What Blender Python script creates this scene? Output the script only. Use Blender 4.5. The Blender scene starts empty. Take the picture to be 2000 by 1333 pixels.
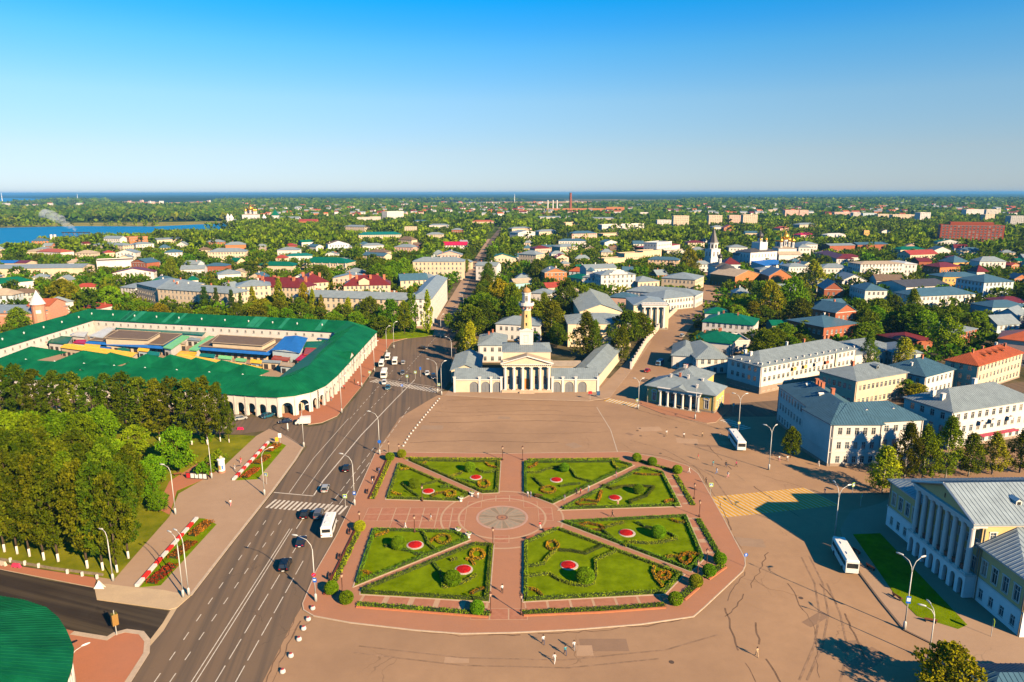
import bpy, bmesh, math, random
import numpy as np
from mathutils import Vector, Matrix, noise as mnoise

# ------------------------------------------------------------------ camera, sky, sun, exposure
CAM_H, FOCAL, HORIZ = 72.0, 1333.0, 377.0          # metres, focal in photo pixels (2000 wide), horizon row
PITCH = math.atan((666.5 - HORIZ) / FOCAL)
CP, SP = math.cos(PITCH), math.sin(PITCH)
SUN_AZ, SUN_EL = math.radians(138), math.radians(27)
scene = bpy.context.scene
col = scene.collection
cam_data = bpy.data.cameras.new('camera')
cam_data.sensor_width = 36.0
cam_data.lens = 36.0 * FOCAL / 2000.0
cam_data.clip_start = 1.0
cam_data.clip_end = 90000.0
cam = bpy.data.objects.new('camera', cam_data)
col.objects.link(cam)
cam.location = (0, 0, CAM_H)
cam.rotation_euler = (math.pi / 2 - PITCH, math.radians(0.07), 0)
scene.camera = cam
world = bpy.data.worlds.new('World')
scene.world = world
world.use_nodes = True
wn = world.node_tree
sky = wn.nodes.new('ShaderNodeTexSky')
sky.sky_type = 'NISHITA'
sky.sun_disc = False
sky.sun_elevation = SUN_EL
sky.sun_rotation = SUN_AZ
sky.air_density = 0.7
sky.dust_density = 0.0
sky.ozone_density = 4.0
# clear-day colour of the sky by elevation: pale at the horizon, deep blue higher up
tc = wn.nodes.new('ShaderNodeTexCoord')
sz = wn.nodes.new('ShaderNodeSeparateXYZ')
rp = wn.nodes.new('ShaderNodeValToRGB')
wn.links.new(tc.outputs['Generated'], sz.inputs[0])
wn.links.new(sz.outputs['Z'], rp.inputs['Fac'])
el = rp.color_ramp.elements
el[0].position, el[0].color = 0.0, (0.39, 0.385, 0.45, 1)
el[1].position, el[1].color = 0.25, (0.026, 0.76, 0.95, 1)
for p_, c_ in ((0.055, (0.58, 0.51, 0.465)), (0.123, (0.62, 0.69, 0.61)), (0.187, (0.34, 0.76, 0.78)), (0.217, (0.17, 0.74, 0.87))):
    x_ = el.new(p_); x_.color = (*c_, 1)
hs = wn.nodes.new('ShaderNodeMix')
hs.data_type = 'RGBA'
hs.blend_type = 'MULTIPLY'
hs.inputs[0].default_value = 1.0
wn.links.new(sky.outputs[0], hs.inputs[6])
wn.links.new(rp.outputs[0], hs.inputs[7])
wn.links.new(hs.outputs[2], wn.nodes['Background'].inputs[0])
wn.nodes['Background'].inputs[1].default_value = 0.10
sun_data = bpy.data.lights.new('sun', 'SUN')
sun_data.energy = 5.0
sun_data.angle = math.radians(0.5)
sun_data.color = (1.0, 0.76, 0.46)
sun = bpy.data.objects.new('sun', sun_data)
col.objects.link(sun)
sun_dir = Vector((math.sin(SUN_AZ) * math.cos(SUN_EL), math.cos(SUN_AZ) * math.cos(SUN_EL), math.sin(SUN_EL)))
sun.rotation_euler = sun_dir.to_track_quat('Z', 'Y').to_euler()
sun.location = sun_dir * 300
vs = scene.view_settings
vs.view_transform = 'Standard'
vs.look = 'None'
vs.gamma = 1.0
vs.use_curve_mapping = False
vs.exposure = 1.1
scene.render.engine = 'CYCLES'
cy = scene.cycles
cy.use_denoising = True
cy.max_bounces = 6
cy.diffuse_bounces = 0
cy.glossy_bounces = 2
cy.transmission_bounces = 4
cy.volume_bounces = 1
cy.transparent_max_bounces = 6
cy.caustics_reflective = False
cy.caustics_refractive = False
RND = random.Random(11)

# ------------------------------------------------------------------ helpers
def G(px, py, z=0.0):
    """where the sight line of a photo pixel meets the level z"""
    u, v = (px - 1000) / FOCAL, (py - 666.5) / FOCAL
    t = (CAM_H - z) / (SP + v * CP)
    return (u * t, (CP - v * SP) * t)
def proj(x, y, z):
    rz = z - CAM_H
    d = y * CP - rz * SP
    return 1000 + FOCAL * x / d, 666.5 - FOCAL * (y * SP + rz * CP) / d
def height_at(px, py, top):
    x, y = G(px, py)
    lo, hi = 0.0, CAM_H * 1.5
    for _ in range(40):
        m = (lo + hi) / 2
        if proj(x, y, m)[1] > top: lo = m
        else: hi = m
    return lo
def GP(pts, z=0.0): return [G(a, b, z) for a, b in pts]

def tag(o, label=None, cat=None, group=None, kind=None):
    if label: o['label'] = label
    if cat: o['category'] = cat
    if group: o['group'] = group
    if kind: o['kind'] = kind
    return o
def link(o, parent=None):
    col.objects.link(o)
    if parent is not None: o.parent = parent
    return o
def empty(name, loc=(0, 0, 0), rz=0.0, parent=None):
    o = bpy.data.objects.new(name, None)
    o.empty_display_size = 0.5
    o.location = loc
    o.rotation_euler = (0, 0, rz)
    return link(o, parent)
def inst(name, mesh, parent=None, loc=(0, 0, 0), rz=0.0, sc=None):
    o = bpy.data.objects.new(name, mesh)
    o.location = loc
    if rz: o.rotation_euler = (0, 0, rz)
    if sc is not None: o.scale = sc if hasattr(sc, '__len__') else (sc, sc, sc)
    return link(o, parent)
def copy_tree(o, parent=None):
    c = o.copy()
    link(c, parent)
    for ch in o.children: copy_tree(ch, c)
    return c

class MB:
    """collects faces; build() links them as one mesh object"""
    def __init__(s): s.v, s.f, s.m = [], [], []
    def face(s, pts, m=0):
        i = len(s.v); s.v += [tuple(p) for p in pts]
        s.f.append(tuple(range(i, i + len(pts)))); s.m.append(m)
    def box(s, c, d, rz=0.0, m=0, taper=1.0):
        cx, cy_, cz = c; hx, hy, hz = d[0] / 2, d[1] / 2, d[2] / 2
        ca, sa = math.cos(rz), math.sin(rz)
        i = len(s.v)
        for dz, t in ((-hz, 1.0), (hz, taper)):
            for dx, dy in ((-hx, -hy), (hx, -hy), (hx, hy), (-hx, hy)):
                x, y = dx * t, dy * t
                s.v.append((cx + x * ca - y * sa, cy_ + x * sa + y * ca, cz + dz))
        for q in ((3, 2, 1, 0), (4, 5, 6, 7), (0, 1, 5, 4), (1, 2, 6, 5), (2, 3, 7, 6), (3, 0, 4, 7)):
            s.f.append(tuple(i + k for k in q)); s.m.append(m)
    def prism(s, poly, z0, z1, m=0, ms=None, bottom=False):
        n = len(poly); i = len(s.v)
        s.v += [(p[0], p[1], z0) for p in poly] + [(p[0], p[1], z1) for p in poly]
        s.f.append(tuple(i + n + k for k in range(n))); s.m.append(m)
        if bottom: s.f.append(tuple(i + n - 1 - k for k in range(n))); s.m.append(m)
        for k in range(n):
            j = (k + 1) % n
            s.f.append((i + k, i + j, i + n + j, i + n + k)); s.m.append(m if ms is None else ms)
    def tube(s, pts, r, n=6, m=0, caps=True):
        pts = [Vector(p) for p in pts]
        rs = r if hasattr(r, '__len__') else [r] * len(pts)
        i0 = len(s.v)
        for k, p in enumerate(pts):
            t = (pts[min(k + 1, len(pts) - 1)] - pts[max(k - 1, 0)]).normalized()
            a = t.cross(Vector((0, 1, 0)) if abs(t.y) < 0.9 else Vector((1, 0, 0))).normalized()
            b = t.cross(a)
            for q in range(n):
                an = 2 * math.pi * q / n
                s.v.append(tuple(p + (a * math.cos(an) + b * math.sin(an)) * rs[k]))
        for k in range(len(pts) - 1):
            for q in range(n):
                a, b = i0 + k * n + q, i0 + k * n + (q + 1) % n
                s.f.append((a, a + n, b + n, b)); s.m.append(m)
        if caps:
            s.f.append(tuple(i0 + q for q in range(n))); s.m.append(m)
            e = i0 + (len(pts) - 1) * n
            s.f.append(tuple(e + n - 1 - q for q in range(n))); s.m.append(m)
    def lathe(s, prof, c=(0, 0, 0), n=16, m=0, sx=1.0, sy=1.0):
        i0 = len(s.v)
        for r, z in prof:
            for q in range(n):
                a = 2 * math.pi * q / n
                s.v.append((c[0] + r * sx * math.cos(a), c[1] + r * sy * math.sin(a), c[2] + z))
        for k in range(len(prof) - 1):
            for q in range(n):
                a, b = i0 + k * n + q, i0 + k * n + (q + 1) % n
                s.f.append((a, b, b + n, a + n)); s.m.append(m)
        if prof[0][0] > 1e-4: s.f.append(tuple(i0 + n - 1 - q for q in range(n))); s.m.append(m)
        if prof[-1][0] > 1e-4:
            e = i0 + (len(prof) - 1) * n
            s.f.append(tuple(e + q for q in range(n))); s.m.append(m)
    def mesh(s, name, mats, smooth=False):
        me = bpy.data.meshes.new(name)
        me.from_pydata(s.v, [], s.f)
        for mm in (mats if isinstance(mats, (list, tuple)) else [mats]): me.materials.append(mm)
        if any(s.m): me.polygons.foreach_set('material_index', s.m)
        if smooth: me.polygons.foreach_set('use_smooth', [True] * len(s.f))
        me.update()
        return me
    def build(s, name, mats, parent=None, loc=(0, 0, 0), rz=0.0, smooth=False):
        return inst(name, s.mesh(name, mats, smooth), parent, loc, rz)

# ------------------------------------------------------------------ materials
MATS = {}
def mat(name, c, rough=0.75, metal=0.0, var=0.12, scale=0.6, bump=0.0, bscale=4.0, c2=None, spec=0.3):
    """plain surface with soft two-scale colour variation and optional fine relief"""
    if name in MATS: return MATS[name]
    m = bpy.data.materials.new(name); m.use_nodes = True
    nt = m.node_tree; b = nt.nodes['Principled BSDF']
    b.inputs['Roughness'].default_value = rough
    b.inputs['Metallic'].default_value = metal
    b.inputs['Specular IOR Level'].default_value = spec
    if var > 0 or c2:
        g = nt.nodes.new('ShaderNodeNewGeometry')
        n1 = nt.nodes.new('ShaderNodeTexNoise')
        n1.inputs['Scale'].default_value = scale
        n1.inputs['Detail'].default_value = 5.0
        n1.inputs['Roughness'].default_value = 0.65
        nt.links.new(g.outputs['Position'], n1.inputs['Vector'])
        r = nt.nodes.new('ShaderNodeValToRGB')
        r.color_ramp.elements[0].position = 0.3
        r.color_ramp.elements[1].position = 0.7
        a = [max(0, x * (1 - var)) for x in c]
        d = list(c2) if c2 else [min(1, x * (1 + var)) for x in c]
        r.color_ramp.elements[0].color = (*a, 1)
        r.color_ramp.elements[1].color = (*d, 1)
        nt.links.new(n1.outputs['Fac'], r.inputs['Fac'])
        nt.links.new(r.outputs['Color'], b.inputs['Base Color'])
        if bump > 0:
            n2 = nt.nodes.new('ShaderNodeTexNoise')
            n2.inputs['Scale'].default_value = bscale
            n2.inputs['Detail'].default_value = 4.0
            nt.links.new(g.outputs['Position'], n2.inputs['Vector'])
            bp = nt.nodes.new('ShaderNodeBump')
            bp.inputs['Strength'].default_value = bump
            bp.inputs['Distance'].default_value = 0.3
            nt.links.new(n2.outputs['Fac'], bp.inputs['Height'])
            nt.links.new(bp.outputs['Normal'], b.inputs['Normal'])
    else:
        b.inputs['Base Color'].default_value = (*c, 1)
    MATS[name] = m
    return m
def emit_free(name, c, rough=0.5, metal=0.0, spec=0.5): return mat(name, c, rough, metal, 0.0, spec=spec)

def asphalt_mat(name, c, patch, crack, crack_w=0.018, patch_scale=0.05, streak=None, crack_scale=0.07):
    """worn asphalt: big stains, fine grit, dark tar cracks, tyre streaks along a direction"""
    m = bpy.data.materials.new(name); m.use_nodes = True
    nt = m.node_tree; N = nt.nodes; Lk = nt.links.new
    b = N['Principled BSDF']; b.inputs['Roughness'].default_value = 0.9; b.inputs['Specular IOR Level'].default_value = 0.2
    g = N.new('ShaderNodeNewGeometry')
    def noise(sc, det=4.0, ro=0.6):
        n = N.new('ShaderNodeTexNoise'); n.inputs['Scale'].default_value = sc; n.inputs['Detail'].default_value = det
        n.inputs['Roughness'].default_value = ro; Lk(g.outputs['Position'], n.inputs['Vector']); return n
    def mixc(fac, a, bb, mode='MIX'):
        x = N.new('ShaderNodeMix'); x.data_type = 'RGBA'; x.blend_type = mode
        if isinstance(fac, float): x.inputs[0].default_value = fac
        else: Lk(fac, x.inputs[0])
        for i, q in ((6, a), (7, bb)):
            if isinstance(q, tuple): x.inputs[i].default_value = (*q, 1)
            else: Lk(q, x.inputs[i])
        return x.outputs[2]
    def ramp(src, p0, p1, v0=0.0, v1=1.0):
        r = N.new('ShaderNodeMapRange'); r.inputs[1].default_value = p0; r.inputs[2].default_value = p1
        r.inputs[3].default_value = v0; r.inputs[4].default_value = v1; Lk(src, r.inputs[0]); return r.outputs[0]
    big = ramp(noise(patch_scale, 6.0, 0.62).outputs['Fac'], 0.36, 0.64)
    colr = mixc(big, c, patch)
    mid = ramp(noise(0.4, 6.0, 0.7).outputs['Fac'], 0.3, 0.75, 0.0, 0.35)
    colr = mixc(mid, colr, tuple(x * 0.72 for x in c))
    grit = ramp(noise(5.0, 3.0).outputs['Fac'], 0.3, 0.7, 0.0, 0.3)
    colr = mixc(grit, colr, tuple(min(1, x * 1.25) for x in c))
    # tar cracks: edges of warped cells, present only in some places
    wv = noise(0.15, 3.0)
    add = N.new('ShaderNodeVectorMath'); add.operation = 'MULTIPLY_ADD'
    Lk(wv.outputs['Color'], add.inputs[0]); add.inputs[1].default_value = (7, 7, 0); Lk(g.outputs['Position'], add.inputs[2])
    vo = N.new('ShaderNodeTexVoronoi'); vo.feature = 'DISTANCE_TO_EDGE'; vo.inputs['Scale'].default_value = crack_scale
    Lk(add.outputs[0], vo.inputs['Vector'])
    ck = ramp(vo.outputs['Distance'], 0.0, crack_w, 1.0, 0.0)
    gate = ramp(noise(0.06, 2.0).outputs['Fac'], 0.52, 0.62, 0.0, 0.55)
    mm = N.new('ShaderNodeMath'); mm.operation = 'MULTIPLY'; Lk(ck, mm.inputs[0]); Lk(gate, mm.inputs[1])
    colr = mixc(mm.outputs[0], colr, crack)
    if streak:
        ang, amount, cdark = streak
        vr = N.new('ShaderNodeVectorRotate'); vr.rotation_type = 'Z_AXIS'; vr.inputs['Angle'].default_value = -ang
        Lk(g.outputs['Position'], vr.inputs['Vector'])
        sc_ = N.new('ShaderNodeVectorMath'); sc_.operation = 'MULTIPLY'; sc_.inputs[1].default_value = (0.014, 0.75, 1.0)
        Lk(vr.outputs[0], sc_.inputs[0])
        n = N.new('ShaderNodeTexNoise'); n.inputs['Scale'].default_value = 1.0; n.inputs['Detail'].default_value = 4.0
        Lk(sc_.outputs[0], n.inputs['Vector'])
        colr = mixc(ramp(n.outputs['Fac'], 0.42, 0.68, 0.0, amount), colr, cdark)
    Lk(colr, b.inputs['Base Color'])
    bp = N.new('ShaderNodeBump'); bp.inputs['Strength'].default_value = 0.15; bp.inputs['Distance'].default_value = 0.05
    Lk(noise(6.0, 3.0).outputs['Fac'], bp.inputs['Height']); Lk(bp.outputs['Normal'], b.inputs['Normal'])
    MATS[name] = m
    return m

def leaf_mat(name, c, c2, trans=0.3):
    """foliage: leaf colour from a per-clump attribute and a per-tree random tint"""
    m = bpy.data.materials.new(name); m.use_nodes = True
    nt = m.node_tree; N = nt.nodes; Lk = nt.links.new
    N.remove(N['Principled BSDF'])
    at = N.new('ShaderNodeAttribute'); at.attribute_name = 'tint'
    oi = N.new('ShaderNodeObjectInfo')
    mx = N.new('ShaderNodeMix'); mx.data_type = 'RGBA'
    Lk(at.outputs['Fac'], mx.inputs[0]); mx.inputs[6].default_value = (*c, 1); mx.inputs[7].default_value = (*c2, 1)
    h = N.new('ShaderNodeHueSaturation')
    mr = N.new('ShaderNodeMapRange'); mr.inputs[3].default_value = 0.7; mr.inputs[4].default_value = 1.3
    Lk(oi.outputs['Random'], mr.inputs[0]); Lk(mr.outputs[0], h.inputs['Value'])
    m2 = N.new('ShaderNodeMath'); m2.operation = 'MULTIPLY_ADD'; m2.inputs[1].default_value = 0.05; m2.inputs[2].default_value = 0.475
    fr = N.new('ShaderNodeMath'); fr.operation = 'FRACT'
    mu = N.new('ShaderNodeMath'); mu.operation = 'MULTIPLY'; mu.inputs[1].default_value = 7.31
    Lk(oi.outputs['Random'], mu.inputs[0]); Lk(mu.outputs[0], fr.inputs[0]); Lk(fr.outputs[0], m2.inputs[0]); Lk(m2.outputs[0], h.inputs['Hue'])
    Lk(mx.outputs[2], h.inputs['Color'])
    d = N.new('ShaderNodeBsdfDiffuse'); t = N.new('ShaderNodeBsdfTranslucent'); ms = N.new('ShaderNodeMixShader')
    ms.inputs[0].default_value = trans
    Lk(h.outputs[0], d.inputs[0]); Lk(h.outputs[0], t.inputs[0]); Lk(d.outputs[0], ms.inputs[1]); Lk(t.outputs[0], ms.inputs[2])
    Lk(ms.outputs[0], N['Material Output'].inputs['Surface'])
    MATS[name] = m
    return m
# ------------------------------------------------------------------ ground and paving
def sheet(name,pts,z,m,parent=None,kind='structure'):
 me=bpy.data.meshes.new(name)
 me.from_pydata([(x,y,0)for x,y in pts],[],[tuple(range(len(pts)))])
 me.materials.append(m)
 bm=bmesh.new();bm.from_mesh(me);bmesh.ops.triangulate(bm,faces=bm.faces)
 for f in bm.faces:
  if f.normal.z<0:f.normal_flip()
 bm.to_mesh(me);bm.free()
 o=inst(name,me,parent,(0,0,z))
 if parent is None:tag(o,kind=kind)
 return o
def area2(p):return sum(p[i][0]*p[(i+1)%len(p)][1]-p[(i+1)%len(p)][0]*p[i][1]for i in range(len(p)))
def slab(name,pts,z0,z1,m,parent=None,kind='structure',side=None):
 if area2(pts)<0:pts=pts[::-1]
 mb=MB();mb.prism(pts,z0,z1,0,None if side is None else 1)
 o=mb.build(name,[m]+([side]if side else[]),parent)
 bm=bmesh.new();bm.from_mesh(o.data)
 bmesh.ops.triangulate(bm,faces=[f for f in bm.faces if len(f.verts)>4]);bm.to_mesh(o.data);bm.free()
 if parent is None:tag(o,kind=kind)
 return o
def offset_line(pts,d):
 """polyline moved sideways by d (left positive), mitred"""
 out=[]
 for i,p in enumerate(pts):
  a=Vector(pts[max(i-1,0)]);b=Vector(p);c=Vector(pts[min(i+1,len(pts)-1)])
  t1=(b-a).normalized()if i>0 else(c-b).normalized()
  t2=(c-b).normalized()if i<len(pts)-1 else t1
  n1,n2=Vector((-t1.y,t1.x)),Vector((-t2.y,t2.x))
  n=(n1+n2)
  if n.length<1e-6:n=n1
  n.normalize()
  k=d/max(0.35,n.dot(n1))
  out.append((b.x+n.x*k,b.y+n.y*k))
 return out
def offset_ring(pts,d):
 n=len(pts);out=[]
 for i in range(n):
  a,b,c=Vector(pts[i-1]),Vector(pts[i]),Vector(pts[(i+1)%n])
  t1,t2=(b-a).normalized(),(c-b).normalized()
  n1,n2=Vector((-t1.y,t1.x)),Vector((-t2.y,t2.x))
  m_=(n1+n2).normalized()
  k=d/max(0.3,m_.dot(n1))
  out.append((b.x+m_.x*k,b.y+m_.y*k))
 return out
def ribbon(mb,pts,w,z0,z1=None,m=0):
 L,Rr=offset_line(pts,w/2),offset_line(pts,-w/2)
 for i in range(len(pts)-1):
  q=[Rr[i],Rr[i+1],L[i+1],L[i]]
  if z1 is None:mb.face([(x,y,z0)for x,y in q],m)
  else:mb.prism(q,z0,z1,m)
def kerb(pts,z1,m,w=0.3,parent=None):
 mb=MB();ribbon(mb,pts,w,-0.02,z1)
 o=mb.build('kerb',m,parent)
 if parent is None:tag(o,kind='structure')
 return o
def inside(p,poly):
 x,y=p;c=False;n=len(poly)
 for i in range(n):
  x1,y1=poly[i];x2,y2=poly[i-1]
  if(y1>y)!=(y2>y)and x<(x2-x1)*(y-y1)/(y2-y1)+x1:c=not c
 return c
def walk(pts,step,start=0.0):
 """points every step along a polyline, with heading"""
 out=[];acc=start
 for a,b in zip(pts[:-1],pts[1:]):
  L=math.dist(a,b);h=math.atan2(b[1]-a[1],b[0]-a[0])
  while acc<L:
   t=acc/L;out.append((a[0]+(b[0]-a[0])*t,a[1]+(b[1]-a[1])*t,h));acc+=step
  acc-=L
 return out
def land_mat():
 m=bpy.data.materials.new('land');m.use_nodes=True
 nt=m.node_tree;N=nt.nodes;Lk=nt.links.new
 b=N['Principled BSDF'];b.inputs['Roughness'].default_value=1.0;b.inputs['Specular IOR Level'].default_value=0.0
 g=N.new('ShaderNodeNewGeometry')
 vs_=N.new('ShaderNodeVectorMath');vs_.operation='MULTIPLY';vs_.inputs[1].default_value=(0.35,1.0,1.0)
 Lk(g.outputs['Position'],vs_.inputs[0])
 def nz(s,d=5.0,src=None):
  n=N.new('ShaderNodeTexNoise');n.inputs['Scale'].default_value=s;n.inputs['Detail'].default_value=d
  n.inputs['Roughness'].default_value=0.6;Lk(src or g.outputs['Position'],n.inputs['Vector']);return n.outputs['Fac']
 def ramp(src,stops):
  r=N.new('ShaderNodeValToRGB');e=r.color_ramp.elements
  e[0].position,e[0].color=stops[0][0],(*stops[0][1],1)
  e[1].position,e[1].color=stops[-1][0],(*stops[-1][1],1)
  for p,c in stops[1:-1]:
   x=e.new(p);x.color=(*c,1)
  Lk(src,r.inputs['Fac']);return r.outputs['Color']
 near=ramp(nz(0.05),[(0.3,(0.035,0.06,0.012)),(0.55,(0.07,0.105,0.02)),(0.72,(0.17,0.13,0.07))])
 far=ramp(nz(0.0011,4.0,vs_.outputs[0]),[(0.0,(0.018,0.04,0.014)),(0.53,(0.02,0.048,0.016)),(0.56,(0.10,0.12,0.03)),(0.60,(0.34,0.24,0.10)),(0.66,(0.40,0.27,0.11)),(0.68,(0.04,0.07,0.02)),(1.0,(0.02,0.045,0.015))])
 sx=N.new('ShaderNodeSeparateXYZ');Lk(g.outputs['Position'],sx.inputs[0])
 mr=N.new('ShaderNodeMapRange');mr.inputs[1].default_value=1400;mr.inputs[2].default_value=2200;Lk(sx.outputs['Y'],mr.inputs[0])
 mx=N.new('ShaderNodeMix');mx.data_type='RGBA';Lk(mr.outputs[0],mx.inputs[0]);Lk(near,mx.inputs[6]);Lk(far,mx.inputs[7])
 mr2=N.new('ShaderNodeMapRange');mr2.inputs[1].default_value=7000;mr2.inputs[2].default_value=9500;Lk(sx.outputs['Y'],mr2.inputs[0])
 mx2=N.new('ShaderNodeMix');mx2.data_type='RGBA';Lk(mr2.outputs[0],mx2.inputs[0]);Lk(mx.outputs[2],mx2.inputs[6]);mx2.inputs[7].default_value=(0.018,0.042,0.016,1)
 Lk(mx2.outputs[2],b.inputs['Base Color'])
 return m
M_SQ=asphalt_mat('square_asphalt_mat',(0.30,0.182,0.108),(0.44,0.268,0.152),(0.13,0.08,0.05),0.006,0.022)
M_ROAD=asphalt_mat('road_asphalt_mat',(0.163,0.110,0.075),(0.198,0.136,0.088),(0.053,0.040,0.031),0.006,0.05,(math.radians(98),0.75,(0.088,0.070,0.057)))
M_TAR=asphalt_mat('fresh_tar_mat',(0.030,0.022,0.017),(0.045,0.034,0.026),(0.012,0.009,0.008),0.01,0.12,(math.radians(162),0.5,(0.12,0.09,0.055)))
M_PAVE=asphalt_mat('pavement_mat',(0.370,0.242,0.158),(0.414,0.277,0.185),(0.194,0.141,0.097),0.004,0.08)
M_SAND=asphalt_mat('sandy_mat',(0.528,0.387,0.238),(0.458,0.334,0.220),(0.264,0.176,0.106),0.003,0.2)
M_PINK=asphalt_mat('pink_paving_mat',(0.396,0.180,0.101),(0.361,0.176,0.106),(0.246,0.123,0.070),0.002,0.12)
M_PANEL=mat('paving_panel_mat',(0.378,0.150,0.084),0.85,var=0.10,scale=0.9,c2=(0.422,0.180,0.106))
M_RED=asphalt_mat('red_paving_mat',(0.440,0.163,0.084),(0.405,0.167,0.097),(0.264,0.106,0.070),0.002,0.1)
M_JOINT=mat('joint_stone_mat',(0.458,0.290,0.185),0.85,var=0.08)
M_STONE=mat('grey_stone_mat',(0.30,0.24,0.175),0.8,var=0.12,scale=1.5)
M_KERB=mat('kerb_mat',(0.484,0.370,0.273),0.85,var=0.15,scale=1.0)
M_PAINT=mat('road_paint_mat',(0.616,0.546,0.458),0.7,var=0.22,scale=1.2)
M_YELLOW=mat('yellow_paint_mat',(0.58,0.30,0.03),0.7,var=0.15,scale=1.5)
M_GRASS=mat('lawn_mat',(0.135,0.205,0.002),1.0,var=0.28,scale=0.3,c2=(0.205,0.285,0.004),bump=0.5,bscale=9.0,spec=0.0)
M_PARK=mat('park_grass_mat',(0.132,0.185,0.005),0.95,var=0.35,scale=0.12,c2=(0.264,0.246,0.013),bump=0.4,bscale=6.0,spec=0.05)
FAR=60000.0
sheet('ground',[(-FAR,-400),(FAR,-400),(FAR,FAR),(-FAR,FAR)],-0.10,land_mat())
# town floor: yards and lanes between the houses
sheet('town_ground',[(-420,40),(420,40),(620,700),(-420,700)],-0.06,mat('yard_mat',(0.06,0.07,0.02),0.95,var=0.4,scale=0.06,c2=(0.20,0.15,0.09),spec=0.05))
SQ=[G(470,1372),G(560,1190),G(635,1046),G(710,884),G(765,816),G(830,772),G(862,765),G(885,763)]+[(-22,262),(52,262),(58,300),(92,262),(140,262),(150,100),(120,40),(-60,40)]
sheet('square',SQ,0.0,M_SQ)
ROADL=[(225,1380),(288,1262),(318,1215),(330,1192),(375,1163),(466,1046),(536,958),(580,898),(600,872)]
ROADR=[(492,1372),(575,1207),(587,1188),(617,1115),(657,1046),(696,966),(732,884),(750,860),(780,816),(842,779),(862,769)]
RL2=[(525,840),(470,848),(380,846),(0,790),(-200,760),(-200,735),(0,765),(380,806),(460,812),(545,818),(600,834),(628,830),(660,817),(707,760),(722,737),(746,702),(768,670),(800,662),(868,657)]
RR2=[(885,735),(890,690),(898,662)]
road=sheet('main_road',GP(ROADL+RL2)+GP(RR2[::-1]+ROADR[::-1]),0.02,M_ROAD)
ax0,ax1=G(868,657),G(898,662)
AVE=[ax0,ax1,(-24,420),(-27,700),(-26,1100),(-16,1500),(-26,1500),(-35,1100),(-36.5,700),(-35,420)]
avenue=sheet('avenue',AVE,0.03,M_ROAD)
slab('avenue_pavement',[(ax0[0],ax0[1]),(-35,420),(-36.5,700),(-35,1100),(-39,1100),(-42,700),(-43.5,420),(-62,ax0[1]+8),(-52,ax0[1]+1)],0,0.14,M_PAVE)
STREET=[(1172,773),(1225,714),(1262,662),(1310,612),(1343,592),(1374,568),(1378,530),(1378,500)]
STREETR=[(1386,500),(1390,525),(1402,545),(1412,575),(1384,602),(1347,642),(1312,692),(1285,732),(1262,788)]
sheet('side_street',GP(STREET+STREETR),0.025,M_SQ)
sheet('cross_street',[G(1395,815),(95,214),(150,232),(230,250),(230,262),(150,245),G(1425,790)],0.03,M_ROAD)
sheet('fresh_asphalt',GP([(-120,1080),(0,1112),(90,1133),(183,1148),(188,1172),(328,1193),(316,1218),(290,1252),(275,1238),(245,1234),(208,1247),(140,1237),(0,1190),(-120,1170)]),0.03,M_TAR)
sheet('sandy_margin',GP([(316,1218),(332,1192),(346,1186),(318,1232),(292,1262),(262,1310),(235,1360),(222,1358),(283,1278),(290,1252)]),0.04,M_SAND)
WP=GP([(183,1146),(192,1128),(222,1133),(266,1082),(330,1010),(348,965),(400,935),(440,908),(500,852),(525,838),(560,852),(592,872),(576,898),(532,958),(462,1046),(371,1163),(345,1186),(330,1190),(188,1170)])
slab('west_pavement',WP,0.0,0.14,M_PAVE,side=M_KERB)
slab('sandy_corner',GP([(183,1146),(205,1140),(265,1147),(318,1152),(371,1163),(345,1186),(330,1190),(188,1170)],0.14),0.0,0.16,M_SAND)
slab('corner_pavement',GP([(120,1228),(205,1248),(222,1239),(245,1233),(275,1237),(286,1252),(284,1276),(242,1340),(225,1380),(130,1380)]),0.0,0.14,M_RED,side=M_KERB)
kerb(GP([(140,1237),(208,1248),(222,1239),(245,1233),(275,1237),(287,1252),(285,1276),(244,1340)]),0.18,M_KERB,0.9)
PARKG=GP([(-260,1050),(0,1095),(120,1117),(192,1128),(222,1133),(266,1082),(330,1010),(348,965),(400,935),(440,908),(500,852),(470,850),(380,850),(0,796),(-260,762)])
park=slab('park_lawn',PARKG,0.0,0.12,M_PARK)
slab('park_path',GP([(345,958),(330,1005),(305,992),(330,940),(385,905),(415,905),(440,908),(400,935)],0.12),0.0,0.15,M_RED)
slab('park_footway',GP([(-100,1075),(0,1100),(183,1128),(190,1140),(183,1147),(0,1111),(-100,1090)],0.12),0.0,0.16,M_RED,side=M_KERB)
mb=MB();ribbon(mb,GP([(0,1093),(100,1111),(200,1124)],0.1),0.35,0,0.5)
tag(mb.build('low_wall',mat('low_wall_mat',(0.25,0.19,0.13),0.9,var=0.3,scale=1.5)),'low dark brown wall edging the park beside the red footway','low wall')
# kerb along the road sides
kerb(GP([(371,1163),(462,1046),(532,958),(576,898),(592,872)]),0.17,M_KERB,0.5)
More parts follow.
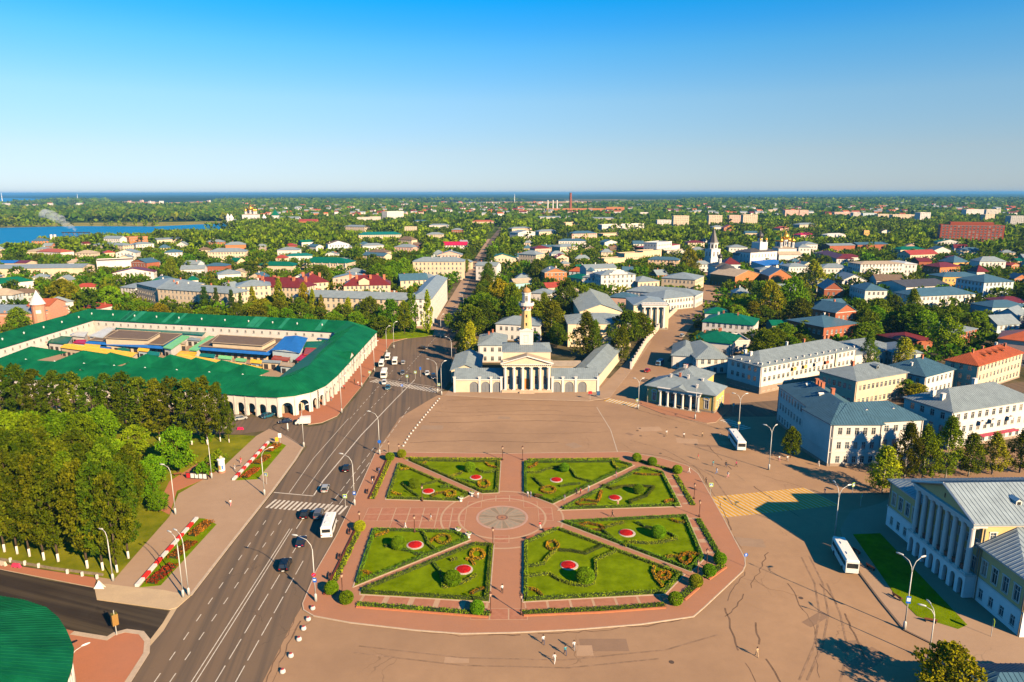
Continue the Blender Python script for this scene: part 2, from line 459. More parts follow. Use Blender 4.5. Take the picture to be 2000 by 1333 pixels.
# street markings
def dashes(p,q,on,off,w,n,parent=road,z=0.035):
 a,b=Vector(G(*p)),Vector(G(*q));L=(b-a).length;t=(b-a)/L
 mb=MB();s=0.0
 while s+on<L:
  u,v=a+t*s,a+t*(s+on)
  ribbon(mb,[tuple(u),tuple(v)],w,z);s+=on+off
 return mb.build(n,M_PAINT,parent)
def solid(pts,w,n='lane_line',z=0.035,m=M_PAINT,parent=road):
 mb=MB();ribbon(mb,GP(pts),w,z);return mb.build(n,m,parent)
solid([(360,1352),(565,1033)],0.16);solid([(369,1352),(570,1033)],0.16)
solid([(612,968),(630,940),(705,850),(772,780),(810,742)],0.3)
solid([(534,962),(611,969)],0.3);solid([(620,1012),(660,1018)],0.3)
solid([(578,1033),(592,1012)],0.2)
solid([(564,963),(612,895),(680,818)],0.15);solid([(590,965),(640,896),(705,815)],0.15)
for p,q in[((330,1333),(560,1000)),((300,1333),(530,1000))]:
 dashes(p,q,2.0,3.0,0.16,'lane_dash')
dashes((452,1345),(600,1080),5.0,1.2,0.16,'lane_dash');dashes((412,1345),(592,1045),5.0,1.5,0.16,'lane_dash')
dashes((640,992),(735,868),3.0,1.5,0.15,'lane_dash');dashes((662,985),(800,795),3.0,1.5,0.15,'lane_dash')
dashes((683,818),(770,720),2.0,2.0,0.15,'lane_dash');dashes((710,812),(800,720),2.0,2.0,0.15,'lane_dash')
dashes((795,720),(850,660),2.0,2.0,0.15,'lane_dash')
def zebra(p,q,depth,n,m=M_PAINT,m2=None,duty=0.5,slant=0.0,z=0.036,parent=road):
 a,b=Vector(G(*p)),Vector(G(*q));t=(b-a);L=t.length;t/=L;nrm=Vector((-t.y,t.x))
 w=L/n
 for i in range(n):
  for k,mm in((0,m),(1,m2)):
   if mm is None:continue
   mb=MB();u=a+t*(w*i+(0 if k==0 else w*duty));ww=w*(duty if k==0 else 1-duty)
   sl=t*slant
   mb.face([(*(u),z),(*(u+t*ww),z),(*(u+t*ww+nrm*depth+sl),z),(*(u+nrm*depth+sl),z)])
   mb.build('crosswalk_stripe',mm,parent)
zebra((517,992),(668,1006),4.5,17)
zebra((721,746),(853,768),4.5,24)
solid([(716,736),(848,756)],0.25)
square=bpy.data.objects['square']
zebra((1412,1012),(1640,988),10.5,26,M_YELLOW,mat('worn_paint',(0.56,0.42,0.28),0.8,var=0.2),0.64,-2.2,0.015,square)
zebra((1178,784),(1240,797),4.0,10,M_YELLOW,M_PAINT,0.5,0,0.04,square)
zebra((1405,822),(1450,842),4.0,8,M_PAINT,None,0.5,0,0.045,square)
zebra((1880,1290),(1920,1312),3.2,5,M_PAINT,None,0.5,0,0.018,square)
solid([(1165,796),(1192,840),(1206,885)],0.14,z=0.015,parent=square)
# long tar seams across the upper square and old repairs
PATCH=[asphalt_mat('patch_%d'%i,c,tuple(v*1.12 for v in c),(0.12,0.08,0.05),0.002,0.3)for i,c in enumerate([(0.25,0.155,0.10),(0.40,0.255,0.16),(0.31,0.205,0.135)])]
M_HOLE=mat('manhole_iron',(0.10,0.065,0.045),0.7,var=0.2,scale=3)
M_TYREM=mat('tyre_rubber_mat',(0.27,0.165,0.10),0.85,var=0.35,scale=0.6)
M_SEAM=mat('tar_seam_mat',(0.17,0.10,0.06),0.85,var=0.4,scale=1.0)
for py,x0,x1 in((782,872,1180),(793,868,1165),(804,850,1100),(812,840,1190),(824,838,1180),(846,812,1190),(863,800,1090),(886,745,1040)):
 pts=[];n=16
 for i in range(n+1):
  x=x0+(x1-x0)*i/n
  pts.append(G(x,py+RND.uniform(-0.7,0.7)+2*math.sin(i*0.4+py)))
 mb=MB();ribbon(mb,pts,RND.uniform(0.12,0.3),0.018);mb.build('tar_seam',M_SEAM,square)
for pts in([(1352,1207),(1250,1224),(1125,1235),(1000,1240),(900,1242),(810,1234)],[(1458,1118),(1430,1150),(1415,1190),(1421,1207),(1440,1270),(1475,1333)],[(1470,1130),(1500,1150),(1560,1165)],[(1470,1215),(1482,1260),(1500,1300),(1530,1345)],[(1420,1205),(1450,1170),(1480,1120),(1500,1080)],[(1224,884),(1300,892),(1360,915),(1400,975),(1450,1080)],[(1380,870),(1440,930),(1560,1010)],[(1490,930),(1560,950),(1600,965)],[(1240,800),(1330,825),(1420,840),(1440,860)],[(1540,1140),(1590,1230),(1600,1333)],[(1600,1140),(1650,1200),(1690,1290)],[(575,1208),(548,1262),(512,1345)],[(584,1213),(556,1270),(526,1345)]):
 P=GP(pts);fine=[]
 for a,b in zip(P[:-1],P[1:]):
  k=max(2,int(math.dist(a,b)/1.3))
  for i in range(k):fine.append((a[0]+(b[0]-a[0])*i/k+RND.gauss(0,0.16),a[1]+(b[1]-a[1])*i/k+RND.gauss(0,0.16)))
 fine.append(P[-1])
 mb=MB();i=0
 while i<len(fine)-2:
  n=RND.randint(3,8);ribbon(mb,fine[i:i+n+1],RND.choice([0.07,0.12,0.18,0.28]),0.018);i+=n+(RND.random()<0.3)*2
 mb.build('tar_seam',M_SEAM,square)
for k in range(26): # rectangular repairs, drains and manholes on the open asphalt
 px,py=RND.choice([(RND.uniform(830,1230),RND.uniform(785,880)),(RND.uniform(1240,1420),RND.uniform(830,900)),(RND.uniform(1440,1720),RND.uniform(1000,1320)),(RND.uniform(640,1400),RND.uniform(1245,1330))]);x,y=G(px,py);a=RND.choice([0.0,0.1,-0.15,0.6]);mb=MB()
 if k<16:
  w,d=RND.uniform(1.5,9),RND.uniform(1.2,4.5);mb.box((0,0,0),(w,d,0.008));mb.build('asphalt_patch',PATCH[k%3],square,(x,y,0.003+0.0004*k),a)
 else:mb.lathe([(0.42,0),(0.42,0.014),(0.36,0.016)],n=14);mb.build('manhole_cover',M_HOLE,square,(x,y,0.006))
for pts in([(1560,1330),(1590,1260),(1600,1200),(1590,1140),(1560,1080)],[(1575,1330),(1606,1260),(1617,1200),(1606,1140),(1575,1078)],[(1640,1333),(1655,1270),(1640,1200),(1610,1130)],[(700,1262),(900,1285),(1100,1290),(1300,1270),(1420,1235)],[(690,1275),(900,1300),(1110,1305),(1320,1284)],[(1230,860),(1300,880),(1390,930),(1440,1000)]):
 P=GP(pts);mb=MB();fine=[tuple(Vector(P[i]).lerp(Vector(P[i+1]),t/6))for i in range(len(P)-1)for t in range(6)];ribbon(mb,fine,0.32,0.0155);mb.build('tyre_mark',M_TYREM,square)
 # square surround on the east, in front of the columned mansion
EP=GP([(1678,1122),(1648,1062),(1640,1035),(1660,1000),(1720,985)])+[(100,160),(100,98),(118,92),(118,84)]+GP([(1960,1333),(1870,1283),(1812,1256),(1765,1233),(1720,1178)])
slab('east_pavement',EP,0.0,0.14,M_PAVE,side=M_KERB)
kerb(GP([(1648,1062),(1678,1122),(1720,1178),(1765,1233),(1812,1256),(1870,1283)]),0.17,mat('dark_kerb_mat',(0.16,0.11,0.08),0.9),0.35)
slab('mansion_lawn',GP([(1665,1045),(1718,1043),(1888,1222),(1870,1230),(1790,1205),(1745,1160)],0.14),0.1,0.20,M_GRASS)
slab('guardhouse_pavement',GP([(1245,790),(1262,775),(1300,770),(1425,770),(1425,800),(1398,826),(1380,828),(1300,812)]),0.0,0.12,M_PINK,side=M_KERB)
slab('north_pavement',GP([(868,772),(885,752),(1172,758),(1240,690),(1262,664),(1272,668),(1232,725),(1190,778),(1150,784),(1000,780)]),0.0,0.08,M_PAVE,side=M_KERB)
# paving round the arcaded market rows
slab('market_pavement',GP([(380,801),(460,806),(545,812),(600,830),(628,826),(658,813),(704,757),(719,736),(742,702),(765,669),(800,660),(800,640),(700,640),(640,700),(560,770),(380,770)]),0.0,0.14,M_RED,side=M_KERB)
slab('corner_lawn',GP([(742,662),(775,663),(845,655),(848,645),(800,640),(742,645)],0.14),0.0,0.2,M_GRASS)
for pts in([(272,1147),(313,1143),(422,1024),(400,1013),(384,1012),(378,1018)],[(460,938),(502,936),(558,870),(545,864),(528,864)]):
 slab('verge',GP(pts,0.14),0.1,0.2,M_GRASS)
 # plaza with the flower garden
PZ=GP([(732,886),(757,884),(980,887),(1224,884),(1290,896),(1342,911),(1363,927),(1384,964),(1413,1015),(1432,1052),(1453,1091),(1455,1105),(1450,1117),(1374,1188),(1353,1206),(1250,1221),(1125,1231),(1000,1237),(900,1239),(810,1232),(682,1217),(612,1204),(592,1192),(590,1180),(617,1115),(657,1046),(696,966)])
plaza=slab('plaza',PZ,0.0,0.15,M_PINK,side=M_KERB)
kerb(PZ+PZ[:1],0.165,M_KERB,0.2,plaza)
# ------------------------------------------------------------------ foliage meshes
LEAF={'dark':leaf_mat('leaf_dark',(0.0527,0.0959,0.0049),(0.1499,0.1890,0.0085)),'mid':leaf_mat('leaf_mid',(0.0780,0.1464,0.0054),(0.2028,0.2712,0.0097)),'bright':leaf_mat('leaf_bright',(0.1078,0.2211,0.0050),(0.2288,0.3619,0.0089)),'yellow':leaf_mat('leaf_yellow',(0.143,0.159,0.0045),(0.390,0.329,0.0090)),'olive':leaf_mat('leaf_olive',(0.0504,0.0792,0.0036),(0.1800,0.1980,0.0084)),'spruce':leaf_mat('leaf_spruce',(0.0276,0.0660,0.0136),(0.0780,0.1320,0.0270),0.1),'hedge':leaf_mat('leaf_hedge',(0.0899,0.1798,0.0070),(0.2620,0.3782,0.0139),0.2),'scroll':leaf_mat('leaf_scroll',(0.312,0.207,0.0067),(0.650,0.329,0.0135),0.2),'lime':leaf_mat('leaf_lime',(0.1794,0.2380,0.0077),(0.4186,0.4209,0.0155),0.2),'redleaf':leaf_mat('leaf_red',(0.169,0.043,0.0090),(0.390,0.110,0.0180),0.2),}
def quads_mesh(name,cen,size,tint,m,seed,up=0.25,aspect=1.4):
 """leaf-sized quads at the given centres, random facing"""
 rg=np.random.default_rng(seed);n=len(cen)
 a=rg.normal(size=(n,3));a/=np.linalg.norm(a,axis=1)[:,None]
 b=rg.normal(size=(n,3));b[:,2]*=0.7
 b-=(a*b).sum(1)[:,None]*a;b/=np.linalg.norm(b,axis=1)[:,None]
 sz=size*rg.uniform(0.6,1.3,(n,1))
 A,B=a*sz*0.5*aspect,b*sz*0.5
 v=np.empty((n,4,3));v[:,0]=cen-A;v[:,1]=cen-B*0.9+A*0.1;v[:,2]=cen+A;v[:,3]=cen+B*0.9+A*0.1
 me=bpy.data.meshes.new(name)
 me.vertices.add(n*4);me.vertices.foreach_set('co',v.reshape(-1))
 me.loops.add(n*4);me.loops.foreach_set('vertex_index',np.arange(n*4,dtype=np.int32))
 me.polygons.add(n);me.polygons.foreach_set('loop_start',np.arange(0,n*4,4,dtype=np.int32))
 at=me.attributes.new('tint','FLOAT','FACE');at.data.foreach_set('value',np.clip(tint,0,1).astype(np.float32))
 me.materials.append(m);me.update(calc_edges=True)
 return me
def crown_points(kind,seed,nclump,per,h0,h1,rad):
 """clump centres fill an uneven envelope; leaves sit on and in each clump"""
 rg=np.random.default_rng(seed);C=[];T=[];S=[]
 lob=rg.uniform(0,6.28,6);amp=rg.uniform(0.1,0.26,6)
 k=0
 while k<nclump:
  t=rg.uniform(0,1)
  if kind=='broad':env=(math.sin(math.pi*min(1,(t*0.93+0.07))**0.8))**0.55
  elif kind=='tall':env=min(1,(t+0.06)*3.2)**0.6*min(1,(1.02-t)*2.3)**0.55
  elif kind=='poplar':env=min(1,(t+0.03)*4)**0.7*min(1,(1.0-t)*1.7)**0.7
  elif kind=='birch':env=min(1,(t+0.1)*2.2)**0.5*min(1,(1.02-t)*1.5)**0.7
  elif kind=='spruce':env=(1.0-t)*0.95+0.04
  else:env=math.sqrt(max(0,1-(2*t*0.75-0.5)**2))
  an=rg.uniform(0,2*math.pi)
  wob=1+sum(amp[i]*math.sin((i%3+1)*an+lob[i]+t*(3+i))for i in range(6))*0.75
  if kind=='spruce':wob=1.0+0.35*math.sin(t*40)
  r=rad*env*wob*math.sqrt(rg.uniform(0.25,1.0))
  c=np.array([r*math.cos(an),r*math.sin(an),h0+(h1-h0)*t])
  cs=rad*(0.215 if kind in('broad','tall','birch')else 0.2)*rg.uniform(0.55,1.4)
  if kind=='spruce':c[2]-=0.18*r
  p=rg.normal(size=(per,3));p/=np.linalg.norm(p,axis=1)[:,None]
  p*=cs*rg.uniform(0.35,1.05,(per,1))
  if kind=='birch':p[:,2]*=1.6
  elif kind=='poplar':p[:,2]*=1.9
  elif kind=='spruce':p[:,2]*=0.45
  else:p[:,2]*=0.8
  C.append(c+p);T.append(np.full(per,rg.uniform(0,1))+rg.normal(0,0.15,per));S.append(c)
  k+=1
 return np.concatenate(C),np.concatenate(T),S
M_BARK=mat('bark_mat',(0.10,0.07,0.045),0.95,var=0.3,scale=3.0)
M_BIRCH=mat('birch_bark_mat',(0.45,0.40,0.33),0.9,var=0.4,scale=2.0)
M_LIME=mat('whitewash_mat',(0.75,0.68,0.58),0.9,var=0.12,scale=3.0)
def trunk_mesh(name,h,r,h0,rad,seed,bark,wash=0.0,nb=7):
 rg=random.Random(seed);mb=MB()
 if wash>0:mb.tube([(0,0,-0.1),(0,0,wash)],[r*1.15,r],8,1)
 z0=wash if wash>0 else-0.1
 pts=[(0,0,z0)];rs=[r]
 for k in range(1,6):
  t=k/5
  pts.append((rg.uniform(-0.12,0.12)*rad*t,rg.uniform(-0.12,0.12)*rad*t,z0+(h*0.9-z0)*t));rs.append(r*(1-0.85*t))
 mb.tube(pts,rs,7,0)
 for k in range(nb):
  an=rg.uniform(0,6.28);zb=h0+(h-h0)*rg.uniform(0.0,0.55);l=rad*rg.uniform(0.5,0.85)
  mb.tube([(0,0,zb),(math.cos(an)*l*0.5,math.sin(an)*l*0.5,zb+l*0.35),(math.cos(an)*l,math.sin(an)*l,zb+l*0.8)],[r*0.4,r*0.25,r*0.08],5,0)
 return mb.mesh(name,[bark,M_LIME],True)
TREES={}
def tree_kind(key,kind,seed,h,h0,rad,nclump,per,leaf,size,bark=None,wash=0.0,r=0.22):
 p,t,_=crown_points(kind,seed,nclump,per,h0,h,rad)
 TREES[key]=(kind,h,rad,quads_mesh('crown',p,size,t,LEAF[leaf],seed),trunk_mesh('trunk',h,r,h0,rad,seed,bark or M_BARK,wash))
def leaf_variant(key,src,leaf):
 k,h,rad,cm,tm=TREES[src];c2=cm.copy();c2.materials[0]=LEAF[leaf];TREES[key]=(k,h,rad,c2,tm)
for i in range(3):
 tree_kind('broad%d'%i,'broad',20+i,11.0+i,2.2,4.6,175,34,'mid',0.42)
 leaf_variant('broad_dark%d'%i,'broad%d'%i,'dark');leaf_variant('broad_bright%d'%i,'broad%d'%i,'bright')
 leaf_variant('broad_yellow%d'%i,'broad%d'%i,'yellow');leaf_variant('broad_olive%d'%i,'broad%d'%i,'olive')
for i in range(3):
 tree_kind('tall%d'%i,'tall',40+i,19.0,3.6,3.7,225,36,'olive',0.38,wash=1.5,r=0.26)
 leaf_variant('tall_dark%d'%i,'tall%d'%i,'dark');leaf_variant('tall_mid%d'%i,'tall%d'%i,'mid');leaf_variant('tall_bright%d'%i,'tall%d'%i,'bright')
for i in range(2):
 tree_kind('poplar%d'%i,'poplar',50+i,17.0,0.8,2.2,200,26,'lime',0.38)
 leaf_variant('poplar_yellow%d'%i,'poplar%d'%i,'yellow')
 leaf_variant('poplar_mid%d'%i,'poplar%d'%i,'mid')
 tree_kind('birch%d'%i,'birch',60+i,15.0,2.0,3.8,190,32,'mid',0.36,M_BIRCH)
 leaf_variant('birch_yellow%d'%i,'birch%d'%i,'lime')
 leaf_variant('birch_olive%d'%i,'birch%d'%i,'olive')
 tree_kind('spruce%d'%i,'spruce',70+i,15.0,0.8,3.0,260,22,'spruce',0.42)
 p,t,_=crown_points('bush',80+i,60,40,0.15,2.0,1.15)
 TREES['bush%d'%i]=('bush',2.0,1.15,quads_mesh('crown',p,0.16,t,LEAF['mid'],80+i),trunk_mesh('trunk',1.4,0.08,0.4,1.0,80+i,M_BARK,nb=3))
 leaf_variant('bush_bright%d'%i,'bush%d'%i,'bright');leaf_variant('bush_lime%d'%i,'bush%d'%i,'lime')
gb=np.random.default_rng(33);q=gb.normal(size=(3400,3));q/=np.linalg.norm(q,axis=1)[:,None];q=q[q[:,2]>-0.75];q*=gb.uniform(0.9,1.03,(len(q),1))
for nm_,lf in(('ball_bright','bright'),('ball_lime','lime')):
 TREES[nm_]=('bush',2.0,1.15,quads_mesh('crown',q*np.array([1.15,1.15,1.05])+np.array([0,0,0.95]),0.17,gb.uniform(0,1,len(q)),LEAF[lf],34),trunk_mesh('trunk',1.4,0.08,0.4,0.8,80,M_BARK,nb=3))
ALLTREES=[]
def plant(name,key,x,y,h,label,group=None,spread=None,cat='tree',z=0.0,rz=None):
 kind,h0,rad,cm,tm=TREES[key]
 s=h/h0;sr=s if spread is None else spread/rad
 e=empty(name,(x,y,z),RND.uniform(0,6.28)if rz is None else rz)
 tag(e,label,cat,group)
 for nm,me in(('trunk',tm),('crown',cm)):inst(nm,me,e,(0,0,0),0,(sr,sr,s))
 ALLTREES.append((x,y,h,rad*sr))
 return e
 # ------------------------------------------------------------------ the flower garden on the plaza
BEDS={'northwest bed, upper half':[(794,899),(977,902),(973,963),(941,964.5)],'northwest bed, lower half':[(777,905),(919,966),(894,979.5),(753,975.5)],'southwest bed, upper half':[(727,1034),(892,1038.5),(917,1055),(690,1146)],'southwest bed, lower half':[(704,1152),(926,1062),(963,1065),(954,1176),(703,1161)],'northeast bed, upper half':[(1022,903),(1208,902),(1237,910),(1079,985),(1022,963)],'northeast bed, lower half':[(1253,914),(1295,924),(1329,990),(1090,997)],'southeast bed, upper half':[(1092,1020),(1340,1008),(1375,1091),(1349,1118)],'southeast bed, lower half':[(1022,1061),(1088,1032),(1335,1123),(1298,1161),(1021,1176)],}
BEDW={k:GP(v,0.15)for k,v in BEDS.items()}
def hedge_obj(name,pts,w,h,leaf,seed,label,cat,group=None,dens=26,closed=False,z=0.15,lsize=0.17):
 """clipped hedge: a solid woody core under a skin of small leaves"""
 P=list(pts)+([pts[0]]if closed else[])
 core=MB();ribbon(core,P,w*0.72,0.0,h*0.86)
 rg=np.random.default_rng(seed);C=[]
 for a,b in zip(P[:-1],P[1:]):
  L=math.dist(a,b)
  if L<0.05:continue
  t=((b[0]-a[0])/L,(b[1]-a[1])/L);n=(-t[1],t[0])
  L2=L+w*0.3;k=int(L2*(w+2*h)*dens)
  s=rg.uniform(-w*0.15,L2,k);q=rg.uniform(0,w+2*h,k)
  off=np.where(q<h,-w/2,np.where(q>h+w,w/2,q-h-w/2));zz=np.where(q<h,q,np.where(q>h+w,w+2*h-q,h))
  off=off+rg.normal(0,0.035,k);zz=zz+rg.normal(0,0.04,k)
  C.append(np.stack([a[0]+t[0]*s+n[0]*off,a[1]+t[1]*s+n[1]*off,np.maximum(zz,0.02)],1))
 C=np.concatenate(C)
 org=np.array([np.mean([p[0]for p in P]),np.mean([p[1]for p in P]),0.0])
 e=empty(name,(org[0],org[1],z));tag(e,label,cat,group)
 tt=np.array([mnoise.noise((float(c[0])*0.5,float(c[1])*0.5,3.1+seed))for c in C])*0.7+0.5+rg.normal(0,0.22,len(C))
 inst('foliage',quads_mesh('foliage',C-org,lsize,tt,LEAF[leaf],seed),e)
 for i,v in enumerate(core.v):core.v[i]=(v[0]-org[0],v[1]-org[1],v[2])
 core.build('core',mat('hedge_core_mat',(0.03,0.045,0.01),0.95,var=0.3),e)
 return e
M_REDF=mat('red_flower_mat',(0.62,0.012,0.012),0.8,var=0.35,scale=5.0,bump=1.0,bscale=10.0)
M_PEB=mat('pebble_mat',(0.62,0.52,0.45),0.9,var=0.35,scale=6.0,bump=1.0,bscale=8.0)
seed=100
for k,W in BEDW.items():
 seed+=1
 if area2(W)<0:W=W[::-1];BEDW[k]=W
 slab('garden_lawn',offset_ring(W,0.1),0.1,0.19,M_GRASS,side=M_JOINT)
 kerb(offset_ring(W,-0.12)+offset_ring(W,-0.12)[:1],0.22,M_KERB,0.22,plaza)
 hedge_obj('clipped_hedge',offset_ring(W,0.5),0.65,0.62,'hedge',seed,'clipped green border hedge framing the '+k,'hedge','border hedges of the plaza garden',closed=True,dens=30)
FLW=[('northwest bed, upper half',929,933),('northwest bed, lower half',836,960),('southwest bed, upper half',810,1065),('southwest bed, lower half',905,1113),('northeast bed, upper half',1086,938),('northeast bed, lower half',1201,973),('southeast bed, upper half',1224,1042),('southeast bed, lower half',1111,1105)]
def flower_mound():
 rg=np.random.default_rng(5);mb=MB();mb.lathe([(1.5,0.0),(1.45,0.16),(1.0,0.34),(0.0,0.42)],n=20)
 a=mb.mesh('red_flowers',M_REDF,True)
 p=rg.uniform(-1.5,1.5,(3000,2));p=p[(p**2).sum(1)<2.2]
 z=0.42-0.26*(p**2).sum(1)/2.2+rg.normal(0,0.03,len(p))
 pet=quads_mesh('petals',np.column_stack([p,z]),0.11,rg.uniform(0,1,len(p)),mat('petal_mat',(0.55,0.008,0.01),0.8,var=0.4,scale=6.0),6)
 mb=MB();mb.lathe([(1.9,0.0),(1.88,0.08),(1.4,0.12),(1.35,0.0)],n=24)
 b=mb.mesh('pebble_ring',M_PEB)
 return a,pet,b
fm,fpet,fr=flower_mound()
for k,px,py in FLW:
 e=empty('flower_bed',(*G(px,py,0.2),0.19));tag(e,'round mound of red flowers ringed by white pebbles in the '+k,'flower bed','round red flower beds')
 s=0.95 if 'south' in k else 0.85
 rx=-0.35 if 'east' in k and 'lower' in k or k.startswith('southeast')else 0.0
 e.scale=(s,s,1)
 o=inst('red_flowers',fm,e,(rx*0.6,0,0));inst('petals',fpet,o);inst('pebble_ring',fr,e)
BALLS=[('northwest bed, upper half',917,921,1.45),('northwest bed, lower half',809,953,1.45),('southwest bed, upper half',778,1071,1.5),('southwest bed, lower half',883,1142,1.6),('northeast bed, upper half',1101,921,1.3),('northeast bed, lower half',1246,964,1.3),('southeast bed, upper half',1285,1050,1.5),('southeast bed, lower half',1142,1138,1.7)]
for i,(k,px,py,r)in enumerate(BALLS):
 plant('round_bush','ball_bright',*G(px,py,0.2),r*1.75,'clipped round green bush on the lawn of the '+k,'round bushes of the plaza garden',r,'bush',0.19)
EDGE=[(761,899,'beside the top end of the western planting strip','bright'),(784,893,'yellowish, beside the lantern above the northwest bed','lime'),(676,1177,'at the southwest corner of the plaza paving','bright'),(931,1197,'at the end of the low hedge below the southwest bed','bright'),(702,1036,'yellowish, at the top of the southwest planting strip','lime'),(1243,901,'smallest, at the north end of the eastern edge hedges','bright'),(1273,909,'beside the outer path above the northeast bed','bright'),(1322,925,'at the northeast corner of the plaza','bright'),(1405,1101,'at the east corner of the plaza, below the long planting strip','bright'),(1384,1124,'between two lanterns at the east corner of the plaza','bright'),(1358,1145,'yellowish, at the southeast corner path','lime'),(1318,1180,'at the end of the low hedge below the southeast bed','bright'),(647,1158,'dark, at the south end of the western planting strip','bright')]
for i,(px,py,w,c)in enumerate(EDGE):
 plant('round_bush','ball_'+c,*G(px,py,0.15),2.2,'round bush, '+w,'round bushes along the plaza edge',1.25,'bush',0.15)
def arc(cx,cy_,rx,ry,a0,a1,n=9):return[(cx+rx*math.cos(math.radians(a0+(a1-a0)*i/n)),cy_+ry*math.sin(math.radians(a0+(a1-a0)*i/n)))for i in range(n+1)]
def z5(p):return[(600+x/3.808,860+y/3.808)for x,y in p]
def z6(p):return[(980+x/3.808,860+y/3.808)for x,y in p]
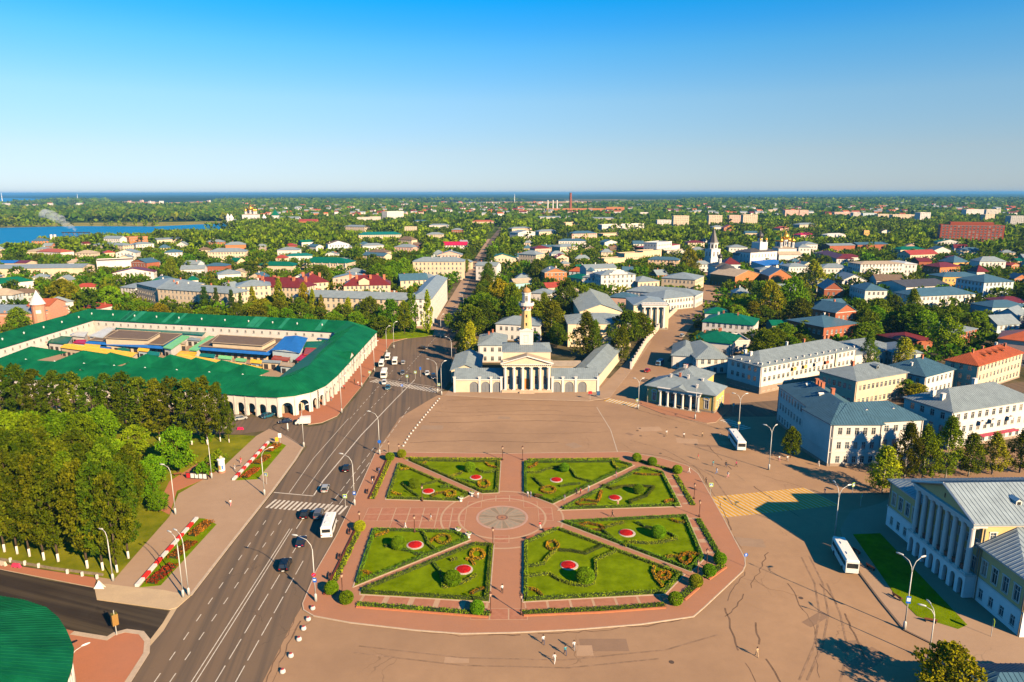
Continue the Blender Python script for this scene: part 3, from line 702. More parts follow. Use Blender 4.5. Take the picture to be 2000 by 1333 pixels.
SCR=[ # photo crop, polyline, leaf, where
(z5,arc(1310,330,40,27,0,360),'scroll','ring beside the red flowers of the northwest bed, upper half'),(z5,[(1040,280),(1110,262),(1150,245)],'lime','short strip beside the diagonal path in the northwest bed, upper half'),(z5,[(1330,175),(1350,195),(1400,208)],'scroll','curve in the top corner of the northwest bed, upper half'),(z5,[(1245,212),(1310,245),(1360,240),(1415,226)],'hedge','zigzag strip right of the ball in the northwest bed, upper half'),(z5,[(1110,295),(1180,308),(1265,325)],'hedge','wavy strip under the flowers in the northwest bed, upper half'),(z5,[(850,188),(880,168)],'scroll','small comma at the far end of the northwest bed, upper half'),(z5,[(690,222),(770,216)],'scroll','short bar at the top of the northwest bed, lower half'),(z5,[(625,388),(660,402),(690,412)],'scroll','small comma at the bottom of the northwest bed, lower half'),(z5,[(705,330),(760,378),(825,425)],'hedge','diagonal strip below the ball in the northwest bed, lower half'),(z5,[(850,335),(920,320),(990,300)],'lime','strip above the flowers in the northwest bed, lower half'),(z5,arc(1062,402,38,20,0,360),'scroll','ring at the inner end of the northwest bed, lower half'),(z5,[(920,425),(960,400),(1020,392)],'scroll','tail of the ring in the northwest bed, lower half'),(z5,[(985,352),(1060,350)],'hedge','short green bar in the northwest bed, lower half'),(z5,arc(1010,742,52,32,0,360),'scroll','ring at the inner end of the southwest bed, upper half'),(z5,[(905,770),(930,745),(965,735)],'scroll','tail of the ring in the southwest bed, upper half'),(z5,[(855,690),(880,730),(900,780),(960,830)],'hedge','curved green strip in the southwest bed, upper half'),(z5,[(500,720),(560,700),(600,685)],'scroll','curve in the top corner of the southwest bed, upper half'),(z5,[(390,985),(430,985),(470,1000)],'scroll','comma in the lower corner of the southwest bed, upper half'),(z5,[(575,795),(610,790),(650,815)],'lime','short strip by the ball of the southwest bed, upper half'),(z5,[(690,815),(760,830),(800,850),(860,850)],'hedge','wavy strip below the flowers in the southwest bed, upper half'),(z5,arc(1262,855,50,36,0,360),'scroll','ring in the top of the southwest bed, lower half'),(z5,[(1180,890),(1215,900),(1240,930)],'scroll','tail of the ring in the southwest bed, lower half'),(z5,[(940,925),(985,985),(1010,1100)],'hedge','strip left of the ball in the southwest bed, lower half'),(z5,[(1010,1100),(1110,1080),(1190,1050),(1250,1010)],'lime','long curved strip below the flowers in the southwest bed, lower half'),(z5,[(1215,1150),(1260,1125),(1310,1110)],'scroll','comma in the lower corner of the southwest bed, lower half'),(z5,[(1060,900),(1110,885)],'lime','short bar at the top edge of the southwest bed, lower half'),(z6,arc(345,375,52,24,0,360),'scroll','ring in the northeast bed, upper half'),(z6,[(235,285),(270,320),(305,350)],'hedge','tail above the ring of the northeast bed, upper half'),(z6,[(430,350),(500,335),(580,330)],'hedge','strip right of the ring in the northeast bed, upper half'),(z6,[(170,245),(280,245),(330,220),(420,205)],'hedge','long wavy strip left of the ball in the northeast bed, upper half'),(z6,[(495,205),(535,250),(555,285),(620,305),(685,320)],'hedge','long wavy strip right of the ball in the northeast bed, upper half'),(z6,[(200,210),(240,195),(262,175)],'scroll','comma in the top corner of the northeast bed, upper half'),(z6,[(825,165),(835,195),(860,220),(930,205)],'lime','curve at the outer end of the northeast bed, upper half'),(z6,[(745,340),(815,370),(900,350),(990,345),(1130,355)],'olive','long strip behind the ball of the northeast bed, lower half'),(z6,[(1130,355),(1075,420),(1010,445),(950,462),(960,490)],'olive','long diagonal strip below the ball of the northeast bed, lower half'),(z6,[(740,385),(715,460)],'scroll','upright bar of the flourish in the northeast bed, lower half'),(z6,[(715,465),(600,450),(545,475),(590,492),(700,485)],'scroll','loop of the flourish in the northeast bed, lower half'),(z6,[(960,250),(1040,262),(1110,262),(1195,265)],'scroll','long top flourish of the northeast bed, lower half'),(z6,[(1205,470),(1240,455),(1275,455)],'scroll','comma in the outer corner of the northeast bed, lower half'),(z6,[(570,640),(640,625),(740,645),(750,675),(660,675),(590,650)],'scroll','loop of the flourish in the southeast bed, upper half'),(z6,[(760,660),(830,635),(905,620)],'lime','tail of the flourish in the southeast bed, upper half'),(z6,[(750,680),(830,745)],'hedge','short diagonal bar in the southeast bed, upper half'),(z6,[(1000,620),(1060,650),(1150,670),(1230,695),(1300,735)],'hedge','long strip behind the ball of the southeast bed, upper half'),(z6,[(1300,740),(1200,765),(1090,775),(950,765),(910,795)],'lime','long strip in front of the ball of the southeast bed, upper half'),(z6,arc(1362,890,42,36,0,360),'scroll','ring at the outer end of the southeast bed, upper half'),(z6,[(1330,860),(1400,845),(1465,862)],'scroll','tail of the outer ring in the southeast bed, upper half'),(z6,[(1215,885),(1260,868),(1300,875)],'scroll','comma beside the outer ring in the southeast bed, upper half'),(z6,[(1260,600),(1310,618),(1365,618)],'scroll','comma in the top corner of the southeast bed, upper half'),(z6,arc(375,790,42,32,0,360),'scroll','ring at the top of the southeast bed, lower half'),(z6,[(405,820),(360,860),(315,915)],'lime','leg of the ring in the southeast bed, lower half'),(z6,[(420,825),(510,830),(620,850),(740,795)],'olive','long strip right of the ring in the southeast bed, lower half'),(z6,[(165,945),(240,940),(315,925)],'hedge','strip left of the flowers in the southeast bed, lower half'),(z6,[(165,1025),(260,1010),(350,1000),(430,1050),(520,1080),(610,1090),(680,1070),(700,1000),(695,900),(770,865),(855,830)],'hedge','long winding strip round the ball of the southeast bed, lower half'),(z6,[(1130,950),(1120,985),(1145,1040),(1195,1100)],'scroll','bow at the outer end of the southeast bed, lower half'),(z6,arc(1203,1015,42,26,0,360),'scroll','ring inside the bow of the southeast bed, lower half'),(z6,[(180,1110),(230,1115),(270,1135),(295,1165)],'scroll','bow in the lower corner of the southeast bed, lower half'),]
for i,(f,p,leaf,where)in enumerate(SCR):
 nm={'scroll':'orange-yellow scroll hedge, ','lime':'lime scroll hedge, ','hedge':'green scroll hedge, ','olive':'olive scroll hedge, '}[leaf]+where
 hedge_obj('scroll_hedge',GP(f(p),0.19),0.55,0.5 if leaf=='scroll' else 0.6,leaf,300+i,nm,'hedge','scroll hedges of the plaza garden',dens=34,z=0.19)
STRIPS=[([(698,1181),(954,1201)],'below the southwest bed'),([(1021,1198),(1170,1192),(1296,1183)],'below the southeast bed'),([(641,1162),(702,1034)],'along the road beside the southwest bed'),([(727,975),(763,895)],'along the road beside the northwest bed'),([(792,896),(977,898)],'above the northwest bed'),([(1032,899),(1207,898)],'above the northeast bed'),([(1243,899),(1268,908)],'between two round bushes north of the northeast bed'),([(1278,910),(1318,922)],'by the northeast corner of the plaza'),([(1319,930),(1353,988)],'along the outer path beside the northeast bed'),([(1363,1016),(1402,1083)],'along the outer path beside the southeast bed'),([(1376,1130),(1410,1106)],'at the east corner of the plaza'),([(1328,1170),(1356,1146)],'on the southeast slant of the plaza')]
M_BRICKEDGE=mat('terracotta_edge_mat',(0.50,0.17,0.075),0.85,var=0.15,scale=2.0)
for i,(p,w)in enumerate(STRIPS):
 e=hedge_obj('planting_strip',GP(p,0.15),1.1,0.35,'lime' if i in(2,3,4,5)else 'hedge',500+i,'low planted strip of leaves and flowers '+w,'planting strip','outer planting strips of the plaza',dens=22,lsize=0.22)
 if i in(0,1,2,3,10,11):
  W=GP(p,0.15);mb=MB();side=offset_line(W,-0.85 if i in(0,1)else(0.85 if i in(2,3)else-0.85));
  ribbon(mb,[(x-e.location.x,y-e.location.y)for x,y in side],0.35,0.0,0.3 if i in(2,3)else 0.22)
  mb.build('brick_edge',M_BRICKEDGE if i not in(2,3)else mat('dark_edge_mat',(0.13,0.03,0.022),0.85),e)
  # paving: large square panels with light joints, rings and the compass emblem at the crossing
CEN=G(980,1011,0.15)
def in_beds(p,grow=0.6):
 return any(inside(p,offset_ring(W,-grow))for W in BEDW.values())
inner=offset_ring(PZ if area2(PZ)>0 else PZ[::-1],3.0)
panel_mesh={}
def panel(w,d):
 if(w,d)not in panel_mesh:
  mb=MB();mb.box((0,0,0.006),(w,d,0.012));panel_mesh[(w,d)]=mb.mesh('paving_panel',M_PANEL)
 return panel_mesh[(w,d)]
joint_area=MB()
nP=0
for cx_,cy_,st in[(CEN[0]+3.3*i,CEN[1]+3.3*j,3.3)for i in range(-14,15)for j in range(-14,15)]:
 h_=st/2
 crn=[(cx_-h_,cy_-h_),(cx_+h_,cy_-h_),(cx_+h_,cy_+h_),(cx_-h_,cy_+h_)]
 r=math.dist((cx_,cy_),CEN)
 if r<7.6 or not all(inside(c,inner)for c in crn)or any(in_beds(c)for c in crn+[(cx_,cy_)]):continue
 dxc,dyc=abs(cx_-CEN[0]),abs(cy_-CEN[1])
 if not(r<15 or dxc<5.2 or dyc<5.2):continue
 inst('paving_panel',panel(3.05,3.05),plaza,(cx_,cy_,0.157));nP+=1
 joint_area.face([(x,y,0.156)for x,y in crn])
joint_area.build('paving_joints',M_JOINT,plaza)
for(a,b),dd in(((704,1168),(952,1186)),2.4),(((1024,1184),(1290,1171)),2.4),(((1308,935),(1342,985)),2.2),(((1350,1012),(1388,1082)),2.2):
 A_,B_=Vector(G(*a,0.15)),Vector(G(*b,0.15));t=(B_-A_);L=t.length;t/=L;n=int(L/4.0)
 mb=MB();ribbon(mb,[tuple(A_),tuple(B_)],dd,0.156);mb.build('paving_joints',M_JOINT,plaza)
 for k in range(n):
  c=A_+t*(L/n)*(k+0.5)
  inst('paving_panel',panel(3.65,dd-0.1),plaza,(c.x,c.y,0.157),math.atan2(t.y,t.x))
emblem=empty('compass_emblem',(*CEN,0.157));tag(emblem,'round stone compass emblem set in the paving where the paths cross','paving emblem')
def ring_mesh(r0,r1,a0,a1,z,n):
 mb=MB()
 for i in range(n):
  p,q=a0+(a1-a0)*i/n,a0+(a1-a0)*(i+1)/n
  mb.prism([(r0*math.cos(p),r0*math.sin(p)),(r1*math.cos(p),r1*math.sin(p)),(r1*math.cos(q),r1*math.sin(q)),(r0*math.cos(q),r0*math.sin(q))],0,z)
 return mb
ring_mesh(5.4,5.9,0,2*math.pi,0.016,40).build('rim',mat('emblem_rim_mat',(0.44,0.27,0.21),0.85),emblem)
ring_mesh(1.35,5.3,0,2*math.pi,0.008,40).build('ground_ring',mat('emblem_ground',(0.38,0.25,0.17),0.85),emblem)
wm=ring_mesh(1.5,5.2,0.03,2*math.pi/20-0.03,0.018,3).mesh('wedge',M_STONE)
wm2=wm.copy();wm2.materials[0]=mat('emblem_dark_mat',(0.25,0.19,0.13),0.85)
for i in range(20):inst('wedge',wm if i%3 else wm2,emblem,(0,0,0),2*math.pi*i/20)
ring_mesh(0.95,1.3,0,2*math.pi,0.024,20).build('hub_ring',mat('emblem_hub_mat',(0.20,0.12,0.09),0.85),emblem)
mb=MB()
for k in range(8):
 a=k*math.pi/4;r=0.85 if k%2==0 else 0.5
 mb.face([(0,0,0.02),(0.18*math.cos(a-0.5),0.18*math.sin(a-0.5),0.02),(r*math.cos(a),r*math.sin(a),0.02),(0.18*math.cos(a+0.5),0.18*math.sin(a+0.5),0.02)])
mb.build('star',MATS['emblem_hub_mat'],emblem)
for r in(9.6,13.6):
 ring_mesh(r,r+0.45,0,2*math.pi,0.02,60).build('paving_ring',M_JOINT,plaza,(*CEN,0.157))
# ------------------------------------------------------------------ buildings
WALLC={'white':(0.66,0.61,0.57),'cream':(0.64,0.50,0.35),'yellow':(0.76,0.50,0.16),'brick':(0.33,0.105,0.055),'orange':(0.46,0.175,0.07),'pink':(0.66,0.42,0.33),'beige':(0.62,0.49,0.34),'lightblue':(0.50,0.58,0.62),'peach':(0.72,0.50,0.32),'grey':(0.42,0.40,0.38),'ochre':(0.66,0.38,0.12),'teal':(0.30,0.55,0.56),'palegreen':(0.45,0.55,0.40),'concrete':(0.58,0.52,0.45),'redbrick':(0.36,0.075,0.035)}
ROOFC={'grey':(0.225,0.27,0.295),'green':(0.004,0.125,0.068),'maroon':(0.15,0.022,0.024),'red':(0.34,0.055,0.035),'orange':(0.42,0.10,0.035),'brown':(0.17,0.115,0.08),'blue':(0.02,0.14,0.46),'crimson':(0.46,0.015,0.07),'bluegrey':(0.06,0.13,0.185),'white':(0.62,0.62,0.60),'tan':(0.42,0.33,0.24),'teal':(0.01,0.16,0.14),'lime':(0.20,0.55,0.22),'yellow':(0.78,0.45,0.03),'dark':(0.08,0.075,0.075),'pale':(0.29,0.35,0.385)}
def wm_(c):return mat('wall_'+c,WALLC[c],0.85,var=0.09,scale=0.35,spec=0.15)
def rm_(c):return mat('roof_'+c,ROOFC[c],0.42 if c not in('brown','tan')else 0.8,var=0.16,scale=0.5,spec=0.25)
M_GLASS=emit_free('window_glass',(0.035,0.045,0.055),0.12,0.0,0.6)
M_FRAME=emit_free('window_frame',(0.66,0.62,0.56),0.6)
M_TRIM=mat('white_trim',(0.68,0.63,0.59),0.8,var=0.06)
M_DARK=emit_free('dark_opening',(0.02,0.018,0.016),0.9)
M_DOOR=mat('brown_door',(0.20,0.075,0.03),0.7,var=0.15)
M_BRICKCH=mat('chimney_brick',(0.45,0.15,0.08),0.9,var=0.2,scale=1.5)
M_METAL=emit_free('dark_metal',(0.06,0.055,0.055),0.5,0.4)
WINM={}
GLASSES=[M_GLASS,emit_free('window_blue',(0.06,0.09,0.12),0.1,0.0,0.6),emit_free('window_curtain',(0.26,0.23,0.19),0.25,0.0,0.6)]
def win_mesh(w,h,trim=None,v=0):
 key=(round(w,2),round(h,2),trim,v);M_GLASS=GLASSES[v]
 if key in WINM:return WINM[key]
 fr,pn=MB(),MB()
 d=0.10;b=0.09
 for x in(-w/2+b/2,w/2-b/2):fr.box((x,d,h/2),(b,0.08,h))
 for z in(b/2,h-b/2):fr.box((0,d-0.001,z),(w,0.08,b))
 fr.box((0,d+0.001,h*0.5),(0.07,0.07,h));fr.box((0,d-0.002,h*0.66),(w,0.07,0.07))
 fr.box((0,-0.03,-0.04),(w+0.2,0.14,0.08),m=1)
 if trim:
  for x in(-w/2-0.09,w/2+0.09):fr.box((x,-0.025,h/2),(0.18,0.06,h+0.02),m=1)
  fr.box((0,-0.05,h+0.12),(w+0.55,0.16,0.2),m=1)
 pn.face([(-w/2,d+0.02,0),(w/2,d+0.02,0),(w/2,d+0.02,h),(-w/2,d+0.02,h)])
 WINM[key]=(fr.mesh('window',[M_FRAME,M_TRIM]),pn.mesh('pane',M_GLASS))
 cb=MB();cb.v,cb.f,cb.m=list(fr.v),list(fr.f),list(fr.m)
 cb.face([(-w/2,d+0.02,0),(w/2,d+0.02,0),(w/2,d+0.02,h),(-w/2,d+0.02,h)],2)
 WINM[key]+=(cb.mesh('window',[M_FRAME,M_TRIM,M_GLASS]),)
 return WINM[key]
def wall_holes(mb,L,z0,z1,ops,place,depth=0.2,m=0):
 """a wall of length L with rectangular openings (u centre, bottom, w, h) and their reveals; place maps (u, out, z) to 3D"""
 ops=[(u-w/2,u+w/2,b,b+h)for u,b,w,h in ops]
 us=sorted({-L/2,L/2,*[o[0]for o in ops],*[o[1]for o in ops]});zs=sorted({z0,z1,*[o[2]for o in ops],*[o[3]for o in ops]})
 for i in range(len(us)-1):
  run=None
  for j in range(len(zs)-1):
   cu,cz=(us[i]+us[i+1])/2,(zs[j]+zs[j+1])/2
   hole=any(o[0]<cu<o[1]and o[2]<cz<o[3]for o in ops)
   if not hole and run is None:run=zs[j]
   if run is not None and(hole or j==len(zs)-2):
    top=zs[j]if hole else zs[j+1]
    mb.face([place(us[i],0,run),place(us[i+1],0,run),place(us[i+1],0,top),place(us[i],0,top)],m);run=None
 for a,b,c,d in ops:
  for p,q in(((a,c),(a,d)),((b,d),(b,c)),((a,d),(b,d)),((b,c),(a,c))):
   mb.face([place(p[0],0,p[1]),place(q[0],0,q[1]),place(q[0],depth,q[1]),place(p[0],depth,p[1])],m)
def place_fn(side,L,W):
 if side=='f':return lambda u,o,z:(u,-W/2+o,z)
 if side=='r':return lambda u,o,z:(L/2-o,u,z)
 if side=='b':return lambda u,o,z:(-u,W/2-o,z)
 return lambda u,o,z:(-L/2+o,-u,z)
SIDE_RZ={'f':0.0,'r':math.pi/2,'b':math.pi,'l':-math.pi/2}
def grid_wins(length,h,st,pitch=3.0,w=1.35,wh=2.0,sill=0.9,margin=1.2,base=0.0):
 n=max(1,int((length-2*margin)/pitch+0.5));fh=(h-base)/st;out=[]
 ww=min(w,(length-2*margin)/n*0.6);hh=min(wh,fh*0.6)
 for s in range(st):
  for i in range(n):out.append((-length/2+margin+(length-2*margin)*(i+0.5)/n,base+fh*s+min(sill,fh*0.3),ww,hh))
 return out
def roof_polys(L,W,h,rise,rtype,ov,inset=None):
 x,y=L/2+ov,W/2+ov
 if rtype in('hip','pyr'):
  if rtype=='pyr':return[[(-x,-y,h),(x,-y,h),(0,0,h+rise)],[(x,-y,h),(x,y,h),(0,0,h+rise)],[(x,y,h),(-x,y,h),(0,0,h+rise)],[(-x,y,h),(-x,-y,h),(0,0,h+rise)]]
  if L>=W:
   k=max(0.01,x-(inset if inset is not None else y));a,b=(-k,0,h+rise),(k,0,h+rise)
   return[[(-x,-y,h),(x,-y,h),b,a],[(x,-y,h),(x,y,h),b],[(x,y,h),(-x,y,h),a,b],[(-x,y,h),(-x,-y,h),a]]
  k=max(0.01,y-(inset if inset is not None else x));a,b=(0,-k,h+rise),(0,k,h+rise)
  return[[(-x,-y,h),(x,-y,h),a],[(x,-y,h),(x,y,h),b,a],[(x,y,h),(-x,y,h),b],[(-x,y,h),(-x,-y,h),a,b]]
 if rtype=='gable':return[[(-x,-y,h),(x,-y,h),(x,0,h+rise),(-x,0,h+rise)],[(x,y,h),(-x,y,h),(-x,0,h+rise),(x,0,h+rise)]]
 if rtype=='gablef':return[[(x,-y,h),(x,y,h),(0,y,h+rise),(0,-y,h+rise)],[(-x,y,h),(-x,-y,h),(0,-y,h+rise),(0,y,h+rise)]]
 if rtype=='shed':return[[(-x,-y,h),(x,-y,h),(x,y,h+rise),(-x,y,h+rise)]]
 return[[(-x,-y,h),(x,-y,h),(x,y,h),(-x,y,h)]]
def roof_z(x,y,L,W,h,rise,rtype):
 if rtype in('hip','pyr'):
  m_=min(L,W)/2
  return h+rise*min(1,min(L/2-abs(x),W/2-abs(y))/m_)
 if rtype=='gable':return h+rise*(1-abs(y)/(W/2))
 if rtype=='gablef':return h+rise*(1-abs(x)/(L/2))
 return h
def seam_ribs(mb,poly,step=0.7,w=0.07,t=0.06):
 """raised standing seams running down one roof plane"""
 P=[Vector(p)for p in poly]
 n=(P[1]-P[0]).cross(P[2]-P[0])
 if n.length<1e-6:return
 n.normalize()
 if n.z<0:n=-n
 e=Vector((-n.y,n.x,0))
 if e.length<1e-4:return
 e.normalize();d=n.cross(e)
 uv=[((p-P[0]).dot(e),(p-P[0]).dot(d))for p in P]
 u=math.floor(min(a for a,_ in uv)/step)*step+step*0.5;top=max(a for a,_ in uv)
 while u<top:
  hit=[]
  for i in range(len(uv)):
   (a,b),(c,f)=uv[i],uv[(i+1)%len(uv)]
   if(a<=u<c)or(c<=u<a):hit.append(b+(f-b)*(u-a)/(c-a))
  if len(hit)>=2 and max(hit)-min(hit)>0.3:
   A,B=P[0]+e*u+d*min(hit),P[0]+e*u+d*max(hit);s,k=e*(w/2),n*t
   q=[A-s,A+s,B+s,B-s];q2=[v+k for v in q]
   mb.face([q2[0],q2[1],q2[2],q2[3]]);mb.face([q[0],q2[0],q2[3],q[3]]);mb.face([q[1],q[2],q2[2],q2[1]])
  u+=step
def roof_obj(par,polys,m,name='roof',th=0.22,loc=(0,0,0),rz=0.0,seams=0.0):
 mb=MB()
 for p in polys:
  mb.face(p);mb.face([(a,b,c-th)for a,b,c in p[::-1]])
 edges={}
 for p in polys:
  for i in range(len(p)):
   k=(tuple(round(v,3)for v in p[i]),tuple(round(v,3)for v in p[(i+1)%len(p)]))
   edges[k]=(p[i],p[(i+1)%len(p)])
 for(a,b),(p,q)in edges.items():
  if(b,a)not in edges:mb.face([(p[0],p[1],p[2]-th),(q[0],q[1],q[2]-th),q,p])
 o=mb.build(name,m,par,loc,rz)
 if seams>0:
  sb=MB()
  for p in polys:seam_ribs(sb,p,seams)
  if sb.f:tag(sb.build('roof_seams',m,o),kind='stuff')
 return o
CHM={}
def chimney(roof,x,y,z,w=0.7,d=0.7,h=1.5,brick=True):
 k=(w,d,h,brick)
 if k not in CHM:
  mb=MB();mb.box((0,0,h/2-0.3),(w,d,h+0.6));mb.box((0,0,h+0.06),(w+0.18,d+0.18,0.14))
  CHM[k]=mb.mesh('chimney',M_BRICKCH if brick is True else(M_TRIM if brick=='w' else M_METAL))
 return inst('chimney',CHM[k],roof,(x,y,z))
DORM={}
def dormer(roof,x,y,z,rz,m,w=1.4,h=1.2,d=2.2):
 k=(m.name,w,h,d)
 if k not in DORM:
  mb=MB();mb.box((0,d/2,h*0.25),(w,d,h*1.5));mb.face([(-w*.62,-0.15,h),(0,-0.15,h*1.5),(0,d,h*1.5),(-w*.62,d,h)]);mb.face([(0,-0.15,h*1.5),(w*.62,-0.15,h),(w*.62,d,h),(0,d,h*1.5)])
  mb.face([(-w/2,0,h),(w/2,0,h),(0,0,h*1.45)]);mb.face([(-w*.3,-0.02,h*0.2),(w*.3,-0.02,h*0.2),(w*.3,-0.02,h*0.85),(-w*.3,-0.02,h*0.85)],1)
  DORM[k]=mb.mesh('dormer',[m,M_DARK])
 return inst('dormer',DORM[k],roof,(x,y,z),rz)
def volume(par,L,W,h,cx=0,cy=0,z0=0.0,rz=0.0,wall='white',roof='grey',rtype='hip',rise=3.0,ov=0.5,st=2,sides='frl',wins=None,seams=0.0,near=False,trim=None,pitch=3.0,band=None,base=None,ww=1.35,wh=2.0,inset=None,wallname='wall',wmat=None,parapet=0.7,chim=0):
 """one block of a building: wall with real openings, windows, roof"""
 loc=(cx,cy,z0);ca,sa=math.cos(rz),math.sin(rz)
 M=wmat or wm_(wall);mb=MB()
 lens={'f':L,'r':W,'b':L,'l':W}
 W_={}
 for s in 'frbl':
  if wins is not None and s in wins:ops=wins[s]
  elif s in sides and st>0:ops=grid_wins(lens[s],h,st,pitch,ww,wh)
  else:ops=[]
  W_[s]=ops
  wall_holes(mb,lens[s],0,h,ops,place_fn(s,L,W))
 if rtype=='gable':
  for sg in(-1,1):mb.face([(sg*L/2,-sg*W/2,h),(sg*L/2,sg*W/2,h),(sg*L/2,0,h+rise*(1-0.0))])
 if rtype=='gablef':
  for sg in(-1,1):mb.face([(sg*L/2,sg*W/2,h),(-sg*L/2,sg*W/2,h),(0,sg*W/2,h+rise)])
 if rtype=='shed':
  for sg in(-1,1):mb.face([(sg*L/2,-W/2,h),(sg*L/2,W/2,h),(sg*L/2,W/2,h+rise)])
  mb.face([(-L/2,W/2,h),(L/2,W/2,h),(L/2,W/2,h+rise),(-L/2,W/2,h+rise)])
 if rtype=='flat':
  mb.face([(-L/2,-W/2,h),(L/2,-W/2,h),(L/2,W/2,h),(-L/2,W/2,h)])
 wo=mb.build(wallname,M,par,loc,rz)
 for s,ops in W_.items():
  f=place_fn(s,L,W)
  for u,b,w,hh in ops:
   fm_,pm_,cm_=win_mesh(w,hh,trim,WR.choice((0,0,0,1,1,2)))
   x,y,z=f(u,0,b)
   if near:
    o=inst('window',fm_,par,(cx+x*ca-y*sa,cy+x*sa+y*ca,z0+z),rz+SIDE_RZ[s]);inst('pane',pm_,o)
   else:inst('window',cm_,par,(cx+x*ca-y*sa,cy+x*sa+y*ca,z0+z),rz+SIDE_RZ[s])
 def belt(z,t,hgt,m,nm):
  b=MB()
  for s in 'frbl':
   f=place_fn(s,L,W);l=lens[s]/2+t
   A,B=f(-l,-t,z),f(l,-t,z);C_,D_=f(l,0.02,z),f(-l,0.02,z)
   up=lambda p:(p[0],p[1],p[2]+hgt)
   b.face([A,B,up(B),up(A)]);b.face([up(A),up(B),up(C_),up(D_)]);b.face([D_,C_,B,A])
  b.build(nm,m,par,loc,rz)
 if band:
  for z in band:belt(z,0.12,0.25,M_TRIM,'cornice')
 if base:belt(0.0,0.08,base,mat('plinth_mat',(0.34,0.25,0.19),0.9,var=0.12),'plinth')
 if near and h>5:
  for s in 'fr':
   f=place_fn(s,L,W)
   for u in(-lens[s]/2+0.4,lens[s]/2-0.4):
    b=MB();b.tube([f(u,-0.12,0.2),f(u,-0.12,h-0.3)],0.08,5);b.build('downpipe',mat('downpipe_grey',(0.3,0.28,0.26),0.5),par,loc,rz)
 R_=rm_(roof)
 if rtype=='flat':
  mb=MB()
  mb.face([(-L/2+.3,-W/2+.3,h+0.05),(L/2-.3,-W/2+.3,h+0.05),(L/2-.3,W/2-.3,h+0.05),(-L/2+.3,W/2-.3,h+0.05)])
  ro=mb.build('roof',R_,par,loc,rz)
  if parapet:
   mb=MB();r0=[(-L/2,-W/2),(L/2,-W/2),(L/2,W/2),(-L/2,W/2)];ribbon(mb,offset_ring(r0,0.02)+offset_ring(r0,0.02)[:1],0.35,h-0.1,h+parapet);mb.build('parapet',M,par,loc,rz)
 else:
  ro=roof_obj(par,roof_polys(L,W,h,rise,rtype,ov,inset),R_,'roof',0.22,loc,rz,seams)
 rg=random.Random(int(L*131+W*17+cx*7))
 for k in range(chim):
  x,y=rg.uniform(-0.38,0.38)*L,rg.uniform(-0.15,0.2)*W
  chimney(ro,x,y,roof_z(x,y,L,W,h,rise,rtype),brick=True if rg.random()<0.55 else 'w',h=1.3)
 return ro
WR=random.Random(3)
FOOT=[] # (footprint polygon, height, keep-in-view screen box)
def note_foot(poly,h,keep=0.55,vis=True):
 pts=[proj(x,y,z)for x,y in poly for z in(h*(1-keep),h)]
 FOOT.append((poly,h,(min(p[0]for p in pts),min(p[1]for p in pts),max(p[0]for p in pts),max(p[1]for p in pts))if vis else None,min(math.hypot(*p)for p in poly)))
def frame_of(A,B,depth,z):
 """front eave corners (photo) at level z and a depth -> centre, heading, length, width"""
 a,b=Vector(G(*A,z)),Vector(G(*B,z));t=b-a;L=t.length;t/=L;n=Vector((-t.y,t.x))
 if isinstance(depth,tuple):depth=(Vector(G(*depth,z))-a).length
 c=a+t*L/2+n*depth/2
 return c,math.atan2(t.y,t.x),L,depth
def house(name,label,A,B,h,depth,wall='white',roof='grey',rtype='hip',rise=3.0,st=2,cat='house',group=None,keep=0.6,**kw):
 c,rz,L,W=frame_of(A,B,depth,h)
 e=empty(name,(c.x,c.y,0),rz);tag(e,label,cat,group)
 d=math.hypot(c.x,c.y)
 if 'seams' not in kw and d<330 and rtype!='flat':kw['seams']=0.75
 if d>800:kw.setdefault('pitch',3.6);kw.setdefault('ww',1.5);kw.setdefault('wh',1.9)
 kw.setdefault('near',d<300)
 if st>=2:kw.setdefault('band',[h-0.3])
 kw.setdefault('base',0.5 if d<500 else None)
 ro=volume(e,L,W,h,wall=wall,roof=roof,rtype=rtype,rise=rise,st=st,**kw)
 ca,sa=math.cos(rz),math.sin(rz)
 note_foot([(c.x+x*ca-y*sa,c.y+x*sa+y*ca)for x,y in((-L/2,-W/2),(L/2,-W/2),(L/2,W/2),(-L/2,W/2))],h+rise,keep)
 return e,ro,L,W
def column_mesh(h,r,base=True,n=14):
 mb=MB();
 mb.lathe([(r,0.25),(r*1.0,h*0.35),(r*0.86,h-0.75),(r*0.98,h-0.7),(r*0.9,h-0.55),(r*1.15,h-0.32)],n=n)
 mb.box((0,0,0.125),(r*2.5,r*2.5,0.25));mb.box((0,0,h-0.16),(r*2.6,r*2.6,0.32))
 return mb.mesh('column',M_TRIM,False)
def arch_wall(mb,W,H,aw,spring,depth,n=10,m=0,z0=0.0,yoff=0.0):
 """wall bay (facing -y) W wide, H high with one arched opening aw wide whose curve starts at spring"""
 r=aw/2;pts=[(-r,z0)]+[(r*-math.cos(math.pi*i/n),spring+r*math.sin(math.pi*i/n))for i in range(n+1)]+[(r,z0)]
 y=yoff
 mb.face([(-W/2,y,z0),(-r,y,z0),(-r,y,spring),(-W/2,y,spring)],m);mb.face([(r,y,z0),(W/2,y,z0),(W/2,y,spring),(r,y,spring)],m)
 mb.face([(-W/2,y,spring),(-r,y,spring),(-W/2,y,H)],m);mb.face([(r,y,spring),(W/2,y,spring),(W/2,y,H)],m)
 for i in range(n):
  a,b=pts[1+i],pts[2+i]
  ta,tb=(-W/2+W*i/n,H),(-W/2+W*(i+1)/n,H)
  mb.face([(a[0],y,a[1]),(b[0],y,b[1]),(tb[0],y,tb[1]),(ta[0],y,ta[1])],m)
 for a,b in zip(pts[:-1],pts[1:]):
  mb.face([(a[0],y,a[1]),(a[0],y+depth,a[1]),(b[0],y+depth,b[1]),(b[0],y,b[1])],m)
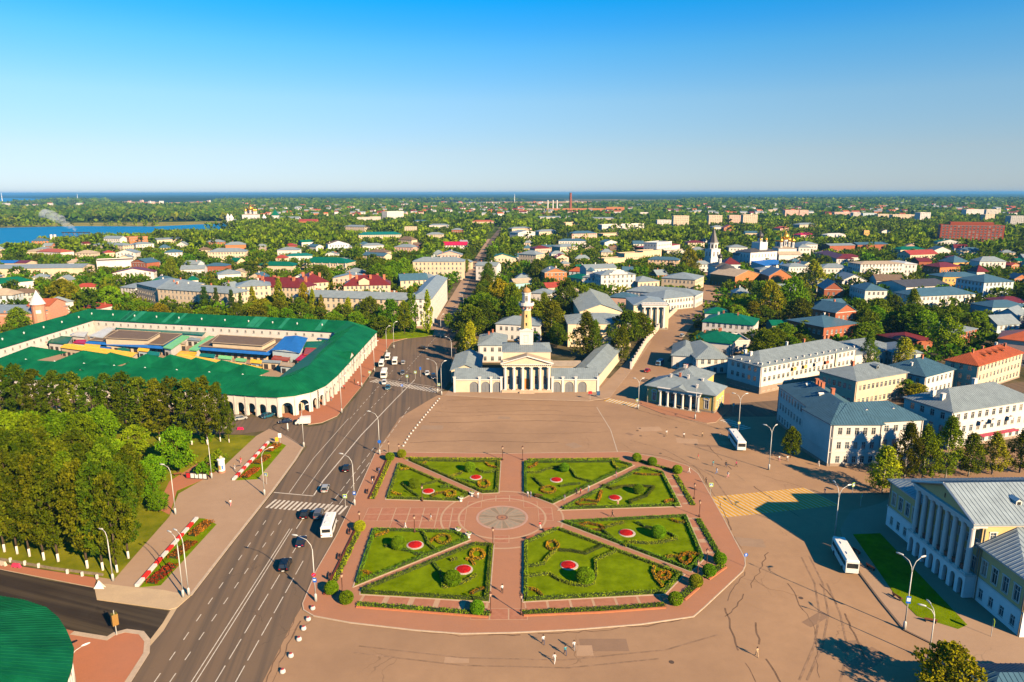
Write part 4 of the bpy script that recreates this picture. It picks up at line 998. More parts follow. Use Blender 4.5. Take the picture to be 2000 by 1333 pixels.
# ------------------------------------------------------------------ arcaded market rows (green roof)
def loft(par,name,A,B,za,zb,m,seams=0.0,th=0.2,closed=True):
 polys=[];n=len(A)
 for i in range(n if closed else n-1):
  j=(i+1)%n
  if math.dist(A[i],A[j])<0.05 and math.dist(B[i],B[j])<0.05:continue
  p=[(*A[i],za),(*A[j],za),(*B[j],zb),(*B[i],zb)]
  if math.dist(B[i],B[j])<0.05:p=p[:3]
  if math.dist(A[i],A[j])<0.05:p=[p[0],p[2],p[3]]
  polys.append(p)
 return roof_obj(par,polys,m,name,th,seams=seams)
M_ROWS=mat('rows_plaster',(0.66,0.60,0.55),0.85,var=0.1,scale=0.4)
M_GREENR=mat('rows_green_roof',(0.003,0.105,0.042),0.45,var=0.3,scale=0.16,c2=(0.006,0.15,0.06),spec=0.12)
BAY={}
def bay_mesh(w,H,key):
 k=(round(w,2),key)
 if k not in BAY:
  mb=MB();arch_wall(mb,w,H,w*0.66,3.0,0.7)
  for s in(-1,1):mb.box((s*w/2,-0.08,H/2),(0.5,0.2,H))
  mb.box((0,-0.12,H-0.25),(w,0.3,0.3))
  BAY[k]=mb.mesh('arcade_bay',M_ROWS)
 return BAY[k]
BACK={}
def back_mesh(w,H,v):
 k=(round(w,2),v)
 if k not in BACK:
  mb=MB();mb.face([(-w/2,0,0),(w/2,0,0),(w/2,0,H),(-w/2,0,H)])
  mb.face([(-0.9,-0.03,0),(0.9,-0.03,0),(0.9,-0.03,2.7),(-0.9,-0.03,2.7)],1)
  mb.box((0,-0.06,2.85),(2.2,0.2,0.25),m=2 if v==0 else 0)
  BACK[k]=mb.mesh('shop_front',[mat('rows_inner',(0.66,0.52,0.38),0.85),M_DARK if v else M_DOOR,mat('shop_sign',(0.35,0.05,0.04),0.6)])
 return BACK[k]
def arcade(par,pts,H=7.0,bay=4.3,gallery=3.6,seed=1):
 rg=random.Random(seed)
 for a,b in zip(pts[:-1],pts[1:]):
  L=math.dist(a,b);n=max(1,round(L/bay));w=L/n;h=math.atan2(b[1]-a[1],b[0]-a[0])
  for i in range(n):
   t=(i+0.5)/n;x,y=a[0]+(b[0]-a[0])*t,a[1]+(b[1]-a[1])*t
   inst('arcade_bay',bay_mesh(w,H,0),par,(x,y,0),h)
   inst('shop_front',back_mesh(w,H-0.3,rg.randint(0,1)),par,(x-math.sin(h)*gallery,y+math.cos(h)*gallery,0.0),h)
mr=empty('market_rows',(0,0,0));tag(mr,'huge white arcaded market rows with green roof round a courtyard of stalls','market building')
O=[(-237,252.5),(-92,216.9),(-84,214.9),(-76.5,213.8),(-71.5,215.6),(-67.4,219.6),(-64.9,226.8),(-64.2,240),(-65.2,320),(-74,334.5),(-237,374.5)]
curve=range(1,8)
Rg=offset_ring(O,9.0)
Ii=[]
icorner=(-82.6,231.6)
Ioff=offset_ring([O[0],(-66,211.0),(-65.2,320),(-74,334.5),O[10]],17.5)
Ii=[Ioff[0]]+[Ioff[1]]*7+[Ioff[2],Ioff[3],Ioff[4]]
eave_o=offset_ring(O,-0.7)
loft(mr,'roof',eave_o,Rg,7.2,11.2,M_GREENR,0.9)
loft(mr,'courtyard_roof',Rg,offset_ring(Ii[:1]+[Ii[1]]+Ii[8:],0.6)[:1]+[offset_ring(Ii[:1]+[Ii[1]]+Ii[8:],0.6)[1]]*7+offset_ring(Ii[:1]+[Ii[1]]+Ii[8:],0.6)[2:],11.2,7.3,M_GREENR,0.9)
arcade(mr,O[0:9]+[O[9]],seed=3)
mb=MB()
for a,b in zip([O[9],O[10]],[O[10],O[0]]):mb.face([(*a,0),(*b,0),(*b,7.1),(*a,7.1)])
mb.build('outer_wall',M_ROWS,mr)
Iu=[Ii[0],Ii[1],Ii[8],Ii[9],Ii[10]]
mb=MB()
for i in range(5):
 a,b=Iu[i],Iu[(i+1)%5];mb.face([(*b,0),(*a,0),(*a,7.2),(*b,7.2)])
mb.build('courtyard_wall',M_ROWS,mr)
slab('courtyard',Iu,-0.02,0.05,M_PAVE)
cw=win_mesh(1.1,1.3)[2]
for a,b in((Iu[4],Iu[3]),(Iu[0],Iu[4])): # windows of the courtyard walls that face the camera
 for x,y,h in walk([a,b],4.6,3.0):inst('window',cw,mr,(x+math.sin(h)*0.16,y-math.cos(h)*0.16,4.6),h)
 # roof vents of the long slopes
vent=MB();vent.lathe([(0.28,0),(0.28,0.55),(0.45,0.6),(0.05,0.95)],n=8);vent_me=vent.mesh('roof_vent',emit_free('vent_metal',(0.6,0.62,0.6),0.4))
for a,b in((Rg[10],Rg[9]),(Rg[0],Rg[10]),(Rg[1],Rg[0])):
 for x,y,h in walk([a,b],13.5,6.0):
  nx,ny=math.sin(h)*4.5,-math.cos(h)*4.5
  if(a,b)==(Rg[1],Rg[0]):nx,ny=-nx*-1,-ny*-1
  inst('roof_vent',vent_me,mr,(x+nx,y+ny,9.2))
  # tent roofs rising from the south wing towards the courtyard
for k,(px,py)in enumerate([(60,676),(162,684),(215,688),(285,691),(332,692),(382,698),(432,703),(474,711)]):
 x,y=G(px,py,11.4)
 s=7.6 if k>1 else 10.0
 roof_obj(mr,roof_polys(s*1.6,s*1.7,7.6,3.9,'pyr',0.2),M_GREENR,'tent_roof',0.2,(x,y,0),math.radians(-13.8),0.9)
 # pediments over the entrances: south front and the white gable on the east roof
def gable_front(par,x,y,rz,w,z,rise,d,m=M_ROWS):
 mb=MB();mb.face([(-w/2,0,z),(w/2,0,z),(0,0,z+rise)]);mb.face([(w/2,0.6,z),(-w/2,0.6,z),(0,0.6,z+rise)])
 mb.box((0,-0.15,z-0.2),(w+0.6,0.5,0.4))
 g=mb.build('gable',m,par,(x,y,0),rz)
 roof_obj(par,[[(w/2+.3,-0.4,z-0.1),(w/2+.3,d,z-0.1),(0,d,z+rise+.1),(0,-0.4,z+rise+.1)],[(-w/2-.3,d,z-0.1),(-w/2-.3,-0.4,z-0.1),(0,-0.4,z+rise+.1),(0,d,z+rise+.1)]],M_GREENR,'gable_roof',0.2,(x,y,0),rz)
gx,gy=G(162,735,7.2)
gable_front(mr,gx,gy-0.5,math.atan2(-35.6,145),15.0,7.0,3.4,10)
gable_front(mr,-64.5,266.0,math.pi/2,11.0,7.0,3.0,9)
note_foot(O,11,0.5)
# stalls and halls inside the courtyard
def stall(label,quad,z,wallc,roofc,cat='market stall',rise=0.0,name='market_stall',aw=None):
 P=GP(quad,z)
 if area2(P)<0:P=P[::-1]
 c=(sum(p[0]for p in P)/len(P),sum(p[1]for p in P)/len(P))
 e=empty(name,(*c,0.05));tag(e,label,cat)
 Q=[(x-c[0],y-c[1])for x,y in P]
 mb=MB();mb.prism(offset_ring(Q,0.5),0,z-0.2);mb.build('wall',wm_(wallc),e)
 if rise>0 and len(Q)==4:
  k=0 if math.dist(Q[0],Q[1])<math.dist(Q[1],Q[2])else 1
  a,b,cc,d=(Q[k],Q[(k+1)%4],Q[(k+2)%4],Q[(k+3)%4])
  m1,m2=((a[0]+b[0])/2,(a[1]+b[1])/2),((cc[0]+d[0])/2,(cc[1]+d[1])/2)
  roof_obj(e,[[(*b,z),(*cc,z),(*m2,z+rise),(*m1,z+rise)],[(*d,z),(*a,z),(*m1,z+rise),(*m2,z+rise)]],rm_(roofc),'roof',0.15,seams=1.0)
  mb=MB();mb.face([(*a,z),(*b,z),(*m1,z+rise)]);mb.face([(*cc,z),(*d,z),(*m2,z+rise)]);mb.build('gable',wm_(wallc),e)
 else:
  mb=MB();mb.prism(Q,z-0.2,z);mb.build('roof',rm_(roofc),e)
  mb=MB();ribbon(mb,offset_ring(Q,0.15)+offset_ring(Q,0.15)[:1],0.2,z,z+0.25);mb.build('roof_edge',rm_('tan' if roofc=='brown' else roofc),e)
 if aw:
  mb=MB();o2=offset_ring(Q,-1.8)
  for i in range(len(Q)):
   j=(i+1)%len(Q);mb.face([(*o2[i],z-1.3),(*o2[j],z-1.3),(*Q[j],z-0.4),(*Q[i],z-0.4)])
  mb.build('awning',rm_(aw),e)
  # fascia openings towards the camera
 n=max(2,int(math.dist(Q[0],Q[1])/4));sh=MB();sh.box((0,0,1.1),(1.8,0.12,2.0));shm=bpy.data.meshes.get('shutter')or sh.mesh('shutter',M_METAL)
 R_=offset_ring(Q,0.45)
 for i in range(len(Q)):
  a,b=R_[i],R_[(i+1)%len(Q)]
  if b[0]-a[0]>2.5:
   for x,y,h in walk([a,b],3.4,1.6):inst('shutter',shm,e,(x,y,0),h)
 return e
stall('low brown flat-roofed market hall with blue awning, west half of the courtyard',[(172,664),(318,674),(356,652),(222,645)],4.6,'peach','brown','market hall',name='market_hall',aw='blue')
stall('raised upper storey of the western courtyard hall, brown flat roof',[(203,660),(288,664),(314,649),(232,644)],6.6,'cream','brown','market hall',name='market_hall')
stall('low brown flat-roofed market hall with blue awning, middle of the courtyard',[(388,676),(520,686),(556,662),(425,655)],4.6,'peach','brown','market hall',name='market_hall',aw='blue')
stall('raised upper storey of the middle courtyard hall, brown flat roof',[(412,669),(512,676),(540,661),(428,654)],6.6,'cream','brown','market hall',name='market_hall')
stall('tall bright blue roofed pavilion at the east end of the courtyard',[(529,684),(585,690),(601,660),(556,657)],5.4,'lightblue','blue','market hall',name='market_pavilion',rise=0.8)
stall('long white roofed stall row in the west of the courtyard',[(172,656),(200,660),(224,641),(208,639)],5.0,'white','white')
stall('long yellow roofed stall row nearer the brick tower',[(116,678),(258,697),(270,689),(134,671)],4.0,'cream','yellow',rise=0.5)
stall('long yellow roofed stall row before the middle hall',[(336,699),(500,729),(513,717),(354,691)],4.0,'cream','yellow',rise=0.5)
stall('light green awning row between the two brown halls',[(318,679),(334,682),(370,657),(356,655)],4.0,'white','lime')
stall('dark green awning row beside the light green one',[(306,674),(318,677),(356,653),(346,652)],4.1,'white','green')
stall('second light green awning row left of the middle hall',[(368,683),(384,685),(420,658),(408,656)],4.0,'white','lime')
stall('red flat-roofed stall beside the blue pavilion',[(592,693),(620,694),(628,681),(596,680)],4.2,'orange','red')
stall('crimson flat-roofed stall in front of the red one',[(577,703),(604,706),(612,693),(590,691)],3.8,'orange','crimson')
stall('dark green flat-roofed stall behind the red one',[(592,680),(640,678),(634,667),(598,668)],4.2,'white','green')
stall('small blue roofed stall in the northeast corner of the courtyard',[(620,661),(645,663),(655,655),(626,655)],3.8,'white','blue')
stall('green roofed stall row in the far west of the courtyard',[(92,668),(130,672),(140,658),(108,656)],4.0,'white','green')
stall('small crimson roofed stall by the western courtyard wall',[(70,664),(90,668),(92,664),(76,660)],3.6,'white','crimson')
stall('pale green flat-roofed stall row by the north courtyard wall',[(225,641),(395,655),(402,648),(230,636)],3.6,'white','teal')
stall('crimson awning stall west of the brown hall',[(142,669),(166,671),(168,664),(150,664)],3.6,'white','crimson')
stall('small white roofed stall among the western stalls',[(138,655),(165,658),(172,648),(150,647)],4.0,'white','white')
SR=random.Random(21);STL=[(150,652),(128,662),(300,690),(280,683),(240,684),(200,680),(365,690),(405,694),(440,698),(470,703),(500,706),(530,706),(548,700),(560,712),(345,668),(378,662),(400,662),(640,668),(612,712),(100,655),(180,675)]
for k,(px,py)in enumerate(STL):
 c_=SR.choice(['green','teal','blue','white','lime','red','tan','yellow','grey']);w_,h_=SR.uniform(12,21),SR.uniform(3,5.5)
 stall('%s %s roofed stall in the courtyard %s'%(SR.choice(['small','narrow','low']),c_,['behind the western hall','in the west corner','before the tent roofs, middle','above the tent roofs','left of the yellow row','near the long yellow row','by the middle yellow row','under the middle hall','before the middle hall','right of the middle yellow row','near the inner south corner','before the blue pavilion','under the blue pavilion','at the inner south corner','between the two halls','left of the middle hall','beside the middle hall roof','in the north corner','before the crimson stall','by the west wall','before the western hall'][k]),[(px-w_,py+h_*.4),(px+w_*.8,py+h_),(px+w_,py-h_*.4),(px-w_*.7,py-h_)],SR.uniform(2.8,3.8),SR.choice(['white','cream','lightblue']),c_,rise=SR.choice([0,0.5]))
for k in range(9):
 t=SR.uniform(0.05,0.95);a,b=Rg[10],Rg[9];x,y=a[0]+(b[0]-a[0])*t,a[1]+(b[1]-a[1])*t;w_=SR.uniform(1.5,5);n_=Vector((b[0]-a[0],b[1]-a[1])).normalized();d_=Vector((n_.y,-n_.x))
 q=[(x,y,11.2),(x+n_.x*w_,y+n_.y*w_,11.2),(x+n_.x*w_+d_.x*8.4,y+n_.y*w_+d_.y*8.4,7.6),(x+d_.x*8.4,y+d_.y*8.4,7.6)]
 mb=MB();mb.face([(u,v,z+0.05)for u,v,z in q]);mb.build('faded_panel',mat('faded_green',(0.02,0.21,0.11),0.5,var=0.2,scale=0.3),mr)
 # ------------------------------------------------------------------ second market building cut by the lower frame corner
m2=empty('market_rows',(0,0,0));tag(m2,'white market building with curved green roof beside the red corner pavement','market building')
O2=[(-60.0,60),(-60.0,79.7),(-61.7,83.8),(-63.9,87.7),(-67.4,91.6),(-70.9,95.0),(-74.6,97.7),(-79.7,99.8),(-85,101.0),(-150,108)]
Rr=offset_line(O2,9.5)
roof_obj(m2,[[(*O2[i],7.3),(*O2[i+1],7.3),(*Rr[i+1],11.6),(*Rr[i],11.6)]for i in range(9)],M_GREENR,'roof',0.2,seams=0.8)
In2=offset_line(O2,19.0);ic=(In2[0][0],In2[9][1])
roof_obj(m2,[[(*Rr[i],11.6),(*Rr[i+1],11.6),(In2[0][0],60 if i==0 else 82,7.3)if i==0 else(ic[0],ic[1]-0.01*i,7.3)]for i in range(1,8)]+[[(*Rr[0],11.6),(*Rr[1],11.6),(*ic,7.3),(In2[0][0],60,7.3)],[(*Rr[8],11.6),(*Rr[9],11.6),(*In2[9],7.3),(*ic,7.3)]],M_GREENR,'courtyard_roof')
arcade(m2,offset_line(O2,0.7),seed=5)
note_foot([(-58,60),(-58,82),(-72,100),(-150,110),(-150,60)],12)
# ------------------------------------------------------------------ fire station with watch tower
fs=empty('fire_station',(5.4,242.0,0));tag(fs,'cream fire station with white column portico and tall yellow watch tower','fire station')
M_FS=mat('fire_station_plaster',(0.66,0.53,0.38),0.85,var=0.08,scale=0.4)
M_GATE=mat('grey_gate',(0.20,0.20,0.21),0.6,var=0.1)
# attic block behind the portico
volume(fs,17.8,15.0,14.4,0,12.8,wmat=M_FS,roof='grey',rtype='hip',rise=1.6,ov=0.4,st=0,inset=4.0,band=[13.9],seams=0.75)
# recessed front wall with door and windows
mb=MB();ops=[(-6.6,2.6,1.2,3.3),(-3.4,2.6,1.2,3.3),(0,1.0,1.7,3.9),(3.4,2.6,1.2,3.3),(6.6,2.6,1.2,3.3)]
wall_holes(mb,17.6,0,12.0,ops,lambda u,o,z:(u,1.6+o,z));mb.build('front_wall',M_FS,fs)
for i,(u,b,w,h)in enumerate(ops):
 if i==2:
  d=MB();d.box((0,0.1,h/2),(w,0.08,h));do=d.build('door',mat('orange_door',(0.62,0.20,0.05),0.6),fs,(u,1.6,b))
  hb=MB();hb.box((0.5,0.02,1.2),(0.08,0.08,0.3));hb.build('handle',M_METAL,do)
 else:
  f_,p_,c_=win_mesh(w,h);o=inst('window',f_,fs,(u,1.6,b));inst('pane',p_,o)
mb=MB();mb.box((0,2.0,0.5),(18.6,5.0,1.0));mb.box((0,-0.85,0.33),(5.5,0.8,0.66));mb.box((0,-1.5,0.17),(5.5,0.6,0.34));mb.build('podium',mat('fs_podium',(0.55,0.40,0.28),0.9),fs)
cm=column_mesh(8.8,0.52)
for k in range(6):inst('column',cm,fs,(-8.0+3.2*k,0.3,1.0))
mb=MB();mb.box((0,1.3,10.25),(18.2,3.2,0.9));mb.build('frieze',M_FS,fs)
mb=MB();mb.box((0,1.2,9.95),(18.0,2.9,0.3));mb.box((0,1.1,10.85),(19.2,3.9,0.28))
for k in range(26):mb.box((-9.0+0.72*k,-0.72,10.62),(0.3,0.3,0.16))
mb.build('entablature',M_TRIM,fs)
mb=MB();w=9.3
mb.face([(-w,-0.35,10.99),(w,-0.35,10.99),(0,-0.35,13.5)]);mb.build('pediment',M_FS,fs)
for s in(-1,1):
 mb=MB();mb.tube([(s*9.6,-0.6,11.05),(0,-0.6,13.75)],0.28,4);mb.build('raking_cornice',M_TRIM,fs)
roof_obj(fs,[[(9.7,-0.95,11.0),(9.7,5.3,11.0),(0,5.3,13.85),(0,-0.95,13.85)],[(-9.7,5.3,11.0),(-9.7,-0.95,11.0),(0,-0.95,13.85),(0,5.3,13.85)]],rm_('tan'),'portico_roof',0.18)
# garage wings
def gate_wing(x0,x1,gates,nm):
 L=x1-x0;mb=MB();n=len(gates);
 xs=sorted(gates);cuts=[x0]+[(a+b)/2 for a,b in zip(xs[:-1],xs[1:])]+[x1]
 for i,gx_ in enumerate(xs):
  a,b=cuts[i],cuts[i+1];half=min(gx_-a,b-gx_);p=MB();arch_wall(p,2*half,5.0,3.2,2.5,0.5,8)
  for f in p.f:mb.face([(p.v[v][0]+gx_,p.v[v][1],p.v[v][2])for v in f])
  for u,v in((a,gx_-half),(gx_+half,b)):
   if v-u>0.05:mb.face([(u,0,0),(v,0,0),(v,0,5.0),(u,0,5.0)])
  g=MB();g.box((0,0.3,2.1),(3.25,0.12,4.2));g.box((0,0.22,1.5),(0.08,0.08,2.9))
  for zz in(0.8,1.6,2.4):g.box((0,0.225,zz),(2.6,0.04,0.06))
  g.build('gate',M_GATE,fs,(gx_,0.2,0))
 tr=MB()
 for xx in[x0+0.4]+[c for c in cuts[1:-1]]+[x1-0.4]:
  tr.box((xx,-0.1,2.9),(0.8,0.35,5.8));tr.box((xx,-0.1,5.9),(1.2,0.6,0.25))
 tr.box(((x0+x1)/2,-0.12,4.85),(L,0.3,0.35));tr.build('pilaster_trim',M_TRIM,fs,(0,0.2,0))
 mb.build(nm,M_FS,fs,(0,0.2,0))
 roof_obj(fs,[[(x0,0.5,5.0),(x1,0.5,5.0),(x1,7.0,7.6),(x0,7.0,7.6)],[(x1,13.0,5.0),(x0,13.0,5.0),(x0,7.0,7.6),(x1,7.0,7.6)]],rm_('grey'),'wing_roof',0.2,seams=0.75)
 mb=MB()
 for xe in(x0,x1):mb.face([(xe,0.5,0),(xe,13.0,0),(xe,13.0,4.9),(xe,7.0,7.5),(xe,0.5,4.9)])
 mb.face([(x1,12.9,0),(x0,12.9,0),(x0,12.9,4.9),(x1,12.9,4.9)]);mb.build('wing_wall',M_FS,fs)
gate_wing(-27.0,-9.0,[-19.5,-15.3,-11.0],'gate_wall')
gate_wing(9.0,26.6,[10.9,15.6,20.4],'gate_wall')
volume(fs,11.0,26.0,5.0,-23.5,26.5,wmat=M_FS,roof='grey',rtype='gablef',rise=2.4,st=1,sides='l',seams=0.75)
volume(fs,10.0,44.0,5.2,30.0,30.0,rz=math.radians(-19),wmat=M_FS,roof='grey',rtype='gablef',rise=2.6,st=1,sides='',seams=0.75)
volume(fs,13.0,6.0,4.6,15.5,24.5,wall='peach',roof='tan',rtype='shed',rise=0.6,st=0)
for gx_,w in((12.0,1.4),(17.5,3.2)):
 d=MB();d.box((0,0,1.4),(w,0.1,2.8));d.build('yard_door',mat('orange_door',(0.62,0.20,0.05),0.6),fs,(gx_,21.45,0.6))
note_foot([(-23,242),(33,242),(52,290),(40,292),(24,262),(-22,285)],14,0.9)
# watch tower
tw=empty('watch_tower_base',(0,13.5,0),parent=fs);tw.name='watch_tower'
mb=MB();mb.box((0,0,18.2),(5.0,5.0,6.0));mb.box((0,0,20.9),(5.5,5.5,0.35));mb.build('tower_base',M_TRIM,tw)
f_,p_,c_=win_mesh(1.3,2.6,'white');inst('window',c_,tw,(0,-2.55,16.6));inst('window',c_,tw,(2.55,0,16.6),math.pi/2)
for s,rz_ in((0,0),(1,math.pi/2)):
 mb=MB();mb.face([(-2.6,-2.7,21.1),(2.6,-2.7,21.1),(0,-2.7,22.0)]);mb.face([(-2.6,-2.7,21.1),(0,-2.7,22.0),(0,-1.2,22.0)]);mb.face([(0,-2.7,22.0),(2.6,-2.7,21.1),(0,-1.2,22.0)])
 mb.build('tower_gable',M_TRIM,tw,(0,0,0),rz_)
mb=MB();mb.lathe([(2.35,20.9),(1.72,28.6)],n=8);mb.build('shaft',mat('tower_yellow',(0.60,0.41,0.18),0.85,var=0.06),tw,rz=math.pi/8)
for zz,yy in((23.4,-2.02),(26.5,-1.78)):
 mb=MB();mb.box((0,0,0),(0.5,0.12,1.1));mb.build('slit_window',M_DARK,tw,(0,yy,zz))
mb=MB();mb.lathe([(1.75,28.5),(1.85,28.9),(2.0,29.6),(2.75,30.3),(2.9,30.5),(2.9,31.6),(2.75,31.6),(2.75,30.7),(1.5,30.7)],n=16);mb.build('gallery',M_TRIM,tw)
for k in range(12):
 a=k*math.pi/6;mb=MB();mb.box((0,0,0),(0.25,0.5,0.9));mb.build('bracket',mat('bracket_red',(0.45,0.16,0.10),0.8),tw,(2.25*math.cos(a),2.25*math.sin(a),29.7),a+math.pi/2)
mb=MB();mb.lathe([(1.62,30.7),(1.62,34.9),(1.95,35.0),(1.95,35.35)],n=8);mb.build('lantern_room',M_TRIM,tw,rz=math.pi/8)
for k in range(4):
 f_,p_,c_=win_mesh(1.0,2.0);a=k*math.pi/2;inst('window',c_,tw,(1.64*math.sin(a),-1.64*math.cos(a),32.2),a)
mb=MB();mb.lathe([(1.75,35.35),(1.6,36.0),(1.1,36.7),(0.35,37.15),(0.12,37.3),(0.12,38.2)],n=16);mb.build('dome',mat('tower_dome',(0.34,0.19,0.07),0.6,var=0.1),tw,smooth=True)
mb=MB();mb.tube([(2.0,0.3,35.2),(2.8,0.3,33.5)],0.05,4);mb.build('signal_arm',M_METAL,tw)
# ------------------------------------------------------------------ yellow guardhouse with white columns
gA,gB=Vector(G(1262,787)),Vector(G(1394,809));gt=(gB-gA);gL=gt.length;grz=math.atan2(gt.y,gt.x);gn=Vector((-gt.y,gt.x)).normalized()
gc=(gA+gB)/2
gh=empty('guardhouse',(gc.x,gc.y,0),grz);tag(gh,'yellow guardhouse with white columns, arched windows and grey hip roof on the square corner','guardhouse')
M_GY=mat('guardhouse_yellow',(0.66,0.44,0.14),0.85,var=0.08)
for sx in(-1,1):
 x=sx*(gL/2-2.7)
 volume(gh,5.4,12.0,6.4,x,6.0,wmat=M_GY,rtype='flat',parapet=0,st=0,wins={'f':[(0,1.3,1.3,2.9)],('r' if sx>0 else 'l'):[(-3,1.3,1.2,2.4),(0,1.3,1.2,2.4),(3,1.3,1.2,2.4)]},near=True,trim='w',base=0.8,band=[6.0])
 mb=MB()
 for r0,r1 in((0.75,1.15),):
  for i in range(8):
   p,q=math.pi*i/8,math.pi*(i+1)/8
   mb.face([(r0*math.cos(p),0,r0*math.sin(p)),(r1*math.cos(p),0,r1*math.sin(p)),(r1*math.cos(q),0,r1*math.sin(q)),(r0*math.cos(q),0,r0*math.sin(q))])
 mb.build('window_arch',M_TRIM,gh,(x,-0.07,4.35))
mb=MB();gops=[(-3.6,1.0,1.3,2.6),(0,0.6,1.8,3.4),(3.6,1.0,1.3,2.6)];wall_holes(mb,gL-10.8,0,6.4,gops,lambda u,o,z:(u,3.2+o,z));mb.build('porch_wall',mat('porch_plaster',(0.62,0.48,0.40),0.85),gh)
for i,(u,b,w,h)in enumerate(gops):
 if i==1:d=MB();d.box((0,0.1,h/2),(w,0.08,h));d.build('door',mat('guard_door',(0.50,0.20,0.05),0.6),gh,(u,3.2,b))
 else:f_,p_,c_=win_mesh(w,h,'white');o=inst('window',f_,gh,(u,3.2,b));inst('pane',p_,o)
gcm=column_mesh(5.4,0.42)
for k in range(6):inst('column',gcm,gh,(-6.6+2.64*k,-1.0,0.15))
for sx in(-1,1):inst('column',gcm,gh,(sx*6.6,1.0,0.15))
mb=MB();mb.box((0,0.6,6.0),(14.6,4.2,0.9));mb.box((0,0.5,6.52),(15.4,4.8,0.18));mb.build('entablature',M_TRIM,gh)
mb=MB();mb.box((0,-1.5,6.0),(13.6,0.06,0.5));mb.build('frieze_relief',mat('frieze_relief',(0.50,0.50,0.50),0.8,var=0.5,scale=2.5),gh)
mb=MB();mb.box((0,1.0,0.08),(15.6,6.0,0.16));mb.build('porch_floor',M_STONE,gh)
gro=roof_obj(gh,[[(-gL/2-.7,-0.8,6.5),(-7.7,-0.8,6.5),(-7.7,-2.0,6.65),(7.7,-2.0,6.65),(7.7,-0.8,6.5),(gL/2+.7,-0.8,6.5),(4.5,6.2,10.0),(-4.5,6.2,10.0)],[(gL/2+.7,-0.8,6.5),(gL/2+.7,12.8,6.5),(4.5,6.2,10.0)],[(gL/2+.7,12.8,6.5),(-gL/2-.7,12.8,6.5),(-4.5,6.2,10.0),(4.5,6.2,10.0)],[(-gL/2-.7,12.8,6.5),(-gL/2-.7,-0.8,6.5),(-4.5,6.2,10.0)]],rm_('grey'),'roof',0.2)
for x,y,z,b in((-5,4.6,9.0,'w'),(-2.0,5.4,9.6,True),(1.0,5.0,9.4,'w'),(6.0,5.0,8.9,'w'),(5.2,1.5,7.5,'w')):chimney(gro,x,y,z,0.6,0.6,1.2,b)
mb=MB();mb.face([(-3.2,-2.05,6.6),(3.2,-2.05,6.6),(0,-2.05,7.9)]);mb.face([(-3.2,-2.05,6.6),(0,-2.05,7.9),(0,2.0,8.0)]);mb.face([(0,-2.05,7.9),(3.2,-2.05,6.6),(0,2.0,8.0)]);mb.build('front_gable',rm_('grey'),gro)
volume(gh,13,18,6.0,-3.5,21.2,wmat=M_GY,roof='grey',rtype='hip',rise=3.4,st=1,sides='rl',chim=3,seams=0.75)
note_foot([tuple(gA),tuple(gB),tuple(gB+gn*30),tuple(gA+gn*30)],9,0.9)
# ------------------------------------------------------------------ columned mansion on the east side
ms=empty('mansion',(83.2,119.6,0),-math.pi/2+math.radians(1.5));tag(ms,'yellow and white mansion with eight tall columns, arcade and pediment, cut by the frame edge','mansion')
M_MY=mat('mansion_yellow',(0.66,0.46,0.20),0.85,var=0.07)
M_MW=mat('mansion_white',(0.84,0.82,0.80),0.85,var=0.06)
def two_tone(L,W,cx,cy,h,side_w,nm):
 for z0,hh,mm,wn in((0.0,4.5,M_MW,'lower'),(4.5,h-4.5,M_MY,'upper')):
  ws={}
  for s,ln in(('f',L),('r',W),('l',W)):
   if s in side_w:ws[s]=grid_wins(ln,hh,1,2.35,1.05 if wn=='lower' else 1.25,1.9 if wn=='lower' else 2.9,1.0,0.7)
  volume(ms,L,W,hh,cx,cy,z0,wmat=mm,rtype='flat',st=0,wins=ws,near=True,trim='w' if wn=='upper' else None,parapet=0,band=[0.0]if wn=='upper' else None,wallname='wall')
two_tone(11.2,34,-14.0,17,10.6,'fl','north')
two_tone(11.6,34,14.0,17,10.6,'fr','south')
for cx_,l_ in((-14.0,11.2),(14.0,11.6)):
 x0,x1=cx_-l_/2-0.5,cx_+l_/2+0.5;yr=17
 inner=x1 if cx_<0 else x0;outer=x0 if cx_<0 else x1
 mid=(x0+x1)/2
 mb=MB();mb.box((mid,17,10.5),(l_+0.9,34.9,0.35));mb.build('cornice',M_TRIM,ms)
 A_,B_=(outer,-0.6,10.7),(outer,34.6,10.7);C_,D_=(inner,34.6,10.7),(inner,-0.6,10.7)
 k1,k2=(inner,6.5,14.2),(inner,27.5,14.2)
 polys=[[D_,A_,k1]if cx_>0 else[A_,D_,k1],[A_,B_,k2,k1]if cx_>0 else[B_,A_,k1,k2],[B_,C_,k2]if cx_>0 else[C_,B_,k2]]
 roof_obj(ms,polys,rm_('pale'),'roof',0.18,seams=0.8)
 # centre: arcade below, eight columns, pediment, big gabled roof
cl=17.0
mb=MB();aw=cl/8
for k in range(8):
 p=MB();arch_wall(p,aw,4.7,1.25,2.9,0.7,8)
 for f in p.f:mb.face([(p.v[v][0]-cl/2+aw*(k+0.5),p.v[v][1]-1.9,p.v[v][2])for v in f])
for s in(-1,1):mb.face([(s*cl/2,-1.9,0),(s*cl/2,0.2,0),(s*cl/2,0.2,4.7),(s*cl/2,-1.9,4.7)])
mb.build('arcade',M_MW,ms)
mb=MB();mb.box((0,-0.95,4.62),(cl+0.5,2.4,0.3));mb.build('balcony_floor',M_TRIM,ms)
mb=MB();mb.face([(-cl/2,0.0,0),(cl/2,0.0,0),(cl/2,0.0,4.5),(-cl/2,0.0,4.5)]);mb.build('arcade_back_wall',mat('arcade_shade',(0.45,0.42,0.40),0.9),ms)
mcol=column_mesh(9.2,0.52)
for k in range(8):inst('column',mcol,ms,(-cl/2+0.7+(cl-1.4)*k/7,-1.35,4.77))
